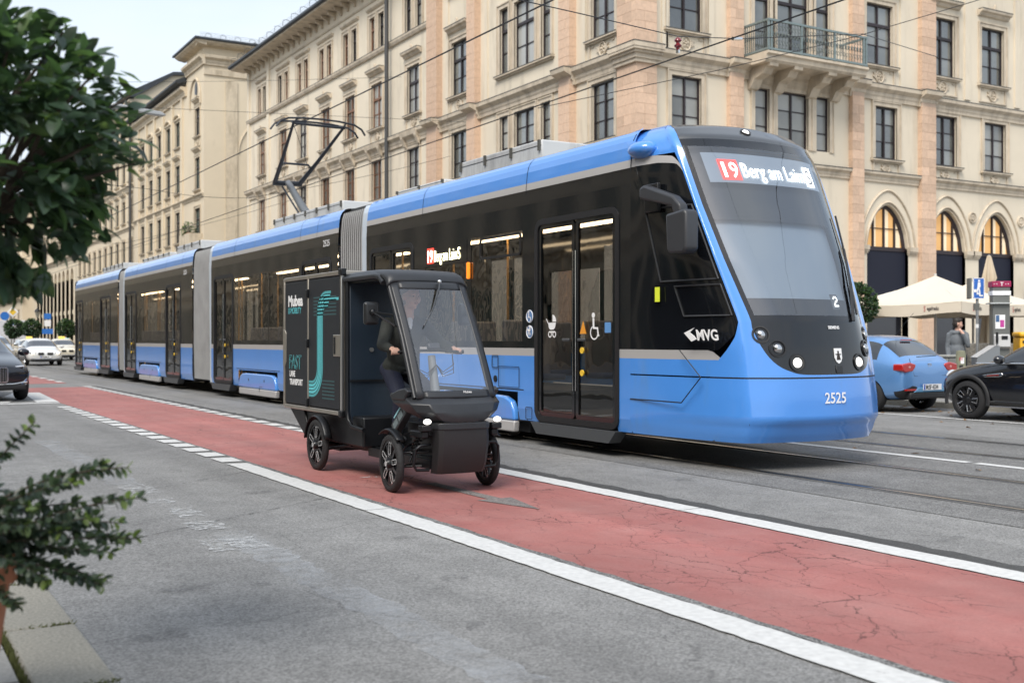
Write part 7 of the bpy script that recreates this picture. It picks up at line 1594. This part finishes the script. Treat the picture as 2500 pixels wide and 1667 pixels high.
mb.add(*(lambda n: ([(26.0+r_*(1+.22*math.cos(7*q*2*math.pi/n))*math.cos(q*2*math.pi/n), 19.2+r_*(1+.22*math.cos(7*q*2*math.pi/n))*math.sin(q*2*math.pi/n), z_) for r_, z_ in prof for q in range(n)], [(i*n+j, i*n+(j+1) % n, (i+1)*n+(j+1) % n, (i+1)*n+j) for i in range(len(prof)-1) for j in range(n)]))(42)); mb.build('folded_canopy', CANV2, t, smooth=60); mb = MB(); mb.tube([(26, 19.2, .12), (26, 19.2, 3.6)], .03, 8); mb.build('pole', POLEW, t, smooth=60)
# cafe chairs and table
CHR = mat('cafe_red', (.16, .02, .03), .6)
def cafe_chair(label, x, y, rz):
    t = thing('cafe_chair', label, 'chair', (x, y, .12), rz, 'cafe chairs', world=False)
    mb = MB(); mb.box(-.22, .22, -.22, .22, .43, .47); mb.build('seat', CHR, t, bevel=.02); mb = MB(); mb.grid(lambda u, v: (-.23+.46*u, .22+.05*v-.08*(2*u-1)**2, .5+.42*v), 8, 3); o = mb.build('backrest', CHR, t, smooth=60); md = o.modifiers.new('s', 'SOLIDIFY'); md.thickness = .025
    for sx_ in (-1, 1):
        for sy in (-1, 1): mb = MB(); mb.tube([(sx_*.19, sy*.19, .44), (sx_*.22, sy*.23, 0)], .014, 6); mb.build('leg', BFR, t, smooth=60)
cafe_chair('dark red cafe chair nearest the blue hatchback', 22.0, 18.6, R(20)); cafe_chair('dark red cafe chair just left of the standing man', 22.9, 18.0, R(200)); cafe_chair('dark red cafe chair behind the other two', 23.2, 19.2, R(100))
t = thing('cafe_table', 'small cafe table with a glass, left of the standing man', 'table', (22.5, 18.3, .12)); mb = MB(); mb.box(22.15, 22.85, 18.0, 18.6, .84, .875); mb.build('table_top', mat('table_wood', (.35, .28, .2), .6), t, bevel=.01); mb = MB(); mb.tube([(22.5, 18.3, .12), (22.5, 18.3, .84)], .03, 8); mb.lathe([(.25, .12), (.25, .14), (.03, .17)], 20, (22.5, 18.3, 0)); mb.build('table_leg', BFR, t, smooth=60)
# ---------------------------------------------------------------- street furniture on the far pavement
t = thing('phone_pillar', 'grey telephone pillar with a magenta top panel and handset', 'telephone', (20.75, 15.07, .12))
PG2 = mat('pillar_grey', (.16, .165, .155), .45, .3, vary=(4, .08)); MAG = mat('magenta', (.32, .012, .075), .5)
rz = Matrix.Translation((20.75, 15.07, 0)) @ Matrix.Rotation(R(-38), 4, 'Z')
mb = MB(); mb.box(-.17, .17, -.14, .14, .12, 2.46, 0, rz); mb.build('pillar_body', PG2, t, bevel=.012)
mb = MB(); mb.box(-.19, .19, -.16, .16, 2.45, 2.575, 0, rz); TP = mb.build('top_panel', MAG, t, bevel=.01); mb = MB(); mb.box(-.185, .185, -.155, .155, 2.28, 2.37, 0, rz); mb.build('white_band', WHT, t)
text_mesh('T', .11, WHT, 'logo_lettering', TP, rz @ Matrix.Translation((0, -.163, 2.475)) @ Matrix.Rotation(R(90), 4, 'X'), align='CENTER', bold=.002)
mb = MB(); [mb.box(x-.009, x+.009, -.1635, -.161, 2.505, 2.523, 0, rz) for x in (-.15, -.1, .08, .13)]; mb.build('logo_dots', WHT, TP)
mb = MB(); mb.box(-.24, .19, -.22, .15, 2.10, 2.125, 0, rz); mb.build('canopy', mat('pillar_glass', (.5, .52, .52), .3), t); mb = MB(); mb.box(-.125, .07, -.148, -.141, 1.58, 1.87, 0, rz); PO = mb.build('poster', WHT, t)
mb = MB(); mb.box(-.03, .05, -.1505, -.1485, 1.61, 1.76, 0, rz); mb.build('poster_print', mat('poster_pink', (.5, .05, .3), .5), PO); mb = MB(); mb.box(-.115, -.045, -.1505, -.1485, 1.72, 1.86, 0, rz); mb.build('poster_print', mat('poster_blue', (.05, .12, .25), .5), PO)
mb = MB(); mb.prism([(-.14, 1.15), (-.24, 1.20), (-.20, 1.44), (-.14, 1.47)], -.16, .16, 'x', 0, rz); PH = mb.build('phone_unit', mat('phone_grey', (.5, .5, .49), .4), t, bevel=.015); mb = MB(); mb.tube([rz @ Vector((-.12, -.26, 1.28)), rz @ Vector((-.12, -.25, 1.50))], .025, 8); mb.tube([rz @ Vector((-.12, -.26, 1.28)), rz @ Vector((-.2, -.27, 1.0)), rz @ Vector((-.1, -.2, .95))], .008, 5); mb.build('handset', BFR, PH, smooth=60); mb = MB(); mb.box(-.02, .1, -.232, -.2, 1.36, 1.43, 0, rz); mb.build('phone_screen', BFR, PH)
t = thing('pedestrian_sign', 'blue pedestrian underpass sign with a walking figure on a thin grey pole', 'sign', (20.6, 15.5, .12)); ms = Matrix.Translation((20.6, 15.5, 0)) @ Matrix.Rotation(R(-36), 4, 'Z')
mb = MB(); mb.tube([(20.6, 15.5, .12), (20.6, 15.5, 2.62)], .03, 10); mb.build('pole', mat('galvanised', (.36, .37, .37), .4, .6), t, smooth=60)
mb = MB(); mb.box(-.10, .13, -.06, -.035, 2.22, 2.66, 0, ms); SG = mb.build('sign_plate', mat('sign_blue', (.03, .14, .50), .4), t, bevel=.012); mb = MB(); mb.rring(.23, .44, .03, .012, .004, 0, ms @ Matrix.Translation((.015, -.064, 2.22)))
mb.lathe([(0, -.001), (.024, -.001), (.024, .001)], 10, (.02, -.064, 2.60), 'y', 0, ms); mb.prism([(-.005, 2.57), (.045, 2.57), (.055, 2.47), (.03, 2.46), (.05, 2.34), (.02, 2.34), (.01, 2.42), (-.02, 2.34), (-.05, 2.36), (-.015, 2.46)], -.065, -.062, 'y', 0, ms); mb.prism([(-.09, 2.42), (-.04, 2.42), (-.04, 2.38), (0, 2.38), (0, 2.34), (.05, 2.34), (.05, 2.30), (.1, 2.30), (.1, 2.27), (.02, 2.27), (.02, 2.31), (-.03, 2.31), (-.03, 2.35), (-.09, 2.36)], -.065, -.062, 'y', 0, ms); mb.build('sign_symbol', WHT, SG)
mb = MB(); mb.box(-.16, -.12, -.03, .2, 2.22, 2.66, 0, ms); mb.build('sign_back', PG2, t); mb = MB(); mb.box(-.06, .04, -.03, .07, 1.98, 2.12, 0, ms); mb.build('bracket_box', PG2, t); mb = MB(); mb.tube([(20.6, 15.5, 1.60), (20.6, 15.5, 1.68)], .033, 10); mb.build('pole_sticker', WHT, t)
GRW = mat('granite_wall', (.26, .245, .215), .85, vary=(28, .6), bump=(60, .5, .006))
t = thing('granite_parapet', 'low granite parapet behind the sign and phone pillar', 'wall', (21.2, 15.8, .12)); mw = Matrix.Translation((20.8, 16.0, 0)) @ Matrix.Rotation(R(-33), 4, 'Z')
for i in range(5): mb = MB(); mb.box(i*.62, i*.62+.61, 0, .3, .12, 1.27, 0, mw); mb.build('granite_slab', GRW, t, bevel=.012)
t = thing('grey_cabinet', 'grey metal cabinet with a slanted top at the foot of the phone pillar', 'cabinet', (20.3, 15.0, .12)); mc = Matrix.Translation((20.35, 15.1, 0)) @ Matrix.Rotation(R(-36), 4, 'Z')
mb = MB(); mb.prism([(-.24, .12), (.22, .12), (.22, 1.22), (.12, 1.22), (-.24, .98)], -.2, .2, 'y', 0, mc); mb.build('cabinet_body', mat('cabinet_grey', (.22, .235, .25), .4, .2), t, bevel=.012); mb = MB(); mb.prism([(-.25, .985), (.12, 1.232), (.22, 1.232), (.22, 1.222), (.12, 1.222), (-.25, .975)], -.21, .21, 'y', 0, mc); mb.build('cabinet_lid', mat('cabinet_lid', (.5, .5, .5), .4), t)
t = thing('litter_bin', 'grey litter bin behind the blue hatchback', 'bin', (19.8, 15.65, .12)); mb = MB(); mb.box(19.6, 20.02, 15.45, 15.85, .12, .98); mb.build('bin_body', mat('bin_grey', (.24, .24, .22), .6, vary=(4, .1)), t, bevel=.03); mb = MB(); mb.box(19.58, 20.04, 15.43, 15.87, .98, 1.03); mb.build('bin_lid', mat('bin_lid', (.33, .33, .30), .5), t, bevel=.015)
t = thing('meter_post', 'short olive concrete post covered in stickers', 'post', (19.55, 15.1, .12)); mb = MB(); mb.lathe([(.10, .12), (.10, 1.05), (.085, 1.12), (0, 1.13)], 10, (19.55, 15.1, 0)); mb.build('post_body', mat('olive_concrete', (.22, .22, .15), .8, vary=(8, .2)), t, smooth=30)
for (z, h_, m_) in ((.86, .12, WHT), (.73, .1, PLAST), (.92, .07, mat('sticker_red', (.4, .05, .05), .5))): 
    mb = MB(); a0 = -2.75 if m_ is not WHT else -2.5; mb.grid(lambda u, v: (19.55+.103*math.cos(a0+.7*u), 15.1+.103*math.sin(a0+.7*u), z+h_*v), 4, 1); mb.build('sticker', m_, t)
t = thing('post_box', 'yellow post box at the right edge of the picture', 'post box', (21.1, 14.8, .12)); mq = Matrix.Translation((21.2, 14.75, 0)) @ Matrix.Rotation(R(-36), 4, 'Z'); YP_ = mat('post_yellow', (.78, .42, .02), .4)
mb = MB(); mb.box(-.2, .4, -.2, .25, .5, 1.40, 0, mq); PB_ = mb.build('box_body', YP_, t, bevel=.03); mb = MB(); mb.box(-.22, .42, -.24, .27, 1.40, 1.51, 0, mq); mb.build('box_hood', YP_, PB_, bevel=.04); mb = MB(); mb.box(-.03, .2, -.212, -.202, .85, 1.1, 0, mq); mb.build('box_label', WHT, PB_); mb = MB(); mb.box(-.15, .35, -.215, -.2, 1.28, 1.33, 0, mq); mb.build('slot', PLAST, PB_); mb = MB(); mb.tube([(21.2, 14.8, .12), (21.2, 14.8, .5)], .05, 8); mb.build('post', PG2, t)
t = thing('wall_lantern', 'black wall lantern on a bracket at the right edge', 'lantern', (41.9, 29.1, 3.6)); mb = MB(); mb.prism([(-.10, 3.35), (.10, 3.35), (.17, 3.8), (-.17, 3.8)], -.13, .13, 'y', 0, Matrix.Translation((41.8, 28.9, 0))); mb.build('lantern_glass', mat('lantern_glass', (.25, .24, .2), .1), t); mb = MB(); mb.lathe([(.2, 3.8), (.1, 3.98), (.02, 4.08)], 8, (41.8, 28.9, 0)); mb.tube([(41.8, 28.9, 3.35), (41.8, 28.95, 3.0), (41.8, 29.3, 2.9)], .02, 6); mb.build('lantern_frame', BFR, t)
# street signs and lamps on the left
GALV = MATS['galvanised']
t = thing('street_sign', 'pole with a white-rimmed yellow diamond and round blue sign, far left', 'sign', (11.3, 103.5, 0)); mb = MB(); mb.tube([(11.3, 103.5, 0), (11.3, 103.5, 4.0)], .06, 8); mb.build('pole', GALV, t, smooth=60)
mb = MB(); Md = Matrix.Translation((11.39, 103.4, 3.7)) @ Matrix.Rotation(R(45), 4, 'Y'); mb.box(-.33, .33, -.03, 0, -.33, .33, 0, Md); D_ = mb.build('diamond_plate', WHT, t, bevel=.02); mb = MB(); mb.box(-.2, .2, -.045, -.031, -.2, .2, 0, Md); mb.build('diamond_center', YEL, D_); mb = MB(); mb.lathe([(0, -.03), (.36, -.03), (.36, 0)], 20, (10.75, 103.3, 3.35), 'y'); mb.build('round_plate', mat('sign_blue2', (.03, .17, .55), .4), t); mb = MB(); mb.box(11.1, 11.6, 103.38, 103.42, 2.6, 3.0); mb.build('small_plate', MATS['sign_blue2'], t)
def lantern(label, x, y, h):
    t = thing('street_lantern', label, 'street lamp', (x, y, 0), group='old street lanterns'); mb = MB(); mb.lathe([(.16, 0), (.14, .6), (.07, .8), (.055, h-.9), (.09, h-.85), (.05, h-.7)], 12, (x, y, 0)); mb.build('post', BFR, t, smooth=50); mb = MB(); mb.lathe([(.10, h-.7), (.26, h-.1), (.26, h-.08)], 6, (x, y, 0)); mb.build('lantern_glass', MATS['lantern_glass'], t); mb = MB(); mb.lathe([(.32, h-.08), (.2, h+.1), (.08, h+.2), (.05, h+.35), (0, h+.42)], 12, (x, y, 0)); mb.build('lantern_cap', BFR, t, smooth=40)
lantern('old street lantern in front of the arcade, left of the blue signs', 15.3, 118.5, 4.2); lantern('old street lantern behind the tail of the tram', 19.4, 112, 4.5)
t = thing('sign_pole', 'pole with stacked blue and white signs beside the old lantern', 'sign', (16.0, 117, 0)); mb = MB(); mb.tube([(16, 117, 0), (16, 117, 4.1)], .05, 8); mb.build('pole', GALV, t, smooth=60)
for (z0_, z1_, m_, w_) in ((3.35, 3.9, 'sign_blue2', .32), (2.65, 3.25, None, .3), (1.9, 2.4, 'sign_blue2', .5)): mb = MB(); mb.box(16-w_, 16+w_, 116.9, 116.94, z0_, z1_); mb.build('sign_plate', MATS[m_] if m_ else WHT, t)
for i, (x, y) in enumerate(((19.6, 108), (19.4, 104.5))):
    t = thing('shop_awning', ('dark blue shop awning beside the tram tail, farther one', 'dark blue shop awning beside the tram tail, nearer one')[i], 'awning', (21.9, y, 3), group='blue awnings'); mb = MB(); mb.prism([(22, 4.6), (20.3, 3.7), (20.3, 3.45), (20.4, 3.45), (22, 4.35)], y-1.4, y+1.4, 'y'); mb.build('awning_cloth', mat('awning_blue', (.02, .05, .20), .7), t); mb = MB(); mb.tube([(20.35, y-1.4, 3.5), (20.35, y+1.4, 3.5)], .03, 6); mb.build('front_bar', GALV, t)
t = thing('banner', 'dark red hanging banner at the left edge', 'banner', (9.6, 150, 5)); mb = MB(); mb.grid(lambda u, v: (11.2+1.0*u*(1-.6*v), 150, 9.2-4.2*(1-v)+.0), 4, 6); mb.build('cloth', mat('banner_red', (.25, .02, .05), .8), t); mb = MB(); mb.tube([(11.2, 150.05, 0), (11.2, 150.05, 9.6)], .06, 8); mb.build('pole', GALV, t, smooth=60)
# ---------------------------------------------------------------- man on the pavement
man = thing('person', 'dark-haired man in a grey jacket standing with a hand at his mouth', 'person', (20.42, 15.85, .12))
def gman():
    ox, oy, oz = 20.42, 15.85, .12; yaw = R(-55); Rz = Matrix.Translation((ox, oy, oz)) @ Matrix.Rotation(yaw, 4, 'Z'); q = lambda x, y, z: tuple(Rz @ Vector((x, y, z)))
    P, T = head(q(0, -.03, 1.57), yaw+R(110), HAIRD, 3, 2, R(8)); P2 = []
    P2 += [('c', q(0, 0, 1.46), q(0, .01, 1.36), .055, .065, 2), ('c', q(-.11, .01, 1.36), q(.11, .01, 1.36), .08, .08, 0), ('e', q(0, .01, 1.22), (.165, .125, .2), 0, Matrix.Rotation(yaw, 4, 'Z')), ('e', q(0, .01, 1.0), (.165, .13, .2), 0, Matrix.Rotation(yaw, 4, 'Z')), ('e', q(0, .01, .86), (.17, .135, .12), 0, Matrix.Rotation(yaw, 4, 'Z')), ('c', q(-.08, -.06, 1.38), q(.08, -.06, 1.38), .04, .04, 0)]
    for s in (-1, 1): P2 += [('c', q(s*.1, 0, .85), q(s*.11, -.01, .47), .095, .07, 1), ('c', q(s*.11, -.01, .47), q(s*.11, .01, .09), .068, .05, 1), ('c', q(s*.11, .03, .045), q(s*.13, -.14, .035), .045, .04, 6)]
    P2 += [('c', q(-.165, .01, 1.34), q(-.205, .03, 1.06), .062, .052, 0), ('c', q(-.205, .03, 1.06), q(-.18, -.08, .84), .05, .038, 0), ('c', q(-.18, -.09, .82), q(-.17, -.12, .74), .035, .03, 2)]
    P2 += [('c', q(.165, .01, 1.34), q(.21, -.10, 1.10), .062, .052, 0), ('c', q(.21, -.10, 1.10), q(.12, -.20, 1.34), .05, .038, 0), ('c', q(.12, -.2, 1.35), q(.07, -.185, 1.42), .034, .03, 2)]
    for i in range(4): P2.append(('c', q(.085-.015*i, -.19, 1.42), q(.05-.012*i, -.165, 1.475-.012*i), .012, .010, 2))
    P2.append(('c', q(.09, -.18, 1.40), q(.06, -.15, 1.45), .013, .011, 2))
    return P+P2
figure('body', gman(), [mat('jacket_grey', (.15, .165, .18), .8, vary=(12, .2)), NAVT, SKIN, HAIRD, TEE, LIP, SHOE], man, .014, 2)
# ---------------------------------------------------------------- cyclist far left
cy_ = thing('bicycle', 'city bicycle ridden away from the camera beside the tram tail', 'bicycle', (13.2, 86, 0)); bx_, by_ = 13.0, 86.0
for y in (-.52, .52): mb = MB(); mb.tube([(bx_, by_+y+.34*math.cos(R(a)), .35+.34*math.sin(R(a))) for a in range(0, 360, 15)], .02, 6, 0, False, None, True); mb.build('wheel', TYRE, cy_, smooth=60)
mb = MB(); [mb.tube([(bx_, by_+a, b), (bx_, by_+c, d_)], .02, 6) for a, b, c, d_ in ((-.52, .35, -.18, .85), (-.52, .35, -.05, .3), (-.05, .3, -.2, .9), (-.05, .3, .38, .8), (-.2, .82, .36, .86), (.52, .35, .36, .98))]; mb.tube([(bx_-.28, by_+.3, 1.02), (bx_+.28, by_+.3, 1.02)], .018, 6); mb.build('frame', mat('bicycle_orange', (.5, .2, .05), .4), cy_, smooth=60); mb = MB(); mb.ell((bx_, by_-.25, .95), (.09, .13, .04), 10, 6); mb.build('saddle', BFR, cy_, smooth=170)
cyc = thing('person', 'cyclist in a pale turquoise shirt and dark trousers riding away beside the tram tail', 'person', (bx_, by_, .5))
P, T = head((bx_, by_+.12, 1.60), R(180), HAIRD, 3, 2)
P += [('c', (bx_, by_+.05, 1.5), (bx_, by_, 1.40), .055, .06, 2), ('c', (bx_-.15, by_-.02, 1.38), (bx_+.15, by_-.02, 1.38), .09, .09, 0), ('e', (bx_, by_-.1, 1.22), (.2, .15, .22), 0), ('e', (bx_, by_-.2, 1.05), (.19, .15, .14), 0)]
for s in (-1, 1): P += [('c', (bx_+s*.2, by_, 1.38), (bx_+s*.28, by_+.12, 1.16), .065, .05, 0), ('c', (bx_+s*.28, by_+.12, 1.16), (bx_+s*.24, by_+.3, 1.04), .045, .035, 2), ('c', (bx_+s*.1, by_-.22, .98), (bx_+s*.11, by_+.08, .62 if s < 0 else .78), .10, .07, 1), ('c', (bx_+s*.11, by_+.08, .62 if s < 0 else .78), (bx_+s*.11, by_-.05, .2 if s < 0 else .42), .065, .045, 1), ('c', (bx_+s*.11, by_-.05, .15 if s < 0 else .37), (bx_+s*.11, by_+.1, .14 if s < 0 else .36), .045, .04, 6)]
figure('body', P, [mat('shirt_turquoise', (.38, .66, .66), .8), NAVT, SKIN, HAIRD, TEE, LIP, WHT], cyc, .025, 1)
